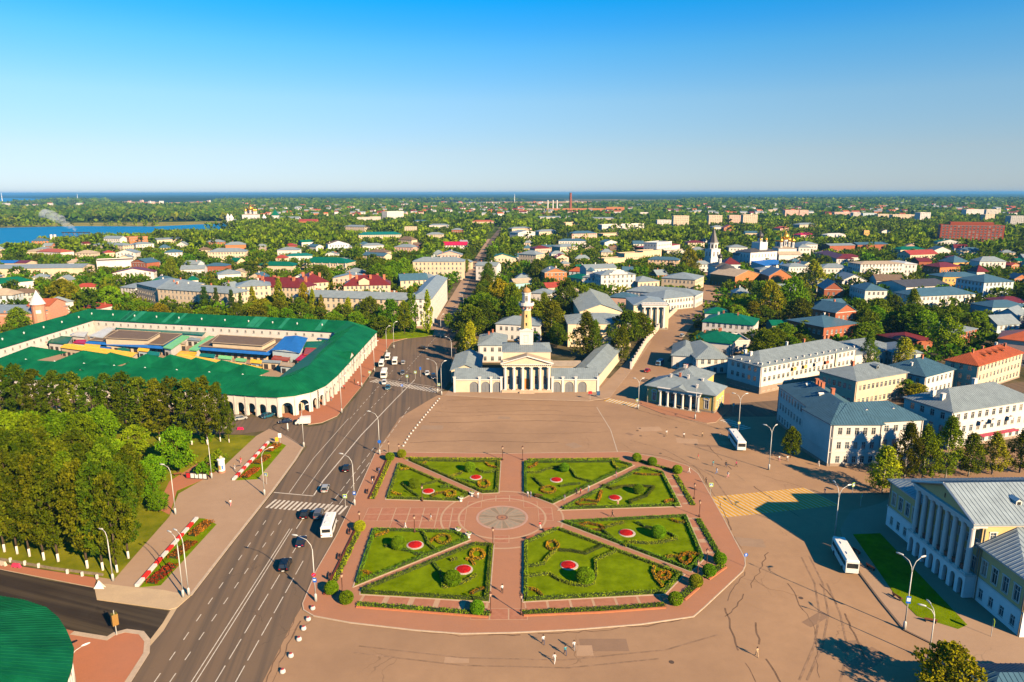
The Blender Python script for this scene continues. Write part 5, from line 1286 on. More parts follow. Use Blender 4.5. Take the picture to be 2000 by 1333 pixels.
mops=[(-cl/2+aw*(k+0.5)*1.0,5.2,1.1,2.6)for k in range(8)]+[(-cl/2+aw*(k+0.5),9.6,1.0,1.5)for k in range(8)]
volume(ms,cl,30,14.0,0,15.0,wmat=M_MY,rtype='flat',st=0,wins={'f':mops,'r':[(-13,11.3,1.0,1.6),(-8,11.3,1.0,1.6),(-3,11.3,1.0,1.6),(2,11.3,1.0,1.6)]},near=True,trim='w',parapet=0)
rl=MB()
for k in range(7):rl.box((-cl/2+0.7+(cl-1.4)*(k+0.5)/7,-1.4,5.3),(1.5,0.08,1.0))
rl.build('balcony_railing',M_METAL,ms)
mb=MB();mb.box((0,-0.7,14.35),(cl+0.6,2.6,0.8));mb.box((0,-0.75,14.85),(cl+1.4,3.2,0.25));mb.build('entablature',M_TRIM,ms)
mb=MB();mb.box((0,15,14.5),(cl+0.5,30.4,0.6));mb.build('cornice',M_TRIM,ms)
mb=MB();mb.face([(-cl/2,-1.6,14.95),(cl/2,-1.6,14.95),(0,-1.6,18.3)]);pd=mb.build('pediment',M_MY,ms)
mb=MB();mb.box((0,-1.63,16.2),(0.28,0.06,0.9));mb.build('attic_slit',M_DARK,pd)
x_=cl/2+0.8
mro=roof_obj(ms,[[(x_,-2.4,14.9),(x_,30.5,14.9),(0,30.5,18.7),(0,-2.4,18.7)],[(-x_,30.5,14.9),(-x_,-2.4,14.9),(0,-2.4,18.7),(0,30.5,18.7)]],rm_('pale'),'roof',0.22,seams=0.8)
for s in(-1,1):
 mb=MB();mb.tube([(s*(x_-0.1),-2.2,14.95),(0,-2.2,18.6)],0.24,4);mb.build('raking_cornice',M_TRIM,ms)
dormer(mro,5.2,8.5,16.3,math.pi/2,rm_('white'),1.1,1.0,2.0)
note_foot([(79,98),(125,98),(125,142),(79,142)],18,0.9)
dp=MB();dp.tube([(0,-0.1,0.1),(0,-0.1,10.4)],0.09,6);dpm=dp.mesh('downpipe',mat('downpipe_mat',(0.28,0.2,0.12),0.6))
for x in(-9.2,9.1,19.6):inst('downpipe',dpm,ms,(x,-0.02,0))
# ------------------------------------------------------------------ second columned public building up the side street
cb=empty('public_building',(66.0,340.0,0),math.radians(0));tag(cb,'large cream public building with four tall white columns along the side street','public building')
M_CB=mat('public_cream',(0.76,0.60,0.40),0.85,var=0.07)
volume(cb,30.0,22.0,11.5,-24.5,-11.0,rz=math.radians(-19)*0,wmat=M_CB,roof='grey',rtype='hip',rise=3.2,st=0,wins={'f':[(x_,z_,1.5,h_)for x_ in(-12,-8,-4,0,4,8,12)for z_,h_ in((1.3,2.0),(5.5,3.2))],'r':[(-6,5.5,1.5,3.2),(0,5.5,1.5,3.2),(6,5.5,1.5,3.2)]},band=[10.9],seams=0.75)
volume(cb,22.0,60.0,12.0,-20.0,38.0,wmat=M_CB,roof='grey',rtype='gablef',rise=4.0,st=3,sides='r',seams=0.9)
volume(cb,19.0,26.0,13.0,9.0,36.0,wmat=M_CB,roof='grey',rtype='hip',rise=2.6,st=3,sides='fr',pitch=3.6,band=[12.8])
ccol=column_mesh(11.6,0.62)
for k in range(4):inst('column',ccol,cb,(5.0+3.5*k,21.6,0.6))
mb=MB();mb.box((10.2,22.4,12.7),(13.2,3.2,1.3));mb.box((10.2,22.2,13.45),(14.0,3.9,0.25));mb.build('entablature',M_TRIM,cb)
bal=MB()
for k in range(16):bal.box((4.0+0.82*k,20.8,14.05),(0.22,0.22,0.9))
bal.box((10.2,20.8,14.6),(13.2,0.4,0.2));bal.build('balustrade',M_TRIM,cb)
mb=MB();mb.box((0,0.05,1.7),(1.9,0.1,3.4));mb.build('door',M_DOOR,cb,(10.2,22.8,0.6))
mb=MB();mb.box((10.2,21.8,0.3),(15,5,0.6));mb.build('steps',M_STONE,cb)
note_foot([(26,318),(57,318),(57,345),(90,362),(90,392),(36,408)],14,0.9)
# courtyard wall along the street
mb=MB();wl=GP([(1232,722),(1262,672),(1300,628),(1322,607)]);ribbon(mb,wl,0.4,0,2.6)
yw=empty('yard_wall',(0,0,0));tag(yw,'long cream wall with piers along the side street pavement','wall');mb.build('wall',M_CB,yw)
pr=MB();pr.box((0,0,1.5),(0.8,0.8,3.0));pr.box((0,0,3.1),(1.0,1.0,0.2));prm=pr.mesh('pier',M_TRIM)
for x,y,h in walk(wl,6.0):inst('pier',prm,yw,(x,y,0),h)
# ------------------------------------------------------------------ houses near the square (east side)
e,ro,L,W=house('corner_house','long three storey white house with grey seamed roof and many chimney stubs, behind the guardhouse',(1486,717),(1672,682),10.4,(1422,700),'white','grey','hip',3.6,3,near=True,base=2.6,pitch=2.6,wh=1.8)
for k in range(15):chimney(ro,-L/2+1.0+k*(L-2)/14,-W/2+0.5,10.2,0.45,0.45,1.2,'w')
for k in range(4):chimney(ro,-L/2+0.5,-W/2+2+k*(W-4)/3,10.2,0.45,0.45,1.2,'w')
for x,y in((-L/2+4.0,0.5),(-L/2+4.5,3.5),(L/2-9,1.0),(L/2-6.5,1.0),(-4,0.6),(6,0.4)):chimney(ro,x,y,roof_z(x,y,L,W,10.4,3.6,'hip')-0.3,1.1 if abs(x)>L/4 else 0.6,0.7,1.8,'w' if x<0 else True)
mb=MB();mb.box((0,-0.5,0),(1.9,1.0,0.15));mb.box((0,-0.95,0.5),(1.9,0.06,1.0));mb.box((-0.92,-0.5,0.5),(0.06,1.0,1.0));mb.box((0.92,-0.5,0.5),(0.06,1.0,1.0))
BALC={c:mb.mesh('balcony',mat('balcony_'+c,WALLC[c],0.8))for c in('ochre','brick','white')}
for x,c in((-10.5,'ochre'),(-4.2,'ochre'),(2.5,'white'),(9.0,'brick')):inst('balcony',BALC[c],e,(x,-W/2,6.9))
mb=MB();mb.box((0,-0.25,0),(1.1,0.5,5.0));mb.build('blade_sign_board',mat('sign_cream',(0.66,0.58,0.42),0.8),e,(L*0.27,-W/2,7.6))
R_W=empty('office_house',(0,0,0));tag(R_W,'big pale three storey corner house with dark blue-grey seamed roof, facing the square','house')
c1,c2,c3=Vector((84.9,209.1)),Vector((84.6,172.3)),Vector((111.4,176.2))
# west wing and south wing meet at the corner
vr1=volume(R_W,36.8,13.5,12.0,c1.x+6.75,(c1.y+c2.y)/2,rz=-math.pi/2,wall='white',roof='bluegrey',rtype='hip',rise=3.4,st=3,sides='frl',near=True,pitch=2.2,wh=2.0,ww=1.15,seams=0.75,band=[3.9,7.9,11.6],base=0.8)
t_=(c3-c2).normalized();rz_=math.atan2(t_.y,t_.x);n_=Vector((-t_.y,t_.x));mc=c2+t_*13.6+n_*6.5
vr2=volume(R_W,27.2,13.0,12.02,mc.x,mc.y,rz=rz_,wall='white',roof='bluegrey',rtype='hip',rise=3.5,st=3,sides='fr',near=True,pitch=2.9,wh=1.8,seams=0.75,band=[3.9,11.6],base=0.8)
for x,y in((-10,-2),(0,-2.5)):dormer(vr1,x,y,14.0,0,rm_('white'),0.9,0.8,1.4)
for x,y in((-1,-3),(7,-3)):dormer(vr2,x,y,13.5,0,rm_('white'),0.7,0.7,1.2)
for x in(-9.5,-7.5,-5.5,1):chimney(vr1,x,1.0,14.6,0.9,0.9,2.0,True)
mb=MB();mb.box((0,-0.06,0),(5.0,0.1,0.7));mb.build('red_signboard',mat('red_sign',(0.60,0.03,0.03),0.6),R_W,(c2.x+t_.x*7-n_.x*.1,c2.y+t_.y*7-n_.y*.1,4.6),rz_)
note_foot([tuple(c2),tuple(c3),tuple(c3+n_*13),(c1.x+14,c1.y),tuple(c1)],15,0.75)
e,ro,L,W=house('rear_house','cream two storey wing with light grey seamed roof behind the corner house',(1672,745),(1772,728),9.5,15,'cream','grey','hip',3.0,2,near=True,pitch=2.2)
chimney(ro,-6,0,12,0.9,0.9,1.8,True);dormer(ro,2,-4,11.0,0,rm_('grey'))
house('corner_house','white two storey house with dark and light halves of hip roof, small green porch',(1807,737),(1864,722),7.8,(1738,716),'white','bluegrey','hip',4.2,2,near=True,chim=3)
e,ro,L,W=house('apartment_house','cream three storey house with rust orange hip roof and tall dormers',(1910,716),(1998,690),10.2,(1852,703),'cream','orange','hip',3.2,3,near=True,chim=4)
for k in range(4):dormer(ro,-8+k*5,-3.2,11.4,0,rm_('orange'),1.6,1.1,2.5)
e,ro,L,W=house('apartment_house','white three storey house with grey seamed roof and iron balconies at the frame edge',(1860,806),(2020,781),11.5,(1797,775),'white','grey','hip',4.2,3,near=True,pitch=3.0,base=0.8)
for x,y in((-L/2+3.0,-2.0),(-L/2+3.2,1.2),(2,0.5)):chimney(ro,x,y,roof_z(x,y,L,W,11.5,4.2,'hip')-0.4,1.3,0.9,2.2,'w')
for x in(-5.5,-1.0,6.5):inst('balcony',BALC['white'],e,(x,-W/2,6.6))
mb=MB();mb.box((0,-0.9,0),(16,1.8,0.15));mb.build('crimson_awning',rm_('crimson'),e,(2,-W/2,3.2))
house('brick_house','large red brick house with blue-grey gabled roof and tall central gable',(1609,640),(1676,632),9.5,22,'brick','bluegrey','hip',3.0,2,chim=3)
e,ro,L,W=house('brick_house','tall red brick gable wing of the large brick house',(1632,612),(1672,608),14.0,14,'brick','bluegrey','gablef',4.0,3,chim=1)
house('brick_house','brick house with plain light grey hip roof beside the big bright green tree',(1868,652),(1908,643),7.0,26,'brick','grey','hip',2.6,2)
house('apartment_house','pink walled block with red roof at the frame edge above the orange roof',(1950,662),(2040,672),11.0,20,'pink','orange','hip',3.0,1)
house('low_house','low house with broad light grey hip roof behind the long white house',(1668,694),(1760,680),6.5,20,'white','grey','hip',3.4,1)
house('low_house','white house with light grey roof between two leafy trees behind the corner house',(1745,690),(1800,690),6.5,16,'white','grey','hip',2.6,2)
house('low_house','low house with dark maroon roof behind the big bright green tree',(1766,668),(1822,664),5.5,16,'brick','maroon','hip',2.4,1)
house('cottage','grey-blue gabled cottage with white dormer gable at the right edge',(1908,628),(1948,636),7.0,14,'lightblue','grey','gablef',4.0,2)
house('cottage','second grey-blue gabled cottage nearer the frame edge',(1945,615),(1988,620),7.0,16,'lightblue','grey','gablef',4.0,2)
house('cottage','grey-roofed cottage above the two gabled cottages',(1938,602),(2010,600),6.5,16,'lightblue','bluegrey','hip',3.0,1)
house('low_house','wide maroon roofed low house at the right edge',(1955,592),(2020,592),6.0,16,'lightblue','maroon','hip',2.6,1)
house('outbuilding','small peach outbuilding with red roof at the far right edge',(1985,640),(2030,642),4.0,10,'peach','maroon','hip',2.0,1)
# street of the guardhouse
house('merchant_house','white house with wide grey hip roof just behind the guardhouse',(1360,701),(1423,701),6.6,26,'white','grey','hip',3.4,2,near=True)
house('merchant_house','low grey-roofed house along the side street behind the guardhouse',(1312,694),(1362,697),6.0,22,'white','grey','hip',3.2,1,near=True)
house('merchant_house','white two storey house with green hip roof, reddish end wall',(1372,628),(1472,636),7.2,20,'white','green','hip',3.6,2,chim=3)
house('merchant_house','smaller green-roofed white house behind the long green one',(1377,612),(1425,614),7.5,12,'white','green','hip',2.6,1)
house('merchant_house','white house with green cross gable beside the street wall',(1350,664),(1428,672),6.2,20,'white','green','hip',3.4,1,near=True,chim=3)
house('outbuilding','low white annex with pale flat roof right of the green cross gable',(1424,668),(1464,668),5.2,16,'white','tan','flat',0.4,1)
house('shed','long low shed with dark green roof among the trees',(1508,636),(1560,636),4.0,9,'beige','green','gable',2.0,0)
house('shed','second dark green roofed shed behind the bright young tree',(1566,638),(1608,640),4.0,9,'beige','green','hip',2.0,0)
house('curved_house','long white two storey house bending along the side street',(1296,584),(1358,578),8.0,22,'white','grey','hip',3.2,2,pitch=2.4)
house('curved_house','narrow white street end of the bending house',(1358,578),(1373,571),8.2,46,'white','grey','hip',3.0,2,pitch=2.4)
house('town_house','white four storey house with stepped curved gable',(1174,538),(1241,536),13.6,17,'white','grey','hip',2.6,4,pitch=3.4)
c,rz,L,W=frame_of((1174,538),(1241,536),17,13.6)
gm=MB();pr_=[(-7,0),(-7,1.4),(-5,1.6),(-4,3.0),(-2.4,3.3),(-1.6,4.0),(1.6,4.0),(2.4,3.3),(4,3.0),(5,1.6),(7,1.4),(7,0)]
gm.face([(x,-0.05,z)for x,z in pr_]);gm.face([(x,0.5,z)for x,z in pr_[::-1]])
for a,b in zip(pr_[:-1],pr_[1:]):gm.face([(a[0],-0.05,a[1]),(a[0],0.5,a[1]),(b[0],0.5,b[1]),(b[0],-0.05,b[1])])
gm.build('stepped_gable',wm_('white'),bpy.data.objects['town_house'],(0,-W/2+0.02,13.4))
e,ro,L,W=house('town_house','white house with grey turret roof left of the stepped gable house',(1138,541),(1172,543),10.5,15,'white','grey','hip',3.0,3)
mb=MB();mb.box((0,0,1.2),(5,5,2.4));mb.build('turret',wm_('white'),e,(-L/4,0,12.2));roof_obj(e,roof_polys(5,5,14.6,2.6,'pyr',0.4),rm_('bluegrey'),'turret_roof',0.2,(-L/4,0,0))
house('red_town_house','red brick town house with cream gable frames above the fire tower',(1064,533),(1107,532),10.5,16,'orange','grey','gablef',3.6,3,chim=3)
house('shed','dark green gabled roof right of the red town house',(1105,541),(1136,546),6.0,14,'cream','green','hip',3.0,1)
house('cottage','turquoise cottage with brown roof left of the red town house',(1005,554),(1038,552),5.0,10,'teal','tan','gable',3.0,1)
house('cottage','pale roofed low house behind the fire tower dome',(1035,572),(1075,574),6.0,14,'white','grey','hip',2.4,1)
house('yard_house','white two storey house with grey hip roof left of the fire tower',(934,674),(988,674),8.0,(916,655),'white','grey','hip',2.6,2,near=True,chim=2)
house('yard_house','white house with blue shadowed wall and triangular roof vents behind the fire tower',(968,632),(1054,636),8.6,15,'white','grey','hip',3.0,2,chim=2)
house('town_house','cream house with grey roof right of the stepped gable house',(1246,551),(1288,549),8.6,18,'cream','grey','hip',3.0,2)
house('town_house','long cream house under broad grey roof above the bending white house',(1292,543),(1358,547),8.6,26,'cream','grey','hip',3.6,2)
house('town_house','dark grey roofed house in front of the stepped gable house',(1190,580),(1236,583),6.0,14,'pink','bluegrey','hip',2.6,1)
WAB=(proj(-56,368,15.7),proj(-44,368,15.7))
# ------------------------------------------------------------------ west side: apartment blocks by the avenue
house('apartment_block','long cream four storey block with grey roof behind the market rows, east of the poplars',(571,578),(828,587),13.8,14,'cream','grey','hip',3.0,4,chim=7,pitch=3.2)
house('apartment_block','long cream four storey block with grey roof behind the spruces',(307,563),(453,573),13.5,14,'cream','grey','hip',3.0,4,chim=5,pitch=3.2)
house('apartment_block','cream four storey block with grey hip roof at the bend west of the long block',(266,553),(306,562),13.5,30,'cream','grey','hip',3.4,4,chim=3)
house('apartment_block','cream four storey block between the two long cream blocks',(461,560),(528,557),13.8,18,'cream','grey','hip',3.0,4,chim=2)
house('apartment_block','tall white five storey block running along the avenue',WAB[0],WAB[1],15.7,92,'white','grey','hip',3.2,5,chim=0,pitch=3.4,keep=0.7)
house('apartment_block','cream five storey block across the end of the white avenue block',(806,511),(906,511),15.5,16,'cream','grey','hip',3.2,4,chim=3,pitch=3.4)
e,ro,L,W=house('maroon_block','cream apartment block with maroon hip roof and fat orange chimneys, westernmost of three',(478,558),(591,562),10.5,17,'cream','maroon','hip',5.5,3)
for k in range(7):chimney(ro,-L/2+4+k*(L-8)/6,(-1)**k*2.5,13.4,1.6,1.6,3.2,True)
e,ro,L,W=house('maroon_block','cream apartment block with maroon hip roof and fat orange chimneys, middle of three',(592,553),(641,550),11.0,26,'cream','maroon','hip',5.5,3)
for k in range(4):chimney(ro,-L/2+4+k*(L-8)/3,(-1)**k*4.5,13.2,1.6,1.6,3.4,True)
e,ro,L,W=house('maroon_block','cream apartment block with maroon hip roof and central gable, easternmost of three',(671,558),(762,556),10.5,18,'cream','maroon','hip',6.0,3)
for k in range(6):chimney(ro,-L/2+4+k*(L-8)/5,(-1)**k*3.0,13.6,1.6,1.6,3.2,True)
mb=MB();mb.box((0,1.2,1.6),(7.0,2.4,3.2));mb.face([(-3.7,-0.05,3.2),(3.7,-0.05,3.2),(0,-0.05,5.2)]);mb.face([(-3.7,-0.05,3.2),(0,-0.05,5.2),(0,6,5.2),(-3.7,6,3.2)],1);mb.face([(0,-0.05,5.2),(3.7,-0.05,3.2),(3.7,6,3.2),(0,6,5.2)],1)
mb.build('central_gable',[wm_('cream'),rm_('maroon')],e,(-2,-W/2-0.2,10.2))
e,ro,L,W=house('veranda_house','long cream house with dark green hip roof on white veranda posts',(583,512),(676,514),8.0,22,'cream','green','hip',4.2,2)
pm=MB();pm.box((0,0,4.0),(0.6,0.6,8.0));pmm=pm.mesh('veranda_post',M_TRIM)
for k in range(7):inst('veranda_post',pmm,e,(-L/2+0.5+k*(L-1)/6,-W/2-0.6,0))
house('long_house','long low house with green hip roof left of the veranda house',(500,518),(572,519),6.5,16,'cream','green','hip',3.0,1)
def row(name,cat,rows):
 for lab,A,B,h,d,w,r,rt,ri,st in rows:house(name,lab,A,B,h,d,w,r,rt,ri,st,cat)
row('town_house','house',[('low house with grey hip roof beside the cream bend block',(235,560),(264,562),7,14,'white','grey','hip',2.5,2),('long green-roofed market building at the left edge under the trees',(-30,556),(64,547),6,14,'white','green','hip',3.5,1),('long cream building with grey roof above the green-roofed one at the left edge',(-30,524),(160,522),8,22,'cream','grey','gable',2.5,1),('low hall with bright blue roof at the left edge',(-10,513),(28,513),6,16,'cream','blue','gable',2.0,1),('low hall with dark maroon roof beside the blue one',(28,513),(50,513),6,16,'cream','maroon','gable',2.0,1),('white modern block with brown flat roof near the river',(188,511),(260,508),9,26,'white','brown','flat',0.5,1),('white house with orange-red roof near the river trees',(72,490),(118,492),6,16,'white','orange','hip',3.0,1),('small pale house with rusty roof left of the orange one',(48,490),(70,490),6,14,'beige','tan','hip',2.0,1),('beige house with pinkish roof below the long beige block',(146,494),(180,494),6,14,'beige','tan','hip',3.0,2),('long beige three storey block with grey hip roof near the river',(182,477),(240,479),9.5,15,'beige','grey','hip',2.6,3),('small house with bright red roof before the long beige block',(203,493),(224,492),5,12,'peach','red','hip',2.4,1),('flat-topped brick building by the river bank',(252,464),(288,462),11,20,'orange','brown','flat',0.5,2),('white house with grey hip roof below the brick riverside building',(265,477),(300,475),8,15,'white','grey','hip',2.4,2),('white house with blue-grey hip roof standing alone among trees',(321,493),(355,492),7.5,16,'white','bluegrey','hip',3.0,2),('wide grey shed roof beside the river landing',(306,468),(356,466),6,20,'cream','grey','gable',2.0,1),('big cream three storey house with grey hip roof and dormers',(405,492),(478,491),11.0,17,'cream','grey','hip',3.4,3),('brick rear wing of the big cream house',(440,478),(480,477),12.0,14,'orange','grey','hip',3.0,1),('white gabled house left of the low brick row',(352,526),(398,525),6.5,14,'white','grey','gable',3.0,1),('low brick row with blue-grey roof and skylights',(397,519),(439,519),6.5,14,'brick','bluegrey','hip',2.2,1),('small white house with bright green pyramid roof',(367,547),(387,546),6,10,'white','green','pyr',3.0,1),('white house with faceted grey roof left of the maroon blocks',(425,536),(470,534),6.5,16,'white','grey','hip',3.0,1),('grey hip roofed house behind the veranda house',(541,488),(580,488),6.5,16,'white','grey','hip',3.0,1),('low house with blue-green roof below the grey one',(560,500),(609,499),5,12,'white','teal','hip',2.4,1),('small white house with green gable roof in the trees',(589,473),(612,472),7,12,'white','green','gable',2.6,1),('small white house with blue-grey gable below the green gable',(600,481),(617,482),7,12,'white','bluegrey','gable',2.6,1),('small house with red roof left of the green gable house',(553,479),(576,479),6,10,'brick','red','hip',2.2,1),('long cream house with dark teal hip roof in the middle distance',(700,459),(784,458),8,20,'cream','teal','hip',4.0,2),('grey-roofed house half hidden below the teal-roofed one',(708,480),(750,479),6,14,'white','grey','hip',2.6,1),('pink-beige house with grey hip roof and big front trees',(770,482),(806,483),8.5,16,'pink','grey','hip',3.0,2),('brown wooden house right of the pink-beige one',(806,478),(822,478),8,10,'brick','brown','gable',2.6,1),('white house with crimson roof and twin front gables by the avenue',(865,479),(912,479),6.5,14,'white','crimson','gable',4.0,2),('beige house with grey hip roof above the crimson one',(833,458),(865,458),8,15,'beige','grey','hip',3.0,2),('brick house with grey roof beside the avenue trees',(882,449),(904,449),9.5,14,'brick','grey','hip',2.6,2),('beige flat-topped house with red ground floor',(790,444),(812,444),10,16,'beige','tan','flat',0.5,3),('cream four storey house with pale grey roof below the white tower',(672,442),(712,443),12,16,'cream','grey','hip',2.6,3),('concrete block with blank side wall left of the white tower',(697,425),(722,425),15,24,'concrete','tan','flat',0.5,0),('second concrete block touching the white tower',(720,424),(741,424),15,24,'concrete','tan','flat',0.5,0),('tall white flat-topped tower block in the middle distance',(756,414),(788,413),27,18,'white','tan','flat',0.6,8),('orange-brick hall with bright red gable roof beyond the trees',(583,432),(618,432),9,22,'orange','red','gable',4.5,1),('peach house with orange roof left of the avenue end',(922,433),(965,433),9.5,18,'peach','orange','hip',3.0,2),('white house with grey gable beyond the crimson roof',(838,440),(876,440),7.5,15,'white','grey','hip',2.6,1),('low white house among trees right of the tower block',(806,432),(834,432),7,16,'white','bluegrey','hip',2.4,1),('long pale low building far behind the teal roof',(640,420),(680,421),9,20,'concrete','tan','flat',0.5,2),])
row('town_house','house',[('long white three storey block with flat roof in the centre distance',(1176,440),(1258,438),13,15,'white','white','flat',0.6,3),('brown flat annex in front of the long white block',(1178,458),(1216,457),5,18,'beige','brown','flat',0.4,1),('white three storey house with tall blank gable near the avenue',(1012,455),(1045,453),12.5,18,'white','grey','gablef',3.0,3),('beige house with grey-green hip roof right of the blank gable house',(1053,453),(1090,452),10,16,'beige','grey','hip',3.0,2),('long orange-cream house left behind the blank gable house',(1000,447),(1038,446),10,16,'peach','grey','hip',2.6,2),('pinkish house with many-cornered blue-grey roof',(1117,457),(1166,456),12,20,'pink','bluegrey','hip',3.4,3),('cream three storey house with grey hip roof near the avenue',(1013,496),(1047,498),12,16,'cream','grey','hip',3.4,3),('pink house with maroon hip roof right of the cream one',(1045,486),(1075,485),9.5,15,'pink','maroon','hip',2.8,2),('beige house with worn grey roof and flat porch',(1094,483),(1128,481),9.5,16,'beige','grey','hip',2.8,2),('white house with pale blue-grey hip roof behind the beige one',(1091,471),(1145,471),8.5,16,'white','bluegrey','hip',2.6,2),('white modern stepped block beside a red roof',(1283,476),(1312,473),14,18,'white','white','flat',0.6,3),('house with flat bright red roof against the white stepped block',(1312,480),(1328,478),9,14,'white','red','hip',1.0,1),('white gabled house in the trees left of the stepped block',(1181,474),(1206,473),7,14,'white','bluegrey','gablef',3.0,1),('peach garage row with flat roof, lowest of three',(1180,507),(1220,505),5,12,'peach','tan','flat',0.4,0),('peach garage row with flat roof, middle of three',(1220,497),(1256,495),6.5,14,'peach','tan','flat',0.4,1),('peach garage row with flat roof beside the brick chimney',(1256,492),(1292,490),7,14,'peach','tan','flat',0.4,1),('low house with red flat roof above the garages',(1254,484),(1282,482),6,12,'orange','red','hip',1.2,1),('grey flat warehouse under the bell tower trees',(1303,492),(1350,490),5,16,'concrete','tan','flat',0.4,0),('pale long house left of the red factory',(1055,425),(1130,424),10,20,'concrete','grey','gable',2.6,2),('long pale house right of the red factory',(1156,427),(1216,427),10,20,'beige','grey','gable',2.6,2),('low peach house before the factory',(1105,436),(1130,435),8,16,'peach','tan','flat',0.4,2),('orange-red house with stacked red gables in the trees',(1414,446),(1437,446),12,16,'orange','red','gablef',5.0,3),('small white house with grey roof left of the stacked red gables',(1392,444),(1412,444),8,16,'white','grey','hip',2.6,1),('cream cottage with blue-grey gable right of the stacked red gables',(1456,456),(1480,456),6,12,'cream','bluegrey','gable',3.0,1),('white house with grey hip roof behind the bell tower',(1424,484),(1460,484),9,18,'white','grey','hip',2.6,2),('orange brick gabled hall below the church apse',(1436,541),(1484,536),9,24,'orange','tan','gablef',4.0,1),('orange brick gabled house right of the brick hall',(1502,540),(1546,540),9.5,20,'orange','grey','gablef',5.5,1),('grey roofed annex between the two brick gables',(1484,528),(1515,528),8,14,'grey','grey','hip',2.0,1),('white two storey house with grey roof left of the weeping tree',(1541,522),(1580,521),9,15,'white','grey','hip',2.4,2),('long white two storey house with grey roof right of the weeping tree',(1606,524),(1662,524),9,17,'white','grey','hip',2.8,2),('long white four storey building with rounded end',(1681,517),(1766,516),13.5,18,'white','tan','hip',1.6,4),('rounded white end wing of the long four storey building',(1764,517),(1791,517),12.5,26,'white','white','hip',1.4,3),('red brick gable house before the white gable house',(1610,566),(1648,567),9.5,20,'brick','bluegrey','gablef',5.0,2),('white gabled house beside the red brick gable',(1645,549),(1692,549),8.5,18,'white','grey','gablef',4.5,2),('white and pink three storey house with bay windows and blue-grey roof',(1690,568),(1733,568),12,20,'white','bluegrey','hip',3.4,3),('low white house with brown gable roof',(1712,549),(1766,550),6,16,'white','brown','gable',4.0,1),('broad white hall with dark arched roof',(1770,562),(1855,558),8.5,26,'white','dark','gable',3.2,0),('orange-yellow long house with arched windows and grey roof',(1842,542),(1917,541),9.5,16,'ochre','bluegrey','hip',2.6,2),('orange brick house with maroon hip roof',(1836,523),(1876,521),10.5,16,'orange','maroon','hip',3.0,2),('orange house with blue-grey pyramid roof',(1862,514),(1893,513),10,16,'ochre','bluegrey','pyr',5.5,2),('cream house row with dark red gables',(1778,499),(1832,497),8.5,16,'cream','red','gable',4.0,2),('cream house with green hip roof left of the dark red gables',(1759,489),(1808,488),8.5,16,'cream','green','hip',3.0,2),('white cottage with blue-grey gables below the big red block',(1825,490),(1857,490),7.5,14,'white','bluegrey','gablef',4.0,1),('long red and white three storey house with two blue-grey hips',(1790,580),(1905,575),11,18,'white','bluegrey','hip',3.6,3),('pale blue four storey house with mansard gables at the right edge',(1922,553),(1980,551),14,22,'lightblue','bluegrey','hip',4.0,4),('small white house with pointed maroon roof',(1908,532),(1931,532),8,12,'white','maroon','pyr',5.0,1),('long brick shed with grey roof behind the four storey building',(1621,481),(1670,480),8,16,'brick','grey','gable',2.0,1),('dark roofed long house right of the brick shed',(1675,479),(1735,478),8,16,'brick','bluegrey','gable',2.4,1),('brown house with dark maroon gable below the dark red gables',(1795,512),(1820,512),7,14,'brick','maroon','gable',3.0,1),('white long house with grey roof far right among trees',(1855,505),(1880,505),6,12,'white','maroon','hip',2.0,1),('pale cottage with blue roof left of the red brick gable',(1596,552),(1618,552),8,14,'white','grey','hip',2.4,1),('dark blue gabled shed before the red brick gable',(1590,592),(1616,598),5,14,'lightblue','bluegrey','gablef',3.0,0),('small brick gable under the long red and white house',(1795,592),(1832,592),6,14,'orange','bluegrey','gablef',4.0,1),('cream dormered house behind the gold domes',(1562,440),(1596,439),10,18,'cream','grey','hip',3.0,3),('small pink house with red roof left of the gold domes',(1524,447),(1541,446),8,14,'pink','red','hip',3.0,1),('pink roofed cottage right of the gold domes',(1564,460),(1590,459),7,14,'pink','crimson','hip',3.0,1),('pale house with white roof behind the gold domes',(1616,460),(1652,459),6,14,'white','white','hip',2.0,1),('orange house in deep trees right of the white roofs',(1688,452),(1699,452),12,12,'ochre','blue','flat',0.4,2),('white cottage with dark gable in the trees below the far blocks',(1722,453),(1739,453),7,12,'white','dark','gablef',3.0,1),])
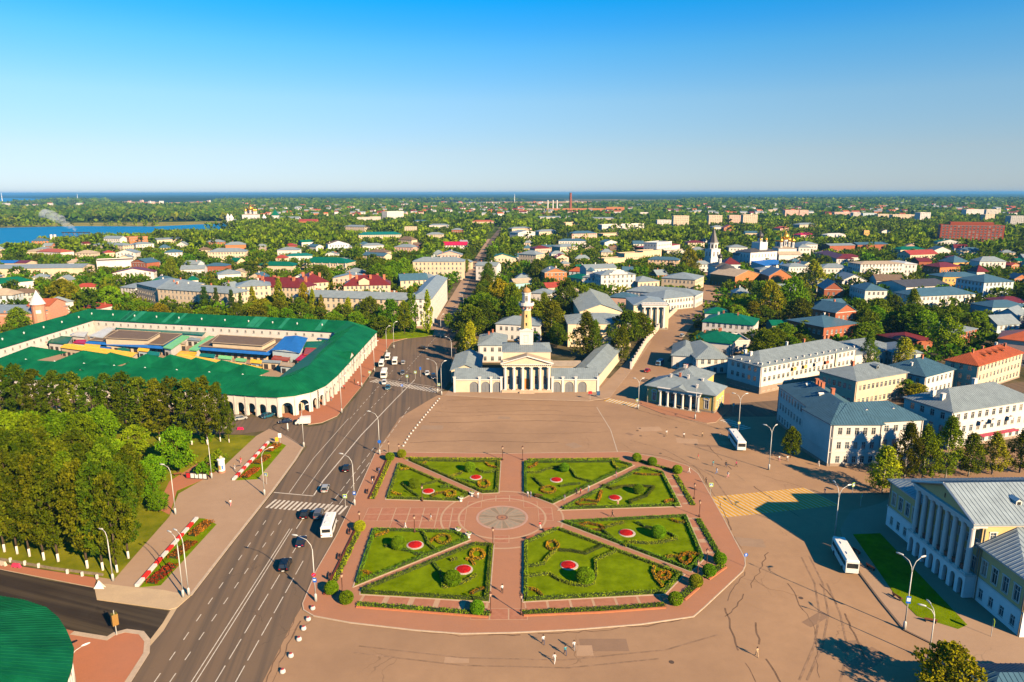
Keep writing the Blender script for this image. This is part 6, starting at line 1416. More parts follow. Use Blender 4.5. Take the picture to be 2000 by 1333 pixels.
# blocks of flats far off
row('tower_block','apartment block',[('white slab of flats left of the twin pale blocks, centre distance',(1284,431),(1311,431),14,16,'white','tan','flat',0.6,4),('pale nine storey block with shadowed side, centre distance',(1316,423),(1346,423),27,16,'cream','tan','flat',0.6,8),('pale block of flats right of the bell tower spire',(1385,422),(1411,422),25,16,'cream','tan','flat',0.6,8),('pinkish block of flats beyond the pale one',(1425,422),(1447,422),25,16,'pink','tan','flat',0.6,8),('pale block of flats right of the pinkish one',(1452,421),(1480,421),28,16,'cream','tan','flat',0.6,9),('brown slab of flats left of a deep shadow gap',(1534,412),(1560,412),27,18,'pink','tan','flat',0.6,8),('brown slab of flats right of a deep shadow gap',(1562,412),(1579,412),27,18,'pink','tan','flat',0.6,8),('small cream block at the end of the low white row',(1501,411),(1518,411),16,16,'cream','tan','flat',0.6,5),('pink slab of flats beyond the gold domes',(1630,416),(1664,416),16,18,'pink','tan','flat',0.6,5),('grey slab of flats right of the pink one',(1667,417),(1681,417),18,18,'concrete','tan','flat',0.6,5),('grey slab of flats with blue panels',(1686,418),(1712,418),16,18,'lightblue','tan','flat',0.6,5),('long beige slab of flats',(1715,420),(1742,420),16,18,'beige','tan','flat',0.6,5),('yellowish slab of flats left of the white and blue tower',(1744,421),(1788,421),18,18,'cream','tan','flat',0.6,5),('white and blue tower block',(1798,417),(1818,417),27,22,'white','tan','flat',0.6,8),('white tower block with red stripes',(1888,411),(1922,411),28,20,'white','orange','flat',0.6,8),('grey tower block behind the red one',(1927,411),(1955,411),27,20,'concrete','tan','flat',0.6,8),('beige low block before the grey tower',(1925,421),(1943,421),22,16,'beige','tan','flat',0.6,5),('dark grey block at the right edge beyond the red hotel',(1975,424),(2010,424),25,16,'grey','tan','flat',0.6,8),('small pale block far right of the horizon factory',(1250,416),(1266,416),14,14,'white','tan','flat',0.6,3),])
e,ro,L,W=house('red_block','massive red brick block of many storeys at the right',(1838,441),(1963,443),28,22,'redbrick','maroon','flat',0.8,8,'office block',pitch=4.4,ww=2.6,wh=2.0)
house('outbuilding','dark blue-grey seamed roof cut by the lower right frame corner',(1925,1395),(2150,1395),3.6,9.5,'white','bluegrey','hip',2.6,1,near=True)
mb=MB();mb.box((0,0,2.0),(L*0.68,W*0.7,4.0));mb.build('attic_storey',wm_('redbrick'),e,(0,2,28))
# ------------------------------------------------------------------ churches
M_GOLD=emit_free('gold_dome',(0.85,0.46,0.05),0.28,0.85)
M_DDOME=emit_free('dark_dome',(0.06,0.055,0.06),0.45,0.3)
M_CHW=mat('church_white',(0.68,0.65,0.63),0.85,var=0.05)
def onion(par,x,y,z,r,m=M_GOLD,drum=3.0):
 if drum:
  mb=MB();mb.lathe([(r*0.72,z),(r*0.72,z+drum),(r*0.82,z+drum+0.1)],n=12);d=mb.build('drum',M_CHW,par,(x,y,0),smooth=False)
  for k in range(6):
   a=k*math.pi/3-math.pi/2;w=MB();w.box((0,0,0),(r*0.2,0.1,drum*0.6));w.build('slit_window',M_DARK,d,(math.cos(a)*r*0.71,math.sin(a)*r*0.71,z+drum*0.5),a+math.pi/2)
 mb=MB();b=z+drum;mb.lathe([(r*0.75,b),(r*0.98,b+r*0.45),(r*1.0,b+r*0.8),(r*0.82,b+r*1.25),(r*0.42,b+r*1.65),(r*0.16,b+r*2.0),(r*0.06,b+r*2.5)],n=16)
 o=mb.build('onion_dome',m,par,(x,y,0),smooth=True)
 mb=MB();mb.box((0,0,b+r*3.0),(r*0.07,r*0.07,r*1.2));mb.box((0,0,b+r*3.15),(r*0.5,r*0.07,r*0.07));mb.build('cross',M_GOLD,o)
def church(label,A,B,h,depth,name='church'):
 c,rz,L,W=frame_of(A,B,depth,h);e=empty(name,(c.x,c.y,0),rz);tag(e,label,'church');ca,sa=math.cos(rz),math.sin(rz)
 note_foot([(c.x+x*ca-y*sa,c.y+x*sa+y*ca)for x,y in((-L/2,-W/2),(L/2,-W/2),(L/2,W/2),(-L/2,W/2))],h+8,0.9)
 return e,L,W
e,L,W=church('white monastery cathedral with cluster of gold onion domes',(1521,486),(1556,486),15,18)
volume(e,L,W,15,wmat=M_CHW,roof='tan',rtype='hip',rise=2.0,st=2,pitch=4.0,ww=1.0,wh=3.0,band=[14.5])
volume(e,L*1.2,7,9,0,-W/2-3.4,wmat=M_CHW,roof='tan',rtype='gable',rise=3.0,st=1,pitch=4.5,wh=3.0)
volume(e,8,12,8.4,L/2+4.1,0,wmat=M_CHW,roof='tan',rtype='hip',rise=2.0,st=1)
onion(e,0,0,16.0,4.3,drum=7.5)
for x,y in((-6.2,-5.2),(6.2,-5.2),(-6.2,5.2),(6.2,5.2)):onion(e,x,y,15.5,2.5,drum=5.5)
e,L,W=church('long white monastery church with dark dome left of the gold domes',(1466,494),(1518,491),13,20)
volume(e,L,W,13,wmat=M_CHW,roof='dark',rtype='hip',rise=3.0,st=2,pitch=4.6,ww=1.1,wh=3.2)
mb=MB();mb.box((4,0,18.0),(11,11,8));mb.build('upper_cube',M_CHW,e);onion(e,4,0,22.0,3.4,M_DDOME,4.0)
for k in(-1,1):onion(e,4+k*4.4,-4.4,22,1.3,M_GOLD,2.0)
e,L,W=church('row of small white gables left of the monastery church',(1443,500),(1466,499),9,10,'chapel')
for k in range(4):volume(e,L/4,W,9,-L/2+L/8+k*L/4,0,wmat=M_CHW,roof='dark',rtype='gablef',rise=2.6,st=1,sides='f',ov=0.1)
house('monastery_wing','white three storey monastery wing with grey roof right of the gold domes',(1560,484),(1584,484),14,30,'white','grey','hip',3.2,3)
house('monastery_wing','wide grey-roofed monastery wing behind the gold domes',(1572,478),(1597,478),11,26,'white','grey','hip',2.6,2)
house('monastery_wing','white gate building with maroon hip roof right of the monastery',(1596,494),(1634,506),8.5,16,'white','maroon','hip',3.0,2)
house('monastery_wing','white wall house with maroon roof further right',(1636,503),(1682,503),6.5,14,'white','maroon','hip',2.6,1)
house('monastery_wing','low house with bright blue roof below the cathedral',(1494,520),(1540,516),5,16,'white','blue','shed',3.0,0)
# bell tower with dark spire
bx,by=G(1390,523);bt=empty('bell_tower',(bx,by,0),math.radians(20));tag(bt,'white octagonal bell tower with dark tent spire and gold cross','bell tower')
volume(bt,12,12,9,wmat=M_CHW,rtype='flat',st=1,parapet=0.3);volume(bt,10.4,10.4,9,z0=9,wmat=M_CHW,rtype='flat',st=0,parapet=0.3,wins={'f':[(-2.2,2,1.6,4.5),(2.2,2,1.6,4.5)],'l':[(-2.2,2,1.6,4.5),(2.2,2,1.6,4.5)],'r':[(-2.2,2,1.6,4.5),(2.2,2,1.6,4.5)]})
mb=MB();mb.lathe([(4.9,18.2),(4.9,23.5),(5.4,23.6),(5.4,24.2)],n=8);mb.build('belfry',M_CHW,bt,rz=math.pi/8)
for k in range(8):
 a=k*math.pi/4;w=MB();w.box((0,0,0),(1.7,0.3,3.6));w.build('bell_opening',M_DARK,bt,(math.sin(a)*4.5,-math.cos(a)*4.5,20.9),a)
mb=MB();mb.lathe([(5.3,24.2),(3.0,30.0),(0.5,37.5)],n=8);mb.build('spire',M_DDOME,bt,rz=math.pi/8);onion(bt,0,0,37.2,0.9,M_GOLD,0)
note_foot([(bx-7,by-7),(bx+7,by-7),(bx+7,by+7),(bx-7,by+7)],36,0.8)
# church apse by the side street
ex,ey=G(1421,556);ap=empty('church',(ex,ey+12,0));tag(ap,'white church with round apse and maroon roofs by the side street','church')
mb=MB();mb.lathe([(7.4,0),(7.4,11.5),(7.9,11.6),(7.9,12.0)],n=20);mb.build('apse',M_CHW,ap,(0,-6,0))
mb=MB();mb.lathe([(8.0,12.0),(3.0,15.0),(0.1,16.0)],n=20);mb.build('apse_roof',rm_('dark'),ap,(0,-6,0))
volume(ap,15,22,13,0,9,wmat=M_CHW,roof='dark',rtype='hip',rise=3.0,st=1,wh=3.0);onion(ap,-2,6,15.0,2.0,M_DDOME,4.0)
volume(ap,14,16,13.5,11,22,wmat=M_CHW,roof='maroon',rtype='hip',rise=5.0,st=1,wh=3.0)
for k in range(5):
 a=math.pi*(k+0.5)/5+math.pi;f_,p_,c_=win_mesh(1.0,3.2);inst('window',c_,ap,(7.42*math.cos(a),-6+7.42*math.sin(a),5.5),a+math.pi/2)
note_foot([(ex-8,ey),(ex+8,ey),(ex+20,ey+40),(ex-8,ey+36)],15,0.8)
# far monastery across the trees
fx,fy=G(503,437);fmn=empty('monastery',(fx,fy,0));tag(fmn,'distant white walled monastery with gold domes and green tower beside the river','monastery')
s=1.0
volume(fmn,34,24,22,-18,10,wmat=M_CHW,roof='tan',rtype='hip',rise=3.0,st=2,pitch=8,ww=2,wh=4)
onion(fmn,-18,10,24,6.5,drum=8)
for x,y in((-28,4),(-8,4),(-28,16),(-8,16)):onion(fmn,x,y,23,4.2,drum=6)
volume(fmn,130,6,9,10,-14,wmat=M_CHW,roof='grey',rtype='gable',rise=2.5,st=1,pitch=12,ww=2,wh=2);volume(fmn,14,14,20,42,6,wmat=M_CHW,rtype='pyr',roof='green',rise=14,st=2)
volume(fmn,50,16,13,75,8,wmat=M_CHW,roof='grey',rtype='gable',rise=4,st=2,pitch=6)
for x in(-56,-78,22):
 mb=MB();mb.lathe([(5,0),(5,14),(5.6,14),(0.2,24)],n=10);mb.build('wall_tower',M_CHW,fmn,(x,-14 if x>-60 else 20,0))
 # brick corner tower with cone roof by the market
kx,ky=G(80,640);kt=empty('brick_tower_house',(kx,ky,0));tag(kt,'pink brick hall with round corner tower and grey cone roof beside the market rows','tower')
M_PB=mat('pink_brick',(0.56,0.26,0.17),0.9,var=0.15,scale=1.2)
mb=MB();mb.lathe([(3.2,0),(3.2,12.5),(3.5,12.8),(3.5,13.4)],n=14);mb.build('round_tower',M_PB,kt)
mb=MB();mb.lathe([(3.9,13.3),(0.08,20.8)],n=14);mb.build('cone_roof',rm_('white'),kt)
mb=MB();mb.box((0,0,0),(2.4,0.2,1.8));mb.build('white_panel',M_TRIM,kt,(1.8,-2.8,9.4),0.5)
volume(kt,60,26,8.5,-31,14,wmat=M_PB,roof='grey',rtype='hip',rise=2.2,st=1,pitch=6,rz=math.radians(-4),band=[6.6,8.0]);volume(kt,12,14,11,-6,16,wmat=M_PB,roof='orange',rtype='gable',rise=3,st=0)
for k in range(10):
 mb=MB();mb.box((0,0,0),(0.9,0.4,1.0));mb.build('merlon',M_PB,kt,(-58+5.6*k,2.4+0.07*(58-5.6*k)*0+(-58+5.6*k+31)*math.tan(math.radians(-4))-1.2,9.0))
note_foot([(kx-62,ky-4),(kx+4,ky-4),(kx+4,ky+28),(kx-62,ky+32)],14,0.9)
# factory on the skyline
qx,qy=G(1114,420);fa=empty('factory',(qx,qy,0));tag(fa,'distant red brick factory with tall brick chimney and white pipes','factory')
volume(fa,200,40,20,20,20,wall='orange',rtype='flat',st=2,pitch=9,ww=3,wh=4);volume(fa,90,40,14,-110,20,wall='orange',rtype='gable',roof='tan',rise=6,st=1,pitch=9,ww=3,wh=3);volume(fa,60,40,24,150,20,wall='orange',rtype='flat',st=2,pitch=9)
mb=MB();mb.lathe([(5.5,0),(3.6,70),(4.2,70.2),(4.2,72)],n=14);mb.build('brick_chimney',mat('old_brick',(0.26,0.08,0.045),0.9),fa,(0,5,0))
mb=MB();mb.lathe([(2.2,0),(1.9,48)],n=10);wp=mb.mesh('white_pipe',M_TRIM)
for px in(1070,1080,1088):inst('white_pipe',wp,fa,(G(px,420)[0]-qx,8,0))
# riverside works: pale tanks with pipes and a steel frame
wx,wy=G(106,480);wk=empty('riverside_works',(wx,wy,0));tag(wk,'small works with two pale chimneys beside the river','works')
mb=MB();mb.lathe([(1.7,0),(1.6,16)],n=10);wp2=mb.mesh('pale_chimney',M_TRIM)
for dx in(-2.6,2.6):inst('pale_chimney',wp2,wk,(dx,0,0))
mb=MB();mb.box((14,2,3),(18,10,6));mb.build('shed',wm_('grey'),wk)
cx_,cy_=G(150,470);cr=empty('steel_frame',(cx_,cy_,0));tag(cr,'dark steel loading frame on the river bank under the smoke','steel frame')
for k in range(6):
 mb=MB();mb.tube([(k*8-20,0,0),(k*8-20,0,14)],0.5,4);mb.tube([(k*8-20,0,14),(k*8-14,0,6)],0.4,4);mb.build('post',M_METAL,cr)
mb=MB();mb.box((0,0,13),(44,1.2,1.2));mb.box((0,0,7),(44,1.0,0.8));mb.build('beam',M_METAL,cr)
# ------------------------------------------------------------------ street furniture
M_POLE=emit_free('pole_paint',(0.52,0.50,0.47),0.5,0.1)
M_LAMPH=emit_free('lamp_head',(0.62,0.62,0.60),0.4,0.2)
M_LENS=emit_free('lamp_lens',(0.75,0.76,0.72),0.2)
M_BRONZE=emit_free('brown_iron',(0.11,0.045,0.028),0.5,0.3)
LAMPC={}
def lamp_parts(h,arm,double):
 k=(round(h,1),round(arm,1),double)
 if k in LAMPC:return LAMPC[k]
 b=MB();b.lathe([(0.27,0),(0.25,1.3),(0.12,1.55)],n=10);base=b.mesh('base',M_POLE,True)
 p=MB();p.tube([(0,0,1.4),(0,0,h*0.82)],[0.115,0.08],8);pole=p.mesh('pole',M_POLE,True)
 a=MB();a.tube([(0,0,h*0.8),(arm*0.08,0,h*0.88),(arm*0.35,0,h*0.955),(arm,0,h)],[0.08,0.07,0.06,0.05],6);am=a.mesh('arm',M_POLE,True)
 hd=MB();hd.lathe([(0.03,-0.5),(0.2,-0.35),(0.24,0.1),(0.16,0.42),(0.02,0.5)],n=8,sy=0.55)
 hd.v=[(x*0+z*1.25,y,-x*0.75)for x,y,z in hd.v];head=hd.mesh('lamp_head',M_LAMPH,True)
 ln=MB();ln.box((0.1,0,-0.13),(0.6,0.18,0.05));lens=ln.mesh('lens',M_LENS)
 LAMPC[k]=(base,pole,am,head,lens);return LAMPC[k]
def street_lamp(px,py,label,h=12.5,arm=2.4,ang=180,double=None):
 """ang: compass of the arm in degrees (0 = to the right, 90 = away)"""
 x,y=G(px,py,0.12);e=empty('street_lamp',(x,y,0.12));tag(e,label,'street lamp','white street lamps')
 base,pole,am,head,lens=lamp_parts(h,arm,bool(double));inst('base',base,e);inst('pole',pole,e)
 for a in[ang]+([double]if double is not None else[]):
  r=math.radians(a);o=inst('arm',am,e,(0,0,0),r);hh=inst('lamp_head',head,o,(arm+0.35,0,h+0.02))
  hh2=hh # the lens is part of the head
 return e
for px,py,lab,h,arm,ang,dbl in[(616,1174,'street lamp with round and square signs, above the white bollards at the plaza corner',12.5,3.0,165,None),(692,987,'street lamp between the zebra crossing and the plaza benches',12.5,2.6,160,None),(741,888,'street lamp with blue round sign at the upper plaza corner',12.5,2.4,165,None),(516,967,'street lamp with small crossing sign beside the upper flower verge',12.0,2.0,20,None),(593,873,'street lamp on the sandy corner below the parked box van',12.5,1.6,40,None),(413,934,'street lamp beside the white advertising column',10.5,1.2,120,None),(342,1004,'street lamp standing at the red park path',12.0,1.6,170,None),(220,1134,'thin street lamp at the park corner above the white triangle board',10.5,1.0,160,None),(357,1166,'twin street lamps at the sandy corner, the one nearer the park',12.5,1.6,150,None),(368,1162,'twin street lamps at the sandy corner, the one nearer the road',12.5,1.6,150,None),(131,869,'street lamp rising out of the park trees',10.5,1.4,150,None),(667,806,'street lamp on the red market pavement, nearest the rounded corner',12.5,1.6,40,None),(706,755,'street lamp on the red market pavement, beside the zebra crossing',12.5,1.6,40,None),(731,725,'street lamp on the red market pavement, beside the white buses',12.5,1.6,40,None),(755,690,'street lamp on the red market pavement, nearer the green corner roof',12.5,1.6,40,None),(769,680,'street lamp on the red market pavement, at its far tip',12.5,1.6,40,None),(854,767,'street lamp at the end of the far zebra, leaning its arm over the road',12.5,3.2,165,None),(862,772,'street lamp at the end of the far zebra, arm towards the fire station',12.5,1.6,40,None),(882,715,'street lamp left of the fire station wing',12.5,2.2,160,None),(861,660,'street lamp at the mouth of the avenue',12.0,1.4,40,None),(1246,799,'two-armed street lamp at the mouth of the side street',10.5,1.4,150,30),(1357,819,'white pole lamp before the guardhouse columns',11.0,0.6,90,None),(1441,848,'two-armed street lamp with diamond sign above the parked bus',12.5,1.8,150,20),(1501,918,'two-armed street lamp in the light on the eastern square edge',12.0,1.6,140,40),(1628,1060,'two-armed street lamp beside the white bus by the mansion',12.5,2.2,20,90),(1765,1230,'two-armed street lamp with bus stop plate before the mansion lawn',13.0,1.8,130,20),(1812,1290,'two-armed street lamp above the round tree at the lower right',9.0,1.5,150,90),(895,640,'street lamp on the shaded side of the avenue, lower',11.5,1.8,160,None),(905,612,'street lamp on the shaded side of the avenue, upper',11.5,1.8,160,None)]:
 street_lamp(px,py,lab,h,arm,ang,dbl)
def lantern_parts():
 b=MB();b.lathe([(0.24,0),(0.2,0.5),(0.09,0.62),(0.07,3.1),(0.12,3.15)],n=8);p=b.mesh('post',M_BRONZE,True)
 l=MB();l.lathe([(0.14,3.2),(0.26,3.75),(0.26,3.8)],n=6);g=l.mesh('glass',emit_free('lantern_glass',(0.60,0.40,0.28),0.3))
 c=MB();c.lathe([(0.34,3.8),(0.1,4.05),(0.02,4.25)],n=6);cp=c.mesh('cap',M_BRONZE)
 return p,g,cp
lp,lg,lc=lantern_parts()
for px,py,w in[(759,889,'at the upper road corner of the plaza'),(779,894,'beside the yellowish bush above the northwest bed'),(981,899,'at the top of the central path, west side'),(1020,899,'at the top of the central path, east side'),(824,979,'below the northwest bed'),(702,1032,'at the top end of the southwest planting strip'),(809,1040,'above the southwest bed'),(962,1065,'at the inner corner of the southwest bed'),(668,1158,'at the lower road corner of the southwest bed'),(957,1197,'at the foot of the central path, west side'),(1017,1201,'at the foot of the central path, east side'),(1355,975,'beside the eastern planting strip, upper'),(1365,1010,'at the top of the lower eastern planting strip'),(1379,1109,'at the east corner path, outer'),(1361,1133,'at the southeast corner path, inner')]:
 e=empty('lantern_post',(*G(px,py,0.15),0.15));tag(e,'brown iron lantern post '+w,'lantern','brown lantern posts of the plaza');inst('post',lp,e);inst('glass',lg,e);inst('cap',lc,e)
 # benches
bs=MB();M_BENCH=mat('bench_wood',(0.22,0.07,0.035),0.7,var=0.2,scale=4)
sl=MB();sl.box((0,0,0),(1.9,0.13,0.05));slm=sl.mesh('slat',M_BENCH)
lgm=MB();lgm.box((0,0.05,0.22),(0.08,0.5,0.44));lgm.box((0,0.32,0.6),(0.08,0.07,0.5));lgm=lgm.mesh('leg',M_METAL)
def bench(px,py,rz,w,z=0.15):
 e=empty('bench',(*G(px,py,z),z),rz);tag(e,'slatted wooden bench '+w,'bench','park benches')
 for k in range(3):inst('slat',slm,e,(0,-0.15+0.17*k,0.46))
 for k in range(2):o=inst('slat',slm,e,(0,0.34,0.62+0.19*k));o.rotation_euler=(math.pi/2,0,0)
 for x in(-0.75,0.75):inst('leg',lgm,e,(x,0,0))
ra=math.radians(-80)
for px,py,rz,w in[(739,919,ra,'facing the road beside the northwest bed, topmost'),(729,936,ra,'facing the road beside the northwest bed, middle'),(716,962,ra,'facing the road beside the northwest bed, lowest'),(681,1041,ra,'facing the road beside the southwest bed, topmost'),(661,1090,ra,'facing the road beside the southwest bed, middle'),(643,1128,ra,'facing the road beside the southwest bed, lowest'),(1051,973,math.radians(-20),'on the round paving under the northeast bed'),(1068,1037,math.radians(195),'on the round paving above the southeast bed, outer'),(1033,1053,math.radians(205),'on the round paving above the southeast bed, inner'),(1672,1080,math.radians(110),'in the shade before the mansion lawn, upper'),(1700,1112,math.radians(110),'in the shade before the mansion lawn, middle'),(1752,1170,math.radians(110),'in the shade before the mansion lawn, lower'),(1816,1216,math.radians(160),'in the sun at the end of the mansion lawn'),(347,928,math.radians(200),'reddish, under the trees by the park path')]:
 bench(px,py,rz,w,0.15)
 # white stone urns round the crossing
ur=MB();ur.lathe([(0.42,0),(0.42,0.12),(0.16,0.25),(0.2,0.4),(0.6,0.75),(0.68,1.0),(0.6,1.0),(0.5,0.9)],n=14);urm=ur.mesh('bowl',M_TRIM,True)
p_,t_,_=crown_points('bush',91,14,30,0.9,1.4,0.5);urp=quads_mesh('plants',p_,0.12,t_,LEAF['lime'],91)
for px,py,w in[(921,969,'at the tip of the northwest bed, right of two'),(899,979,'at the tip of the northwest bed, left of two'),(894,1041,'at the tip of the southwest bed, upper of two'),(914,1050,'at the tip of the southwest bed, lower of two')]:
 e=empty('stone_urn',(*G(px,py,0.15),0.15));tag(e,'white stone planter urn '+w,'planter','white urns');inst('bowl',urm,e);inst('plants',urp,e)
 # bollards: painted stone half-spheres on the square's road edge
bo=MB();bo.lathe([(0.55,0),(0.55,0.22),(0.46,0.5),(0.26,0.68),(0.02,0.74)],n=14);bom=bo.mesh('bollard',mat('bollard_white',(0.56,0.51,0.48),0.8,var=0.1),True)
bo=MB();bo.lathe([(0.3,0),(0.25,0.1),(0.02,0.14)],n=10);bcap=bo.mesh('cap',mat('bollard_cap',(0.35,0.05,0.06),0.7))
for i,(px,py)in enumerate([(610,1191),(601,1211),(592,1229),(583,1250),(567,1282),(551,1313)]):
 o=inst('bollard',bom,None,(*G(px,py,0.0),0.15 if i==0 else 0.0),0,0.85);inst('cap',bcap,o,(0,0,0.66));tag(o,'white dome bollard on the square edge, %s from the lamp with round sign'%['first','second','third','fourth','fifth','sixth'][i],'bollard','white bollards by the lower square')
lb=walk(GP([(787,872),(800,850),(830,812),(858,779)]),2.6)
for i,(x,y,h)in enumerate(lb):
 o=inst('bollard',bom,None,(x,y,0.0),0,0.62);tag(o,'small white dome bollard in the long row beside the upper road','bollard','row of bollards by the upper road')
 # signs
def sign(px,py,zc,label,shape,size,face,board=None,h=3.0,rz=0.0,text=None,pole=True,name='road_sign',cat='sign',z=0.12):
 e=empty(name,(*G(px,py,z),z),rz);tag(e,label,cat)
 if pole:mb=MB();mb.tube([(0,0.06,0),(0,0.06,h)],0.05,6);mb.build('post',M_POLE,e)
 if board:mb=MB();mb.box((0,0,zc),(size[0]*1.35,0.05,size[1]*1.35));mb.build('board',board,e)
 mb=MB()
 if shape=='round':
  mb.lathe([(0.001,0.0),(size[0]/2,0.0),(size[0]/2,0.04),(0.001,0.04)],n=18);mb.v=[(x,-0.03-zz,zc+y)for x,y,zz in mb.v]
 else:mb.box((0,-0.04,zc),(size[0],0.05,size[1]))
 fo=mb.build('face',face,e)
 if text:
  for pts,m in text:
   mb=MB();mb.face([(x*size[0],-0.078,zc+y*size[1])for x,y in pts]);mb.build('symbol',m,fo)
 return e
M_SBLUE=emit_free('sign_blue',(0.01,0.12,0.55),0.4);M_SLIME=emit_free('sign_lime',(0.62,0.80,0.08),0.5);M_SWHITE=emit_free('sign_white',(0.80,0.80,0.78),0.5);M_SRED=emit_free('sign_red',(0.6,0.02,0.03),0.5);M_SBLACK=emit_free('sign_black',(0.02,0.02,0.02),0.5)
ped=[([(-0.42,-0.4),(0.42,-0.4),(0,0.42)],M_SWHITE),([(-0.05,-0.1),(0.05,-0.1),(0.04,0.12),(-0.04,0.12)],M_SBLACK),([(-0.12,-0.36),(-0.06,-0.36),(0.03,-0.1),(-0.03,-0.1)],M_SBLACK),([(0.08,-0.36),(0.14,-0.36),(0.03,-0.1),(-0.02,-0.1)],M_SBLACK)]
for px,py,w,rz in[(674,990,'by the zebra crossing on the plaza side',0),(1387,968,'at the plaza end of the yellow crossing',0),(1664,968,'at the mansion end of the yellow crossing',0.5),(520,946,'on the west pavement beside the street lamp',-0.3),(1680,990,'in the shade near the mansion corner',0.8),(722,740,'on the market pavement at the far zebra',0),(795,748,'on the road island at the far zebra',0),(811,740,'farther of two on the road island',0),(857,765,'at the fire station end of the far zebra',0),(1244,797,'at the side street mouth',0),(1431,806,'at the cross street',0.4)]:
 sign(px,py,2.7,'blue pedestrian crossing sign on lime board '+w,'sq',(0.7,0.7),M_SBLUE,M_SLIME,2.9,rz,ped)
sign(1454,1108,2.6,'round blue arrow sign at the east corner of the plaza','round',(0.8,0.8),M_SBLUE,None,2.9,0.2,[([(-0.06,-0.35),(0.06,-0.35),(0.06,0.1),(0.2,0.1),(0,0.38),(-0.2,0.1),(-0.06,0.1)],M_SWHITE)])
sign(785,768,3.0,'blue arrow sign on the road island by the far zebra','round',(0.9,0.9),M_SBLUE,None,3.3,0,[([(-0.06,-0.35),(0.06,-0.35),(0.06,0.1),(0.2,0.1),(0,0.38),(-0.2,0.1),(-0.06,0.1)],M_SWHITE)])
sign(821,736,3.4,'blue and red sign post on the road island','sq',(0.7,1.2),M_SBLUE,None,4.2,0)
sign(616.5,1175,4.3,'small blue information plate on the lamp at the plaza corner','sq',(0.65,0.85),M_SBLUE,None,4,0,[([(-0.3,-0.1),(0.3,-0.1),(0.3,0.25),(-0.3,0.25)],M_SWHITE)],pole=False)
sign(615.5,1175.5,5.4,'round no-stopping sign on the lamp at the plaza corner','round',(0.8,0.8),M_SRED,None,4,0,[([(-0.3,-0.2),(-0.2,-0.3),(0.3,0.2),(0.2,0.3)],M_SBLUE)],pole=False)
sign(692.5,988,3.2,'small blue plate on the lamp by the benches','sq',(0.7,0.8),M_SBLUE,None,4,0,[([(-0.3,-0.1),(0.3,-0.1),(0.3,0.25),(-0.3,0.25)],M_SWHITE)],pole=False)
sign(741.5,889,4.0,'blue round sign on the lamp at the upper plaza corner','round',(1.0,1.0),M_SBLUE,None,4,0,pole=False)
sign(1765.5,1231,5.6,'blue and white bus stop plate on the lamp before the mansion','sq',(0.7,1.3),M_SBLUE,None,4,-0.2,[([(-0.4,-0.2),(0.4,-0.2),(0.4,0.3),(-0.4,0.3)],M_SWHITE)],pole=False)
sign(1441.5,849,3.6,'cream diamond priority sign on the lamp above the parked bus','sq',(0.7,0.7),emit_free('sign_cream2',(0.75,0.62,0.30),0.5),None,4,0,pole=False)
sign(541,872,2.2,'orange and white roadwork boards at the tip of the upper verge','sq',(0.9,1.3),emit_free('sign_orange',(0.85,0.40,0.02),0.5),None,2.9,0.2)
sign(547,868,2.8,'white board beside the orange roadwork board','sq',(0.9,1.3),M_SWHITE,None,3.4,0.2)
sign(562,842,1.6,'yellow and white marker post by the parked box van','sq',(0.35,1.9),M_SWHITE,None,2.6,0)
sign(1152,781,2.6,'red notice board on a white post before the fire station','sq',(1.3,1.0),M_SRED,None,3.2,0)
sign(1168,776,1.4,'dark blue notice stand by the fire station corner','sq',(1.2,1.6),emit_free('stand_blue',(0.03,0.09,0.2),0.5),None,2.2,0)
sign(1935,1245,2.6,'lime-backed crossing sign seen edge on near the mansion corner','sq',(0.7,1.1),M_SLIME,None,3.0,1.2)
# advertising column
ac=empty('advertising_column',(*G(433,922,0.14),0.14));tag(ac,'white advertising column with posters and crown top beside the park path','advertising column')
mb=MB();mb.lathe([(0.95,0),(0.95,0.5),(0.8,0.55)],n=16);mb.build('base',mat('ad_base',(0.42,0.20,0.13),0.8),ac)
mb=MB();mb.lathe([(0.85,0.5),(0.85,3.4),(1.0,3.45),(1.0,3.7),(0.5,3.9)],n=16);mb.build('drum',M_SWHITE,ac)
for a,w,c in((-1.7,0.7,(0.6,0.35,0.1)),(-0.9,0.6,(0.1,0.2,0.5)),(-2.5,0.6,(0.5,0.5,0.2))):
 mb=MB();n=4
 for i in range(n):
  p,q=a-w/2+w*i/n,a-w/2+w*(i+1)/n;mb.face([(0.87*math.cos(p),0.87*math.sin(p),1.0),(0.87*math.cos(q),0.87*math.sin(q),1.0),(0.87*math.cos(q),0.87*math.sin(q),2.2),(0.87*math.cos(p),0.87*math.sin(p),2.2)])
 mb.build('poster',emit_free('poster_%d'%int(c[0]*100),c,0.6),ac)
mb=MB();mb.lathe([(0.5,3.9),(0.4,4.3),(0.05,4.6)],n=12);mb.build('top',mat('ad_top',(0.55,0.42,0.28),0.7),ac)
# poster wall by the park
pw=empty('poster_wall',(*G(384,935,0.12),0.12),math.radians(-8));tag(pw,'low wall of white and red posters at the park path','poster board')
mb=MB();mb.box((0,0,0.8),(6.0,0.2,1.6));mb.build('board',M_METAL,pw)
for k in range(5):mb=MB();mb.box((0,0,0),(0.9,0.04,1.2));mb.build('poster',M_SWHITE if k else M_SRED,pw,(-2.3+1.15*k,-0.13,0.85))
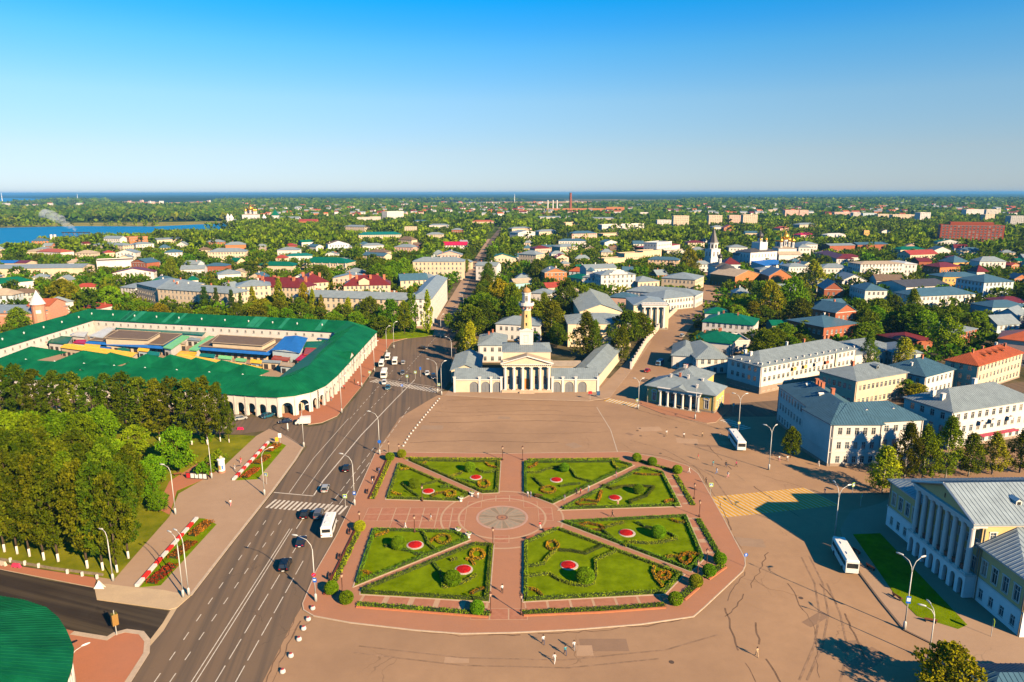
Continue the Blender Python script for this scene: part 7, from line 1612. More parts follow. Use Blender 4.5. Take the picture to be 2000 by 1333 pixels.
# striped kerb walls beside the two verges
for(a,b),w in((((266,1146),(384,1013)),'lower'),(((455,938),(524,864)),'upper')):
 P=GP([a,b],0.14);e=empty('striped_kerb',(*P[0],0.14));tag(e,'low white wall with red blocks edging the %s flower verge'%w,'low wall')
 L=math.dist(*P);h=math.atan2(P[1][1]-P[0][1],P[1][0]-P[0][0]);n=11 if w=='lower' else 13;s=L/n
 bw=MB();bw.box((s/2,0,0.25),(s*0.98,0.7,0.5));wm1=bw.mesh('block',M_TRIM);wm2_=bw.mesh('block',mat('red_block',(0.70,0.03,0.02),0.7))
 for k in range(n):inst('block',wm2_ if k%2 else wm1,e,(math.cos(h)*s*k,math.sin(h)*s*k,0),h)
 for k in range(3):
  t=(k+0.5)/3;c=(P[0][0]+(P[1][0]-P[0][0])*t+2.4,P[0][1]+(P[1][1]-P[0][1])*t-0.6)
  hedge_obj('red_shrub_bed',[(c[0],c[1]-s*1.2),(c[0]+1.0,c[1]+s*1.2)],2.0,0.6,'redleaf',700+k+(10 if w=='upper' else 0),'dark red leaf shrub bed in the %s verge, %s of three'%(w,['nearest','middle','farthest'][k]),'shrub bed','red shrub beds',dens=20,z=0.2,lsize=0.3)
  # white triangle board and red barrier by the fresh asphalt
tb=empty('triangle_board',(*G(194,1148,0.16),0.16));tag(tb,'white triangular folding board at the tip of the sandy corner','board')
mb=MB();mb.face([(-1.0,-0.3,0),(1.0,-0.3,0),(0.0,0.0,1.6)]);mb.face([(1.0,0.3,0),(-1.0,0.3,0),(0,0,1.6)]);mb.build('panel',M_SWHITE,tb)
def barrier(px,py,label,m,rz,z=0.16):
 e=empty('plastic_barrier',(*G(px,py,z),z),rz);tag(e,label,'barrier')
 mb=MB();mb.box((0,0,0.4),(2.0,0.5,0.8),taper=0.72);mb.build('block',m,e);mb=MB();mb.box((0.5,0,0.08),(0.3,0.52,0.14),m=0);mb.box((-0.5,0,0.08),(0.3,0.52,0.14));mb.build('slot',M_METAL,e)
barrier(31,1107,'pink-red plastic barrier on the red footway at the left edge',emit_free('barrier_pink',(0.65,0.05,0.12),0.5),-0.2)
barrier(4,1103,'cream plastic barrier at the left frame edge',emit_free('barrier_cream',(0.62,0.52,0.40),0.5),-0.3)
barrier(469,839,'crimson plastic barrier on the side road before the arcade',emit_free('barrier_crimson',(0.75,0.02,0.10),0.5),0.0,0.02)
barrier(436,836,'white plastic barrier left of the crimson one',M_SWHITE,0.0,0.02)
pb=MB();pb.box((0,0,0.45),(0.35,0.35,0.9));pbm=pb.mesh('pier',M_TRIM)
for i,(px,py)in enumerate([(20,1097),(48,1103),(75,1108),(131,1120),(160,1125),(189,1130)]):
 o=inst('stone_post',pbm,None,(*G(px,py,0.12),0.12));tag(o,'small white post on the park edge wall, %s from the left'%['first','second','third','fourth','fifth','sixth'][i],'post','white posts of the park edge')
 # bright lantern-like sign glinting on the red corner pavement
gl=empty('glinting_sign',(*G(227,1240,0.15),0.15));tag(gl,'narrow gilded sign column glinting in the sun on the red corner','sign')
mb=MB();mb.tube([(0,0,0),(0,0,4.6)],0.07,6);mb.build('post',M_POLE,gl)
mb=MB();mb.box((0,0,3.0),(0.9,0.9,2.0),0.78);mb.build('box',emit_free('gilt',(0.95,0.75,0.25),0.22,0.9),gl)
street_lamp(149,1352,'street lamp with short arm at the wall of the curved green roof',7.0,1.6,45)
# ------------------------------------------------------------------ vehicles
M_TYRE=emit_free('tyre',(0.02,0.02,0.02),0.8);M_RIM=emit_free('rim',(0.35,0.35,0.36),0.3,0.7);M_CGLASS=emit_free('car_glass',(0.02,0.025,0.03),0.06,0.0,0.8)
M_HEAD=emit_free('headlight',(0.75,0.75,0.72),0.15);M_TAIL=emit_free('taillight',(0.5,0.01,0.01),0.3)
def wheel_meshes(r,w):
 t=MB();t.lathe([(r*0.6,-w/2),(r*0.95,-w/2),(r,-w/3),(r,w/3),(r*0.95,w/2),(r*0.6,w/2)],n=14);t.v=[(x,z,y)for x,y,z in t.v]
 m=MB();m.lathe([(0.02,-w/2+0.02),(r*0.62,-w/2+0.02),(r*0.62,w/2-0.02),(0.02,w/2-0.02)],n=12);m.v=[(x,z,y)for x,y,z in m.v]
 return t.mesh('tyre',M_TYRE,True),m.mesh('rim',M_RIM)
WH={r:wheel_meshes(r,w)for r,w in((0.33,0.22),(0.38,0.26),(0.48,0.3))}
def loft_sections(mb,secs,m=0):
 n=len(secs[0]);i0=len(mb.v)
 for s in secs:mb.v+=s
 for a in range(len(secs)-1):
  for b in range(n):
   c=(b+1)%n;mb.f.append((i0+a*n+b,i0+a*n+c,i0+(a+1)*n+c,i0+(a+1)*n+b));mb.m.append(m)
 mb.f.append(tuple(i0+k for k in range(n))[::-1]);mb.m.append(m);mb.f.append(tuple(i0+(len(secs)-1)*n+k for k in range(n)));mb.m.append(m)
CARS={}
def car_proto(kind):
 if kind in CARS:return CARS[kind]
 L,Wd,hb,ht={'sedan':(4.4,1.75,0.92,1.45),'hatch':(4.0,1.7,0.95,1.5),'suv':(4.5,1.85,1.08,1.72)}[kind]
 def sec(x,w,z0,z1,r=0.12):return[(x,-w/2,z0+r),(x,-w/2+r,z0),(x,w/2-r,z0),(x,w/2,z0+r),(x,w/2,z1-r*1.5),(x,w/2-r*1.2,z1),(x,-w/2+r*1.2,z1),(x,-w/2,z1-r*1.5)]
 b=MB();g0=0.22
 loft_sections(b,[sec(-L/2,Wd*0.86,0.4,hb*0.86),sec(-L/2+0.25,Wd*0.97,g0,hb*0.98),sec(-L*0.2,Wd,g0,hb),sec(L*0.2,Wd,g0,hb*0.99),sec(L/2-0.35,Wd*0.95,g0,hb*0.86),sec(L/2,Wd*0.8,0.38,hb*0.68)])
 x0,x1,x2,x3={'sedan':(-L*0.42,-L*0.25,L*0.08,L*0.26),'hatch':(-L*0.49,-L*0.38,L*0.08,L*0.27),'suv':(-L*0.49,-L*0.42,L*0.1,L*0.27)}[kind]
 wb,wt=Wd*0.9,Wd*0.74
 gq=MB() # glasshouse, roof painted
 lo=[(x0,-wb/2,hb-.02),(x3,-wb/2,hb-.04),(x3,wb/2,hb-.04),(x0,wb/2,hb-.02)];hi=[(x1,-wt/2,ht-.03),(x2,-wt/2,ht-.03),(x2,wt/2,ht-.03),(x1,wt/2,ht-.03)]
 for i in range(4):j=(i+1)%4;gq.face([lo[i],lo[j],hi[j],hi[i]])
 glass=gq.mesh('glass',M_CGLASS)
 b.box(((x1+x2)/2,0,ht-0.02),(x2-x1+0.06,wt+0.05,0.07))
 for s in(-1,1):
  for(p,q)in((lo[0],hi[0]),(lo[1],hi[1])):b.tube([(p[0],s*wb/2,p[2]),(q[0],s*wt/2,q[2])],0.045,4)
  xm=(x1+x2)/2;b.tube([(xm,s*(wb/2+.005),hb-.02),(xm,s*(wt/2+.005),ht-.03)],0.05,4);b.box((x3-0.35,s*(Wd/2+0.08),hb+0.05),(0.12,0.2,0.14))
 h=MB();h.box((0,0,0),(0.12,0.34,0.16));bp=MB();bp.box((0,0,0),(0.06,0.5,0.13))
 CARS[kind]=dict(body=b.mesh('body',[M_TRIM]),glass=glass,head=h.mesh('headlight',M_HEAD),tail=h.mesh('taillight',M_TAIL),plate=bp.mesh('number_plate',M_SWHITE),L=L,W=Wd,hb=hb,r=0.33 if kind!='suv' else 0.38)
 return CARS[kind]
BODYC={}
def car(px,py,rz,kind,colour,label,group='cars on the road',z=0.03):
 P=car_proto(kind);k=(kind,colour)
 C_={'silver':(0.42,0.42,0.40),'black':(0.012,0.012,0.015),'navy':(0.012,0.022,0.06),'white':(0.75,0.73,0.70),'teal':(0.02,0.13,0.20),'red':(0.42,0.02,0.02),'grey':(0.12,0.12,0.13)}[colour]
 if k not in BODYC:
  m=P['body'].copy();pm=emit_free('car_paint_'+colour,C_,0.25,0.2,0.6);m.materials[0]=pm
  for poly in m.polygons:poly.use_smooth=False
  BODYC[k]=m
 e=empty('car',(*G(px,py),z),rz);tag(e,label,'car',group)
 inst('body',BODYC[k],e);inst('glass',P['glass'],e)
 for sx in(-1,1):
  for sy in(-1,1):
   w=inst('wheel',WH[P['r']][0],e,(sx*P['L']*0.31,sy*(P['W']/2-0.1),P['r']));inst('rim',WH[P['r']][1],w)
 for sy in(-1,1):
  inst('headlight',P['head'],e,(P['L']/2-0.12,sy*P['W']*0.32,P['hb']*0.68));inst('taillight',P['tail'],e,(-P['L']/2+0.06,sy*P['W']*0.34,P['hb']*0.8))
 inst('number_plate',P['plate'],e,(-P['L']/2-0.01,0,0.5));inst('number_plate',P['plate'],e,(P['L']/2+0.0,0,0.48))
 return e
ry=math.radians(96) # along the main road, away from the camera
rb=ry+math.pi
for a in[(635,958,ry,'hatch','silver','silver hatchback between the crossing and the lane split'),(676,918,ry,'sedan','black','dark car with red tail lights beside the plaza lamp'),(595,1008,ry,'sedan','black','black car on the zebra crossing, nearer the pavement'),(622,1008,ry,'suv','grey','dark grey estate on the zebra crossing beside the white bus'),(588,1062,ry,'sedan','navy','dark blue car just below the white bus'),(557,1108,ry,'suv','black','black car nearest the lower road, alone in its lane'),(787,711,ry,'hatch','silver','silver car beside the white minibuses'),(786,731,rb,'sedan','grey','dark car before the far zebra, right of the white bus'),(834,732,rb,'sedan','white','white car near the fire station lamp'),(846,739,rb,'suv','navy','dark blue car beside the far lamps'),(826,682,rb+0.9,'sedan','black','black car turning on the empty junction'),(750,750,rb,'hatch','white','white car on the far zebra'),(757,760,rb,'sedan','teal','dark blue-green car just below the far zebra'),(884,648,ry,'hatch','silver','silver car entering the shaded avenue'),(912,588,ry,'hatch','white','white car in the shade of the avenue, left of two'),(921,586,ry,'sedan','white','white car in the shade of the avenue, right of two')]:car(*a)
for a in[(470,820,math.radians(30),'hatch','silver','silver car parked before the arcade, nearest the trees'),(523,815,math.radians(60),'suv','teal','blue-green car with raised rear parked before the arcade'),(557,826,math.radians(200),'sedan','navy','dark blue car parked between the blue-green car and the box van'),(1264,727,math.radians(60),'sedan','red','dark red car driving up the side street'),(1332,659,math.radians(60),'suv','silver','silver car parked in shade up the side street')]:car(*a,'cars by the side streets')
def bus(px,py,rz,label,L=7.2,Wd=2.35,Hh=2.95,colour=(0.78,0.76,0.72),nwin=5,cat='bus',name='bus',z=0.03,group='white buses'):
 e=empty(name,(*G(px,py),z),rz);tag(e,label,cat,group)
 pm=mat('bus_paint_%d'%int(colour[2]*100),colour,0.4,var=0.04)
 b=MB();r=0.22
 def sec(x,w,z0,z1):return[(x,-w/2,z0),(x,w/2,z0),(x,w/2,z1-r),(x,w/2-r,z1),(x,-w/2+r,z1),(x,-w/2,z1-r)]
 loft_sections(b,[sec(-L/2,Wd*0.95,0.5,Hh-0.12),sec(-L/2+0.15,Wd,0.38,Hh),sec(L/2-0.3,Wd,0.38,Hh),sec(L/2,Wd*0.94,0.5,Hh-0.25)]);b.build('body',pm,e)
 wl_=(L-0.9)/nwin;w=MB();w.box((0,0,0),(wl_*0.88,0.05,0.85));wmn=w.mesh('side_window',M_CGLASS)
 for s in(-1,1):
  for k in range(nwin):inst('side_window',wmn,e,(-L/2+0.45+wl_*(k+0.5),s*(Wd/2+0.005),Hh*0.67))
 f=MB();f.box((0,0,0),(0.06,Wd*0.82,1.0));fm2=f.mesh('windscreen',M_CGLASS);inst('windscreen',fm2,e,(L/2-0.01,0,Hh*0.64))
 rw=MB();rw.box((0,0,0),(0.05,Wd*0.74,0.75));inst('rear_window',rw.mesh('rear_window',M_CGLASS),e,(-L/2-0.005,0,Hh*0.66))
 rr=0.48 if L>6.5 else 0.38
 for sx in(-0.3,0.3):
  for s in(-1,1):ww_=inst('wheel',WH[rr][0],e,(sx*L,s*(Wd/2-0.14),rr));inst('rim',WH[rr][1],ww_)
 lt=MB();lt.box((0,0,0),(0.08,0.3,0.2));lh,ltl=lt.mesh('headlight',M_HEAD),lt.mesh('taillight',M_TAIL)
 for s in(-1,1):inst('headlight',lh,e,(L/2,s*Wd*0.36,0.85));inst('taillight',ltl,e,(-L/2,s*Wd*0.4,0.95))
 hb_=MB();hb_.box((0,0,0),(0.9,0.8,0.16));hm=hb_.mesh('roof_hatch',pm)
 for k in(-0.22,0.2):inst('roof_hatch',hm,e,(L*k,0,Hh+0.06))
 return e
bus(642,1038,ry,'small white bus with open rear window panes beside the plaza, on the zebra crossing')
bus(1438,870,math.radians(-94),'white bus parked at the eastern edge of the square, half in shade',11,2.5,3.1,nwin=8)
bus(1648,1100,math.radians(-100),'white bus waiting in the shade before the mansion',9.6,2.5,3.1,nwin=7)
bus(750,736,rb,'white bus nearest the far zebra crossing',7.0)
bus(745,715,rb,'white minibus at the market kerb, behind the bus',5.6,2.0,2.5,nwin=4)
bus(757,702,rb,'white minibus farthest along the market kerb',5.6,2.0,2.5,nwin=4)
bus(771,711,rb,'white minibus in the second lane beside the market',5.8,2.1,2.6,nwin=4)
bus(902,614,rb,'white and red bus in the shade of the avenue',7.5)
bus(1288,714,math.radians(240),'blue minibus parked behind the guardhouse',5.4,2.0,2.4,(0.10,0.22,0.36),4)
# box van before the arcade
e=empty('box_van',(*G(592,829),0.03),math.radians(190));tag(e,'small white box van parked on the red kerb before the arcade','van')
mb=MB();mb.box((-0.7,0,1.55),(3.2,2.0,2.0));mb.build('cargo_box',M_TRIM,e)
mb=MB();
def sec_(x,w,z0,z1):return[(x,-w/2,z0),(x,w/2,z0),(x,w/2,z1),(x,-w/2,z1)]
loft_sections(mb,[sec_(0.92,1.8,0.4,1.95),sec_(1.5,1.8,0.4,1.95),sec_(2.0,1.75,0.4,1.25),sec_(2.4,1.65,0.45,1.05)]);mb.build('cab',M_TRIM,e)
mb=MB();mb.face([(1.54,-0.75,1.86),(1.54,0.75,1.86),(1.99,0.72,1.28),(1.99,-0.72,1.28)]);mb.v=[(x+0.03,y,zz+0.02)for x,y,zz in mb.v];mb.build('windscreen',M_CGLASS,e)
for sx in(-1.3,1.6):
 for s in(-1,1):w=inst('wheel',WH[0.38][0],e,(sx,s*0.85,0.38));inst('rim',WH[0.38][1],w)
 # ------------------------------------------------------------------ people
def body_mesh(pose):
 """one skinned body per pose; faces later coloured by height"""
 walk_={'stand':(0.05,0.05),'walk':(0.34,0.20),'stride':(0.46,0.30)}[pose];a,ar=walk_
 V=[(0,0,0.96),(0,0,1.18),(0.01,0,1.40),(0.02,0,1.50),(0.03,0,1.60),(0.035,0,1.72),(0,0.10,0.92),(a*0.55,0.11,0.50),(a,0.11,0.09),(a+0.17,0.12,0.05),(0,-0.10,0.92),(-a*0.3,-0.11,0.50),(-a,-0.11,0.10),(-a+0.16,-0.12,0.05),(0.0,0.20,1.40),(-ar*0.5,0.25,1.12),(-ar*0.5+0.10,0.26,0.88),(-ar*0.5+0.14,0.26,0.78),(0.0,-0.20,1.40),(ar*0.4,-0.25,1.12),(ar*0.7+0.10,-0.25,0.90),(ar*0.7+0.15,-0.25,0.80)]
 E=[(0,1),(1,2),(2,3),(3,4),(4,5),(0,6),(6,7),(7,8),(8,9),(0,10),(10,11),(11,12),(12,13),(2,14),(14,15),(15,16),(16,17),(2,18),(18,19),(19,20),(20,21)]
 Rr=[(0.16,0.12),(0.14,0.105),(0.17,0.11),(0.065,0.065),(0.10,0.085),(0.085,0.075),(0.095,0.095),(0.07,0.07),(0.045,0.045),(0.04,0.035),(0.095,0.095),(0.07,0.07),(0.045,0.045),(0.04,0.035),(0.065,0.065),(0.048,0.048),(0.036,0.036),(0.035,0.02),(0.065,0.065),(0.048,0.048),(0.036,0.036),(0.035,0.02)]
 me=bpy.data.meshes.new('body');me.from_pydata(V,E,[]);o=bpy.data.objects.new('body_source',me);col.objects.link(o)
 sk=o.modifiers.new('skin','SKIN')
 for i,r in enumerate(Rr):me.skin_vertices[0].data[i].radius=r
 me.skin_vertices[0].data[0].use_root=True
 o.modifiers.new('sub','SUBSURF').levels=1
 dg=bpy.context.evaluated_depsgraph_get();m2_=bpy.data.meshes.new_from_object(o.evaluated_get(dg));m2_.name='person'
 bpy.data.objects.remove(o,do_unlink=True);bpy.data.meshes.remove(me)
 return m2_
POSES={p:body_mesh(p)for p in('stand','walk','stride')}
M_SKIN=emit_free('skin',(0.55,0.32,0.22),0.7);M_SHOE=emit_free('shoe',(0.05,0.04,0.035),0.6)
CLOTH={'white':(0.75,0.72,0.70),'navy':(0.03,0.05,0.12),'black':(0.02,0.02,0.02),'red':(0.55,0.03,0.04),'pink':(0.70,0.25,0.28),'teal':(0.04,0.25,0.30),'tan':(0.50,0.34,0.20),'blue':(0.10,0.22,0.50),'grey':(0.28,0.28,0.30),'crimson':(0.40,0.02,0.10)}
HAIRM={c:emit_free('hair_'+c,v,0.7)for c,v in(('brown',(0.06,0.03,0.015)),('black',(0.012,0.01,0.01)),('blond',(0.35,0.22,0.08)))}
hr=MB();hr.lathe([(0.115,1.60),(0.122,1.68),(0.11,1.77),(0.06,1.815),(0.01,1.825)],n=10)
hr.v=[(x+0.015,y,z)for x,y,z in hr.v]
HM={c:hr.mesh('hair',m,True)for c,m in HAIRM.items()}
PCOL={}
def person(px,py,rz,pose,top,bottom,where,hair='brown',z=0.0,sc=1.0):
 k=(pose,top,bottom)
 if k not in PCOL:
  m=POSES[pose].copy();m.materials.clear()
  for mm in(M_SKIN,emit_free('cloth_'+top,CLOTH[top],0.85),emit_free('cloth_'+bottom,CLOTH[bottom],0.85),M_SHOE):m.materials.append(mm)
  for p in m.polygons:
   c=p.center;arm=abs(c.y)>0.205 and c.z>0.7
   p.material_index=0 if(c.z>1.47 or(arm and c.z<1.14))else(1 if c.z>0.98 or arm else(2 if c.z>0.1 else 3));p.use_smooth=True
  PCOL[k]=m
 o=inst('person',PCOL[k],None,(*G(px,py,z),z),rz,sc);inst('hair',HM[hair],o)
 act={'stand':'standing','walk':'walking','stride':'striding'}[pose]
 tag(o,'person in %s top and %s trousers %s %s'%(top,bottom,act,where),'person','people on the square and pavements');return o
d2=math.radians
for a in[(1060,1259,d2(100),'walk','white','navy','below the plaza edge, uppermost of four'),(1120,1270,d2(80),'walk','white','grey','below the plaza edge, rightmost of four'),(1103,1280,d2(100),'walk','teal','navy','below the plaza edge, middle of four'),(1082,1295,d2(70),'stride','white','white','below the plaza edge, lowest of four'),(1477,1284,d2(100),'walk','tan','tan','alone on the cracked asphalt'),(980,1158,d2(90),'walk','white','black','on the central path','black',0.15),(791,1033,d2(20),'walk','white','white','above the southwest bed','blond',0.15),(841,1018,d2(200),'walk','white','tan','on the western path','brown',0.15),(1054,1033,d2(110),'walk','red','white','on the round paving','brown',0.15),(1195,1011,d2(0),'stride','black','black','on the eastern path','black',0.15),(933,974,d2(120),'stand','white','grey','beside the urns','blond',0.15),(1030,972,d2(60),'stand','white','grey','by the northeast bed, left of a pair','black',0.15),(1036,972,d2(200),'stand','white','blue','by the northeast bed, right of a pair','brown',0.15),(1102,979,d2(40),'walk','grey','grey','on the northeast diagonal path, lowest','brown',0.15),(1125,967,d2(40),'walk','black','black','on the northeast diagonal, behind the red one','black',0.15),(1133,966,d2(220),'walk','red','black','on the northeast diagonal path','brown',0.15),(1149,960,d2(220),'walk','white','teal','on the northeast diagonal, above the red one','brown',0.15),(1203,933,d2(40),'walk','pink','grey','high on the northeast diagonal path','brown',0.15),(1206,990,d2(90),'stand','tan','pink','at the hedge of the northeast bed','brown',0.15),(1345,925,d2(150),'walk','white','white','at the northeast plaza corner','blond',0.15),(1363,899,d2(150),'walk','red','tan','farthest out north of the plaza corner'),(1392,912,d2(90),'walk','teal','grey','below the parked bus'),(1417,913,d2(90),'walk','black','navy','below the parked bus'),(1437,913,d2(120),'walk','crimson','black','near the parked bus'),(1399,926,d2(200),'stride','white','blue','among the group by the bus'),(1421,934,d2(200),'stride','white','pink','lowest of the group by the bus'),(1378,946,d2(260),'walk','black','black','by the kerb near the crossing sign'),(1301,851,d2(260),'walk','white','tan','on the open upper square'),(1335,856,d2(260),'walk','white','black','on the open upper square'),(1371,855,d2(80),'walk','tan','black','on the open upper square'),(1406,857,d2(100),'walk','grey','tan','near the lamp with the diamond sign'),(470,904,d2(240),'walk','red','pink','on the west pavement','brown',0.14),(458,918,d2(240),'walk','grey','white','on the west pavement beside the striped wall','blond',0.14),(450,988,d2(260),'walk','white','pink','alone low on the west pavement','brown',0.14),(740,925,d2(190),'stand','blue','navy','beside the plaza benches','black',0.15),(727,946,d2(190),'stand','white','navy','beside the plaza benches','black',0.15),(647,783,d2(90),'walk','red','grey','on the market pavement at the curve','brown',0.14),(672,760,d2(90),'walk','red','black','on the market pavement farther up','brown',0.14),(692,748,d2(90),'walk','black','black','under the arcade of the market','black',0.14),(699,753,d2(90),'walk','white','pink','on the market pavement by the lamp','blond',0.14),(1521,902,d2(90),'walk','white','pink','in the shade by the corner house'),(1537,902,d2(90),'walk','white','grey','in the shade by the corner house'),(1598,912,d2(90),'walk','grey','white','in the shade at the corner house wall'),(1610,966,d2(180),'walk','navy','navy','at the end of the yellow crossing')]:
 person(*a)
# ------------------------------------------------------------------ trees one can pick out
def tree_px(name,key,bx,by,top,label,group=None,spread=None,z=0.0,hmax=26.0,hmin=3.0):
 h=min(hmax,max(hmin,height_at(bx,by,top)))
 return plant(name,key,*G(bx,by,z),h,label,group,spread,'tree',z)
NUM='one two three four five six seven eight nine ten eleven twelve thirteen fourteen'.split()
def k3(base,i):return '%s%d'%(base,i%3)
def k2(base,i):return '%s%d'%(base,i%2)
# park: dark row along the market, bright middle, tall olive front group with whitewashed feet
for i,(x,y,t)in enumerate([(-40,842,728),(8,846,705),(45,850,712),(80,852,722),(118,852,726),(152,850,728),(185,853,738),(218,852,732),(250,856,728),(283,860,738),(312,863,742),(342,860,738),(374,868,742),(405,868,738)]):
 tree_px('park_tree',k3('tall_dark' if i%5 else 'tall',i),x,y,t,'tall dark tree in the park row along the market front, number %s from the left'%NUM[i],'dark park row along the market',3.7,0.12,24)
for i,(x,y,t,s)in enumerate([(430,862,748,2.2),(447,864,772,1.6)]):
 tree_px('park_tree',k3('tall',i),x,y,t,['slim tall tree at the corner of the park by the side road','thinnest tree of the park, nearest the parked silver car'][i],None,s,0.12,22)
for i,(x,y,t,s,w)in enumerate([(20,900,800,5.0,'at the left edge of the park'),(70,905,798,4.8,'behind the park lamp, left'),(120,900,800,4.8,'around the park lamp'),(165,905,808,4.4,'in the middle of the park'),(205,882,795,4.2,'lit against the dark row'),(265,893,832,3.8,'beside the park clearing'),(347,922,836,4.2,'standing free near the path'),(235,925,862,3.6,'at the clearing, lower'),(300,948,890,3.2,'beside the red path'),(60,860,800,3.4,'small, under the dark row'),(285,985,905,2.8,'yellow-green, above the lawn corner'),(310,1000,960,2.2,'small and round by the red path')]):
 tree_px('park_tree',k3('broad_bright',i),x,y,t,'bright green park tree '+w,'bright park trees',s,0.12,14)
for i,(x,y,t,s)in enumerate([(-30,1065,862,4.2),(8,1077,868,4.0),(33,1081,878,3.8),(57,1086,872,3.8),(85,1093,880,4.0),(113,1096,886,4.2),(145,1066,884,4.0),(170,1109,900,4.2),(200,1113,905,4.0),(228,1117,925,3.6),(250,1090,905,3.8),(-10,1030,850,4.6),(30,1025,845,4.6),(75,1030,852,4.6),(120,1035,858,4.6),(175,1040,868,4.4),(215,1045,874,4.4),(255,1040,890,4.0),(20,985,835,4.4),(95,985,838,4.4),(160,990,842,4.4),(215,985,858,4.2),(262,990,870,3.8)]):
 tree_px('park_tree',k3(['tall_dark','tall_mid','tall','tall_dark','tall'][i%5],i),x,y,t,'tall tree with whitewashed trunk foot in the front park grove, number %s from the left'%NUM[min(i,10)]if i<11 else 'tall olive-green tree inside the front park grove','front park grove',s*0.8,0.12,22)
for i,(x,y,t,w)in enumerate([(404,862,845,'at the corner of the park lawn'),(425,905,880,'behind the advertising column'),(410,920,893,'left of the advertising column'),(395,930,905,'over the poster wall')]):
 tree_px('park_shrub',k2('bush_bright',i),x,y,t,'green shrub '+w,'park shrubs',1.9,0.12,5,2.0)
 # row in front of the cream blocks west of the avenue
for nm,key,x,y,t,s,lab in[('spruce_tree','spruce0',402,616,560,5,'dark broad tree left of the two spruces before the western cream block'),('spruce_tree','spruce0',425,618,562,3.6,'blue-grey spruce before the western cream block'),('spruce_tree','spruce1',455,620,566,3.6,'dark spruce between two cream blocks'),('spruce_tree','spruce0',472,621,572,3.0,'smaller spruce right of the dark one'),('poplar_tree','poplar_yellow0',496,622,560,3.0,'yellowish poplar before the middle cream block'),('poplar_tree','poplar0',548,624,545,4.0,'tall pale poplar left of the eastern cream block'),('poplar_tree','poplar_yellow1',596,626,553,3.6,'broad poplar before the eastern cream block, left'),('poplar_tree','poplar1',613,627,566,2.8,'poplar touching the broad one'),('poplar_tree','poplar_yellow0',629,628,577,2.6,'slim poplar before the eastern cream block'),('spruce_tree','spruce1',664,634,592,3.2,'dark tree beside the yellowish birch before the eastern block'),('birch_tree','birch_yellow0',682,634,584,3.4,'yellowish birch before the eastern cream block'),('broad_tree','broad_bright0',764,652,586,5.5,'round light green tree at the road junction corner'),('broad_tree','broad1',790,652,590,4.0,'green tree right of the round junction tree'),('poplar_tree','poplar_mid0',805,650,560,3.4,'tall poplar before the white avenue block'),('poplar_tree','poplar1',836,652,568,2.6,'slim pale poplar at the white avenue block corner'),('broad_tree','broad_bright2',877,642,612,2.6,'small tree on the avenue pavement')]:
 tree_px(nm,key,x,y,t,lab,'trees before the cream blocks',s,0.1,24)
 # around the fire station and public building
for nm,key,x,y,t,s,lab in[('birch_tree','birch_olive0',1143,700,614,6.0,'big birch before the public building, left'),('birch_tree','birch1',1160,702,630,4.0,'birch behind the fire station, leaning right of the big one'),('birch_tree','birch_olive1',1214,706,642,4.2,'birch at the street corner of the public building'),('spruce_tree','spruce1',1195,706,664,2.6,'small blue spruce between the two birches'),('birch_tree','birch_yellow1',918,702,633,4.6,'birch left of the white yard house'),('birch_tree','birch1',902,690,645,3.6,'lower birch over the avenue corner'),('broad_tree','broad_yellow1',975,628,524,7.5,'large yellow-green tree left of the watch tower'),('broad_tree','broad2',1000,640,548,6.0,'green tree between the yellow-green tree and the tower'),('broad_tree','broad_bright1',1078,660,600,5.0,'bright yellow-green tree right of the watch tower'),('birch_tree','birch0',1062,640,575,4.6,'weeping tree behind the watch tower'),('broad_tree','broad_dark2',1105,625,545,7.0,'dark green tree above the bright tree by the tower'),('broad_tree','broad1',1140,618,560,5.6,'green tree over the public building roof'),('broad_tree','broad2',952,640,600,4.6,'tree over the roof of the yard house')]:
 tree_px(nm,key,x,y,t,lab,'trees behind the fire station',s,0.0,24)
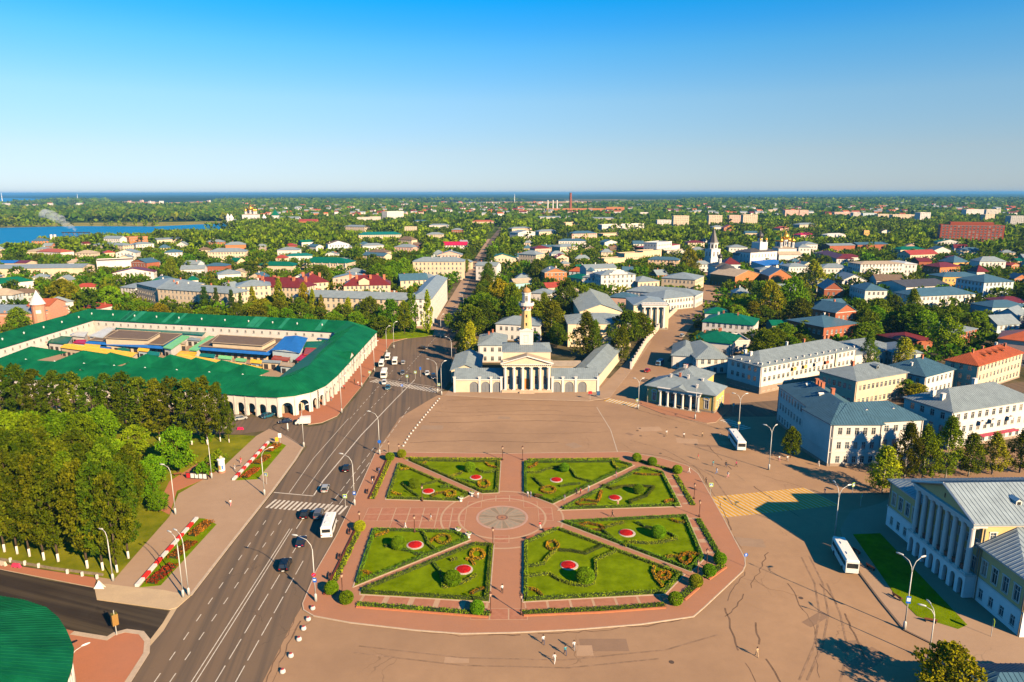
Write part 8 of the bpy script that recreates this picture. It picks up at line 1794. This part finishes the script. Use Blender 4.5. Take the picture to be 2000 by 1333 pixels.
 # east side by the corner house and mansion
for nm,key,x,y,t,s,lab in[('birch_tree','birch_yellow0',1722,965,878,4.0,'yellowing tree nearest the mansion corner'),('birch_tree','birch_olive1',1765,938,832,3.4,'tall yellow-green tree before the corner house end wall'),('birch_tree','birch1',1800,938,838,3.6,'green tree right of the tall yellow-green one'),('birch_tree','birch0',1845,936,822,3.6,'rounded green tree before the white house with balconies'),('birch_tree','birch_olive0',1890,932,852,3.4,'olive tree before the white house, middle'),('birch_tree','birch_yellow1',1936,928,850,3.2,'yellow-green tree before the white house'),('birch_tree','birch_olive1',1990,925,846,3.6,'olive tree at the right edge above the mansion'),('broad_tree','broad_dark1',1543,895,836,2.4,'small dark round tree in shade at the corner house'),('broad_tree','broad_yellow0',1843,1368,1264,3.9,'round yellowing tree cut by the bottom edge'),('broad_tree','broad_bright2',1843,702,624,6.5,'big bright green tree left of the orange roof'),('broad_tree','broad0',1763,778,742,4.6,'green tree behind the corner house roof'),('broad_tree','broad_yellow2',1790,790,752,3.8,'yellowish tree right of the green one behind the corner house'),('birch_tree','birch0',1695,720,652,3.2,'slim dark birch at the end of the long white house'),('birch_tree','birch_yellow0',1760,722,664,5.0,'weeping yellowish tree behind the long white house'),('birch_tree','birch1',1775,650,570,5.0,'tall birch in the right midground'),('broad_tree','broad_dark0',1738,640,578,6.0,'dark tree left of the tall birch'),('broad_tree','broad_bright1',1570,668,628,4.6,'bright young tree behind the long white house'),('broad_tree','broad_bright0',1530,668,632,5.0,'bright bushy tree left of the young tree'),('birch_tree','birch_yellow1',1585,572,512,9.0,'wide weeping tree below the monastery'),('broad_tree','broad_yellow0',1345,540,487,8.0,'large yellow-green tree left of the bell tower'),('broad_tree','broad_bright1',1545,625,545,8.0,'large light green tree below the brick gables'),('broad_tree','broad_yellow1',1500,628,552,7.5,'large yellowish tree left of the light green one')]:
 tree_px(nm,key,x,y,t,lab,'trees on the east side',s,0.0,24)
 # avenue rows
for k in range(17):
 Y=385+k*24+RND.uniform(-4,4)
 plant('avenue_tree',k3('broad_dark' if k%3 else 'broad',k),-18.5+RND.uniform(-1,1)-(2 if Y>650 else 0),Y,RND.uniform(13,18),'green tree on the right side of the avenue, number %d from the square'%(k+1)if k<4 else 'green tree in the far row on the right side of the avenue','avenue trees',5.0)
 if k>8:plant('avenue_tree',k3('broad_dark',k),-45+RND.uniform(-1,1),Y,RND.uniform(11,15),'dark tree in the row on the left side of the far avenue','avenue trees',4.6)
 # ------------------------------------------------------------------ trees among the houses
rg=random.Random(77)
NOGO=[offset_ring(O,-3),[(-66,200),(-60,345),(-46,420),(-44,700),(-40,1500),(-12,1500),(-22,700),(-20,420),(-22,300),(-22,200)],[(-66,60),(-66,345),(60,300),(60,262),(160,262),(160,60)],GP([(1166,775),(1220,712),(1256,660),(1305,610),(1338,590),(1368,566),(1372,500),(1392,500),(1398,525),(1412,548),(1420,578),(1392,606),(1355,646),(1320,696),(1295,735),(1270,788)]),[(-400,60),(-400,300),(-240,250),(-66,205),(-66,60)],[(100,205),(240,240),(240,268),(100,250)]]
RIVER=GP([(-700,441),(0,444),(150,441),(300,442),(388,438),(470,435),(475,440),(430,450),(300,456),(220,462),(150,466),(90,472),(50,480),(0,482),(-700,500)])
def blocked(x,y,grow=2.0):
 for P in NOGO:
  if inside((x,y),P):return True
 if inside((x,y),RIVER):return True
 for P,h,bx_,d in FOOT:
  if abs(P[0][0]-x)+abs(P[0][1]-y)>260:continue
  if inside((x,y),P):return True
  for i in range(len(P)):
   a,b=P[i],P[(i+1)%len(P)];L2=(b[0]-a[0])**2+(b[1]-a[1])**2
   t=max(0,min(1,((x-a[0])*(b[0]-a[0])+(y-a[1])*(b[1]-a[1]))/max(L2,1e-6)))
   if(a[0]+(b[0]-a[0])*t-x)**2+(a[1]+(b[1]-a[1])*t-y)**2<grow*grow:return True
 return False
def hides(x,y,h,r):
 d=math.hypot(x,y);px,top=proj(x,y,h);rr=r*FOCAL/d;bot=proj(x,y,0)[1]
 for P,hh,bx_,fd in FOOT:
  if bx_ is None or fd<d:continue
  if px+rr*0.8<bx_[0]or px-rr*0.8>bx_[2]:continue
  if top<bx_[3]-0.12*(bx_[3]-bx_[1])and bot>bx_[1]:return True
 return False
things=[o for o in col.objects if o.parent is None and o.get('category')in('house','church','fire station','market building','public building','bell tower','tower','apartment block','office block')]
TREF=[(o.location.x,o.location.y,o['label'])for o in things if o.location.length>1]
def short(l,n=8):
 for cut in(' with ',' behind ',' beside ',' before ',' near ',' and ',' above ',' below ',' left of ',' right of ',','):
  i=l.find(cut)
  if i>14:l=l[:i]
 return ' '.join(l.split()[:n])
for b_ in((-60,441,70,476),(60,441,150,463),(150,441,300,455),(300,439,450,447)):FOOT.append(([(9e9,9e9)]*3,0,b_,1450))
# further houses filling the town between the ones described above
WN={'white':'white','cream':'cream','beige':'beige','pink':'pink','brick':'brick','peach':'peach','orange':'orange','lightblue':'pale blue'}
def near_ref(X,Y):return min(TREF,key=lambda q:(q[0]-X)**2+(q[1]-Y)**2)
nf=0;y=430.0
while y<1500:
 step=34+y/38.0;xm=y*0.78;x=-xm
 while x<xm:
  X,Y=x+rg.uniform(-.4,.4)*step,y+rg.uniform(-.4,.4)*step;x+=step
  if nf>125 or blocked(X,Y,13.0):continue
  big=rg.random()<0.3;L_,W_=(rg.uniform(18,30),rg.uniform(11,14))if big else(rg.uniform(9,15),rg.uniform(8,12));h=rg.choice([9.5,10.5,12.5])if big else rg.choice([4.2,5.0,6.4,7.2]);r=max(L_,W_)/2
  if hides(X,Y,h+3,r*0.8):continue
  wc,rc,rt=rg.choices(list(WN),[34,20,10,8,8,8,5,7])[0],rg.choices(['grey','bluegrey','green','maroon','red','brown','orange','tan'],[38,24,9,7,5,8,4,7])[0],rg.choice(['hip','hip','gable','gablef'])
  bx_,by_,bl=near_ref(X,Y);rel='left of the ' if X<bx_-12 else 'right of the ' if X>bx_+12 else 'before the ' if Y<by_ else 'beyond the '
  rz=rg.choice([0.0,0.1,-0.2,0.35,-0.45])+rg.uniform(-.1,.1);e=empty('dwelling',(X,Y,0),rz)
  tag(e,('long ' if big else 'small ')+WN[wc]+' house with '+rc.replace('blue','blue-')+' roof '+rel+short(bl,6),'house','dwellings among the town trees')
  volume(e,L_,W_,h,wall=wc,roof=rc,rtype=rt,rise=rg.uniform(2.2,4.2),st=3 if h>9 else 2 if h>6 else 1,sides='fr' if rz>0 else 'fl',pitch=3.4,chim=rg.choice([0,1,2]),band=[h-0.3]if h>6 else None)
  ca,sa=math.cos(rz),math.sin(rz);note_foot([(X+u*ca-v*sa,Y+u*sa+v*ca)for u,v in((-L_/2,-W_/2),(L_/2,-W_/2),(L_/2,W_/2),(-L_/2,W_/2))],h+3,0.38);nf+=1
 y+=step*0.8
cands=[]
y=285.0
while y<1550:
 step=8.2+y/160.0;xm=y*0.80+30;x=-xm
 while x<xm:
  X,Y=x+rg.uniform(-.45,.45)*step,y+rg.uniform(-.45,.45)*step
  h=rg.uniform(11,20)*(1.0 if rg.random()<0.8 else 0.6);r=h*rg.uniform(0.36,0.5)
  for q in range(3):
   if blocked(X,Y,2.2):h=0;break
   if not hides(X,Y,h,r):break
   h*=0.6;r*=0.72
  else:h=0
  if h>3.2 and not any((X-a)**2+(Y-b)**2<(0.55*c)**2*4 for a,b,_,c in ALLTREES[:160]if abs(a-X)<12 and abs(b-Y)<12):cands.append((h*FOCAL/math.hypot(X,Y),X,Y,h,r))
  x+=step
 y+=step*0.9
cands.sort(reverse=True)
MIX=[('broad%d','green',3),('broad_dark%d','dark green',3),('broad_bright%d','bright green',3),('broad_olive%d','olive',3),('broad_yellow%d','yellow-green',3),('birch%d','slender green',2),('birch_olive%d','slender olive',2),('poplar_mid%d','columnar',2)]
WGT=[28,16,20,12,9,8,5,2]
n_ind=max(0,296-sum(1 for o in col.objects if o.get('category')=='tree'))
NBR={}
for i,(s,X,Y,h,r)in enumerate(cands[:n_ind]):
 key,adj,n=rg.choices(MIX,WGT)[0];bx_,by_,bl=min(TREF,key=lambda q:(q[0]-X)**2+(q[1]-Y)**2)
 rel=('left of the ' if X<bx_-6 else 'right of the ' if X>bx_+6 else 'in front of the ' if Y<by_ else 'behind the ')
 lab=('tall ' if h>12 else 'low ' if h<6.5 else '')+adj+' tree '+rel+short(bl)
 plant('town_tree',key%rg.randrange(n),X,Y,h,lab,'trees among the town houses',r*(0.6 if 'poplar' in key else 1.0))
 # the rest of the town's greenery and the woods beyond: one mass each
def mass(name,pts,per,fac,leaf,seed,label,tint=0.0):
 """leaf clumps of many crowns; pts rows: x, y, h, r"""
 P=np.array(pts);n=len(P);g=np.random.default_rng(seed)
 u=g.normal(size=(n,per,3));u/=np.linalg.norm(u,axis=2)[...,None];u*=g.uniform(0.55,1.05,(n,per,1))
 c=np.empty((n,per,3));c[...,0]=P[:,None,0]+u[...,0]*P[:,None,3];c[...,1]=P[:,None,1]+u[...,1]*P[:,None,3]
 c[...,2]=P[:,None,2]*0.56+u[...,2]*P[:,None,2]*0.46
 tt=np.clip(g.uniform(-0.1,0.9,(n,1))+g.normal(0,0.2,(n,per)),0,1)
 size=(P[:,3]*fac)[:,None].repeat(per,1).reshape(-1,1)
 me=quads_mesh(name,c.reshape(-1,3),size,tt.reshape(-1),LEAF[leaf],seed,aspect=1.15)
 o=inst(name,me);tag(o,label,'trees',None,'stuff');return o
rest=cands[n_ind:]
sets={'mid':[],'dark':[],'bright':[],'olive':[]}
for s,X,Y,h,r in rest:sets[rg.choices(['mid','dark','bright','olive'],[38,24,24,14])[0]].append((X,Y,h,r))
for i,(k,v)in enumerate(sets.items()):
 if v:
  nr=[q for q in v if q[1]<750];fr_=[q for q in v if q[1]>=750]
  if nr:mass('town_foliage',nr,120,0.36,k,900+i,'leafy mass of smaller town trees')
  if fr_:mass('town_foliage',fr_,50,0.52,k,920+i,'leafy mass of distant town trees')
# ------------------------------------------------------------------ river, fields, far woods, far suburbs
def water_mat():
 m=bpy.data.materials.new('river_water');m.use_nodes=True;nt=m.node_tree;b=nt.nodes['Principled BSDF']
 b.inputs['Base Color'].default_value=(0.004,0.19,0.42,1);b.inputs['Roughness'].default_value=0.5;b.inputs['Specular IOR Level'].default_value=0.08
 g=nt.nodes.new('ShaderNodeNewGeometry');n=nt.nodes.new('ShaderNodeTexNoise');n.inputs['Scale'].default_value=0.02;n.inputs['Detail'].default_value=6
 bp=nt.nodes.new('ShaderNodeBump');bp.inputs['Strength'].default_value=0.35;bp.inputs['Distance'].default_value=6.0
 nt.links.new(g.outputs['Position'],n.inputs['Vector']);nt.links.new(n.outputs['Fac'],bp.inputs['Height']);nt.links.new(bp.outputs['Normal'],b.inputs['Normal'])
 return m
WAT=water_mat()
sheet('river',RIVER,0.0,WAT)
sheet('far_river',GP([(-600,384),(0,386),(60,387),(128,388.5),(110,392),(60,396),(0,400),(-600,402)]),0.0,WAT)
M_BANK=mat('bank_grass',(0.26,0.24,0.06),0.95,var=0.3,scale=0.02,c2=(0.36,0.30,0.09),spec=0.0)
sheet('river_bank',GP([(-700,434),(0,436),(150,434.5),(300,434),(440,431.5),(470,433),(472,436),(388,439),(300,443),(150,442),(0,445),(-700,442)]),-0.03,M_BANK)
M_FIELD=mat('stubble_field',(0.50,0.30,0.12),1.0,var=0.2,scale=0.004,c2=(0.60,0.38,0.17),spec=0.0)
M_MEAD=mat('meadow_field',(0.16,0.20,0.05),1.0,var=0.3,scale=0.004,spec=0.0)
for pts,m in[([(180,396.5),(235,393),(310,394),(318,399),(285,404),(235,402)],M_FIELD),([(330,395),(400,393),(418,397),(400,401),(335,402)],M_FIELD),([(730,399),(880,396),(1000,394.5),(1140,393.5),(1180,395),(1030,402),(860,401)],M_FIELD),([(1030,403),(1100,397),(1180,395),(1170,400),(1100,403)],M_FIELD),([(1200,392),(1320,391),(1330,396),(1210,397)],M_MEAD),([(1250,394),(1330,394),(1325,397),(1255,397)],M_FIELD),([(0,402),(100,401),(160,403),(60,408),(0,408)],M_MEAD),([(620,393),(720,391),(740,394),(640,396)],M_MEAD)]:
 sheet('field',GP(pts),-0.04,m)
OPEN=[GP(p)for p in([(175,396),(235,392),(425,392),(425,403),(285,406),(235,403)],[(720,402),(860,395),(1000,393.5),(1190,391),(1335,390),(1335,398),(1190,401),(1100,405),(860,403)],[(0,401),(170,401),(170,409),(0,410)])]
farw=GP([(-600,384),(0,385),(60,386),(130,388),(110,393),(60,397),(0,401),(-600,404)])
bankp=GP([(-700,434),(440,431),(480,433),(480,447),(300,460),(0,490),(-700,510)])
g_=random.Random(5);far_pts={'mid':[],'dark':[],'olive':[]}
y=1500.0
while y<6200:
 step=15+(y-1500)*0.0105;xm=y*0.79;x=-xm
 while x<xm:
  X,Y=x+g_.uniform(-.5,.5)*step,y+g_.uniform(-.5,.5)*step;x+=step
  pxx,pyy=proj(X,Y,0)
  town=mnoise.noise((X*0.0016,Y*0.0011,2.0))
  if inside((X,Y),RIVER)or inside((X,Y),farw)or inside((X,Y),bankp)or any(inside((X,Y),o)for o in OPEN):continue
  if pxx>470 and Y<3600 and g_.random()<0.30+0.25*(town>0.15):continue
  if blocked(X,Y,4.0)if Y<2600 else False:continue
  h=g_.uniform(9,16)+(3 if pxx<460 else 0);r=step*g_.uniform(0.55,0.85)
  if Y<2700 and hides(X,Y,h,r):h*=0.5
  if Y<2700 and hides(X,Y,h,r):continue
  far_pts[g_.choices(['mid','dark','olive'],[50,30,20]if pxx<480 else[40,48,12])[0]].append((X,Y,h,r))
 y+=step*0.8
for i,(k,v)in enumerate(far_pts.items()):mass('far_woods',v,15,0.88,k,950+i,'distant woods and suburban trees')
# horizon forest: a bumpy canopy sheet with clearings
rows,cols=46,420;V=[];F=[]
for r in range(rows):
 Y=5600*(52000/5600)**(r/(rows-1))
 for c in range(cols):
  X=(-0.85+1.7*c/(cols-1))*Y+40*mnoise.noise((r*3.1,c*0.7,1.0))
  f=mnoise.noise((X*0.0007,Y*0.00035,5.0))+0.5*mnoise.noise((X*0.002,Y*0.001,8.0))
  open_=any(inside((X,Y),o)for o in OPEN)or inside((X,Y),farw)or(r<rows*0.35 and f>0.28)
  V.append((X,Y,-1.5 if open_ else 11+5*mnoise.noise((X*0.02,Y*0.02,0))+6*mnoise.noise((X*0.0012,Y*0.0006,3.0))+22*max(0,(r/rows-0.75))))
for r in range(rows-1):
 for c in range(cols-1):a=r*cols+c;F.append((a,a+1,a+cols+1,a+cols))
me=bpy.data.meshes.new('horizon_forest');me.from_pydata(V,[],F);me.materials.append(mat('forest_canopy',(0.028,0.06,0.02),1.0,var=0.4,scale=0.01,c2=(0.035,0.07,0.02),spec=0.0));me.update()
tag(inst('horizon_forest',me),'dark forest reaching to the horizon','forest',None,'stuff')
# suburbs too small to tell apart
hb=MB();g_=random.Random(9)
for k in range(620):
 px=g_.choice([g_.uniform(480,1000),g_.uniform(900,2000),g_.uniform(0,2000)]);py=g_.uniform(399,430)if px>480 else g_.uniform(396,404)
 x,y=G(px,py)
 if inside((x,y),RIVER)or inside((x,y),farw)or inside((x,y),bankp):continue
 if y<2600 and blocked(x,y,6):continue
 s=g_.uniform(9,20)*(1+y/9000);h=g_.choice([7,9,12,15,15])*(1+y/14000);a=g_.uniform(-0.4,0.4);w=g_.choice([0,0,0,1,2,3]);d_=s*0.7
 hb.box((x,y,h/2),(s,d_,h),a,w);ca,sa=math.cos(a),math.sin(a);T=lambda u,v,z:(x+u*ca-v*sa,y+u*sa+v*ca,z);rm=g_.choice([4,4,5,6])
 q=[T(-s/2,-d_/2,h),T(s/2,-d_/2,h),T(s/2,d_/2,h),T(-s/2,d_/2,h)];t1,t2=T(-s/2,0,h+3.5),T(s/2,0,h+3.5)
 hb.face([q[0],q[1],t2,t1],rm);hb.face([q[2],q[3],t1,t2],rm);hb.face([q[1],q[2],t2],w);hb.face([q[3],q[0],t1],w)
tag(hb.build('far_suburb',[wm_('white'),wm_('cream'),wm_('pink'),wm_('orange'),rm_('grey'),rm_('maroon'),rm_('orange')]),'scatter of tiny far-off suburban houses','houses',None,'stuff')
# thin masts on the horizon
for i,(px,py,t)in enumerate([(5,396,376),(152,392,378),(1005,394,379)]):
 x,y=G(px,py);h=height_at(px,py,t);mb=MB();mb.tube([(0,0,0),(0,0,h)],[3.5,1.2],5);o=mb.build('radio_mast',M_SWHITE,None,(x,y,0));tag(o,'thin pale mast on the horizon, %s'%['at the left edge','left of the river woods','above the avenue end'][i],'mast','masts on the horizon')
 # smoke plume by the river works
sx,sy=G(148,470);sm=bmesh.new()
for i in range(8):
 t=i/7;r=2.5+6.5*t;M=Matrix.Translation((-46*t**1.4+g_.uniform(-2,2),10*t,11+30*t**0.8))@Matrix.Diagonal((r*1.3,r*1.1,r*0.8,1));bmesh.ops.create_icosphere(sm,subdivisions=3,radius=1.0,matrix=M)
for v in sm.verts:v.co+=Vector((mnoise.noise(v.co*0.12),mnoise.noise(v.co*0.12+Vector((9,0,0))),mnoise.noise(v.co*0.12+Vector((0,9,0)))))*3.0
me=bpy.data.meshes.new('smoke');sm.to_mesh(me);sm.free()
def vol_mat(n,c,d,an=0.0):
 m=bpy.data.materials.new(n);m.use_nodes=True;nt=m.node_tree;nt.nodes.remove(nt.nodes['Principled BSDF']);v=nt.nodes.new('ShaderNodeVolumePrincipled')
 v.inputs['Color'].default_value=(*c,1);v.inputs['Density'].default_value=d;v.inputs['Anisotropy'].default_value=an
 nt.links.new(v.outputs[0],nt.nodes['Material Output'].inputs['Volume']);return m
me.materials.append(vol_mat('smoke_mat',(0.98,0.98,1.0),0.045));tag(inst('smoke',me,None,(sx,sy,0)),'pale smoke plume drifting over the river','smoke',None,'stuff')
# the air: one even box of haze round everything
hz_=MB();hz_.box((0,30000,46),(125000,62000,100));hz_.v=[(x,y,-2.0 if z<40 else 96.0)for x,y,z in hz_.v]
tag(hz_.build('haze',vol_mat('haze_mat',(0.15,0.45,0.86),6e-5)),'even blue summer haze over the land','haze',None,'stuff')
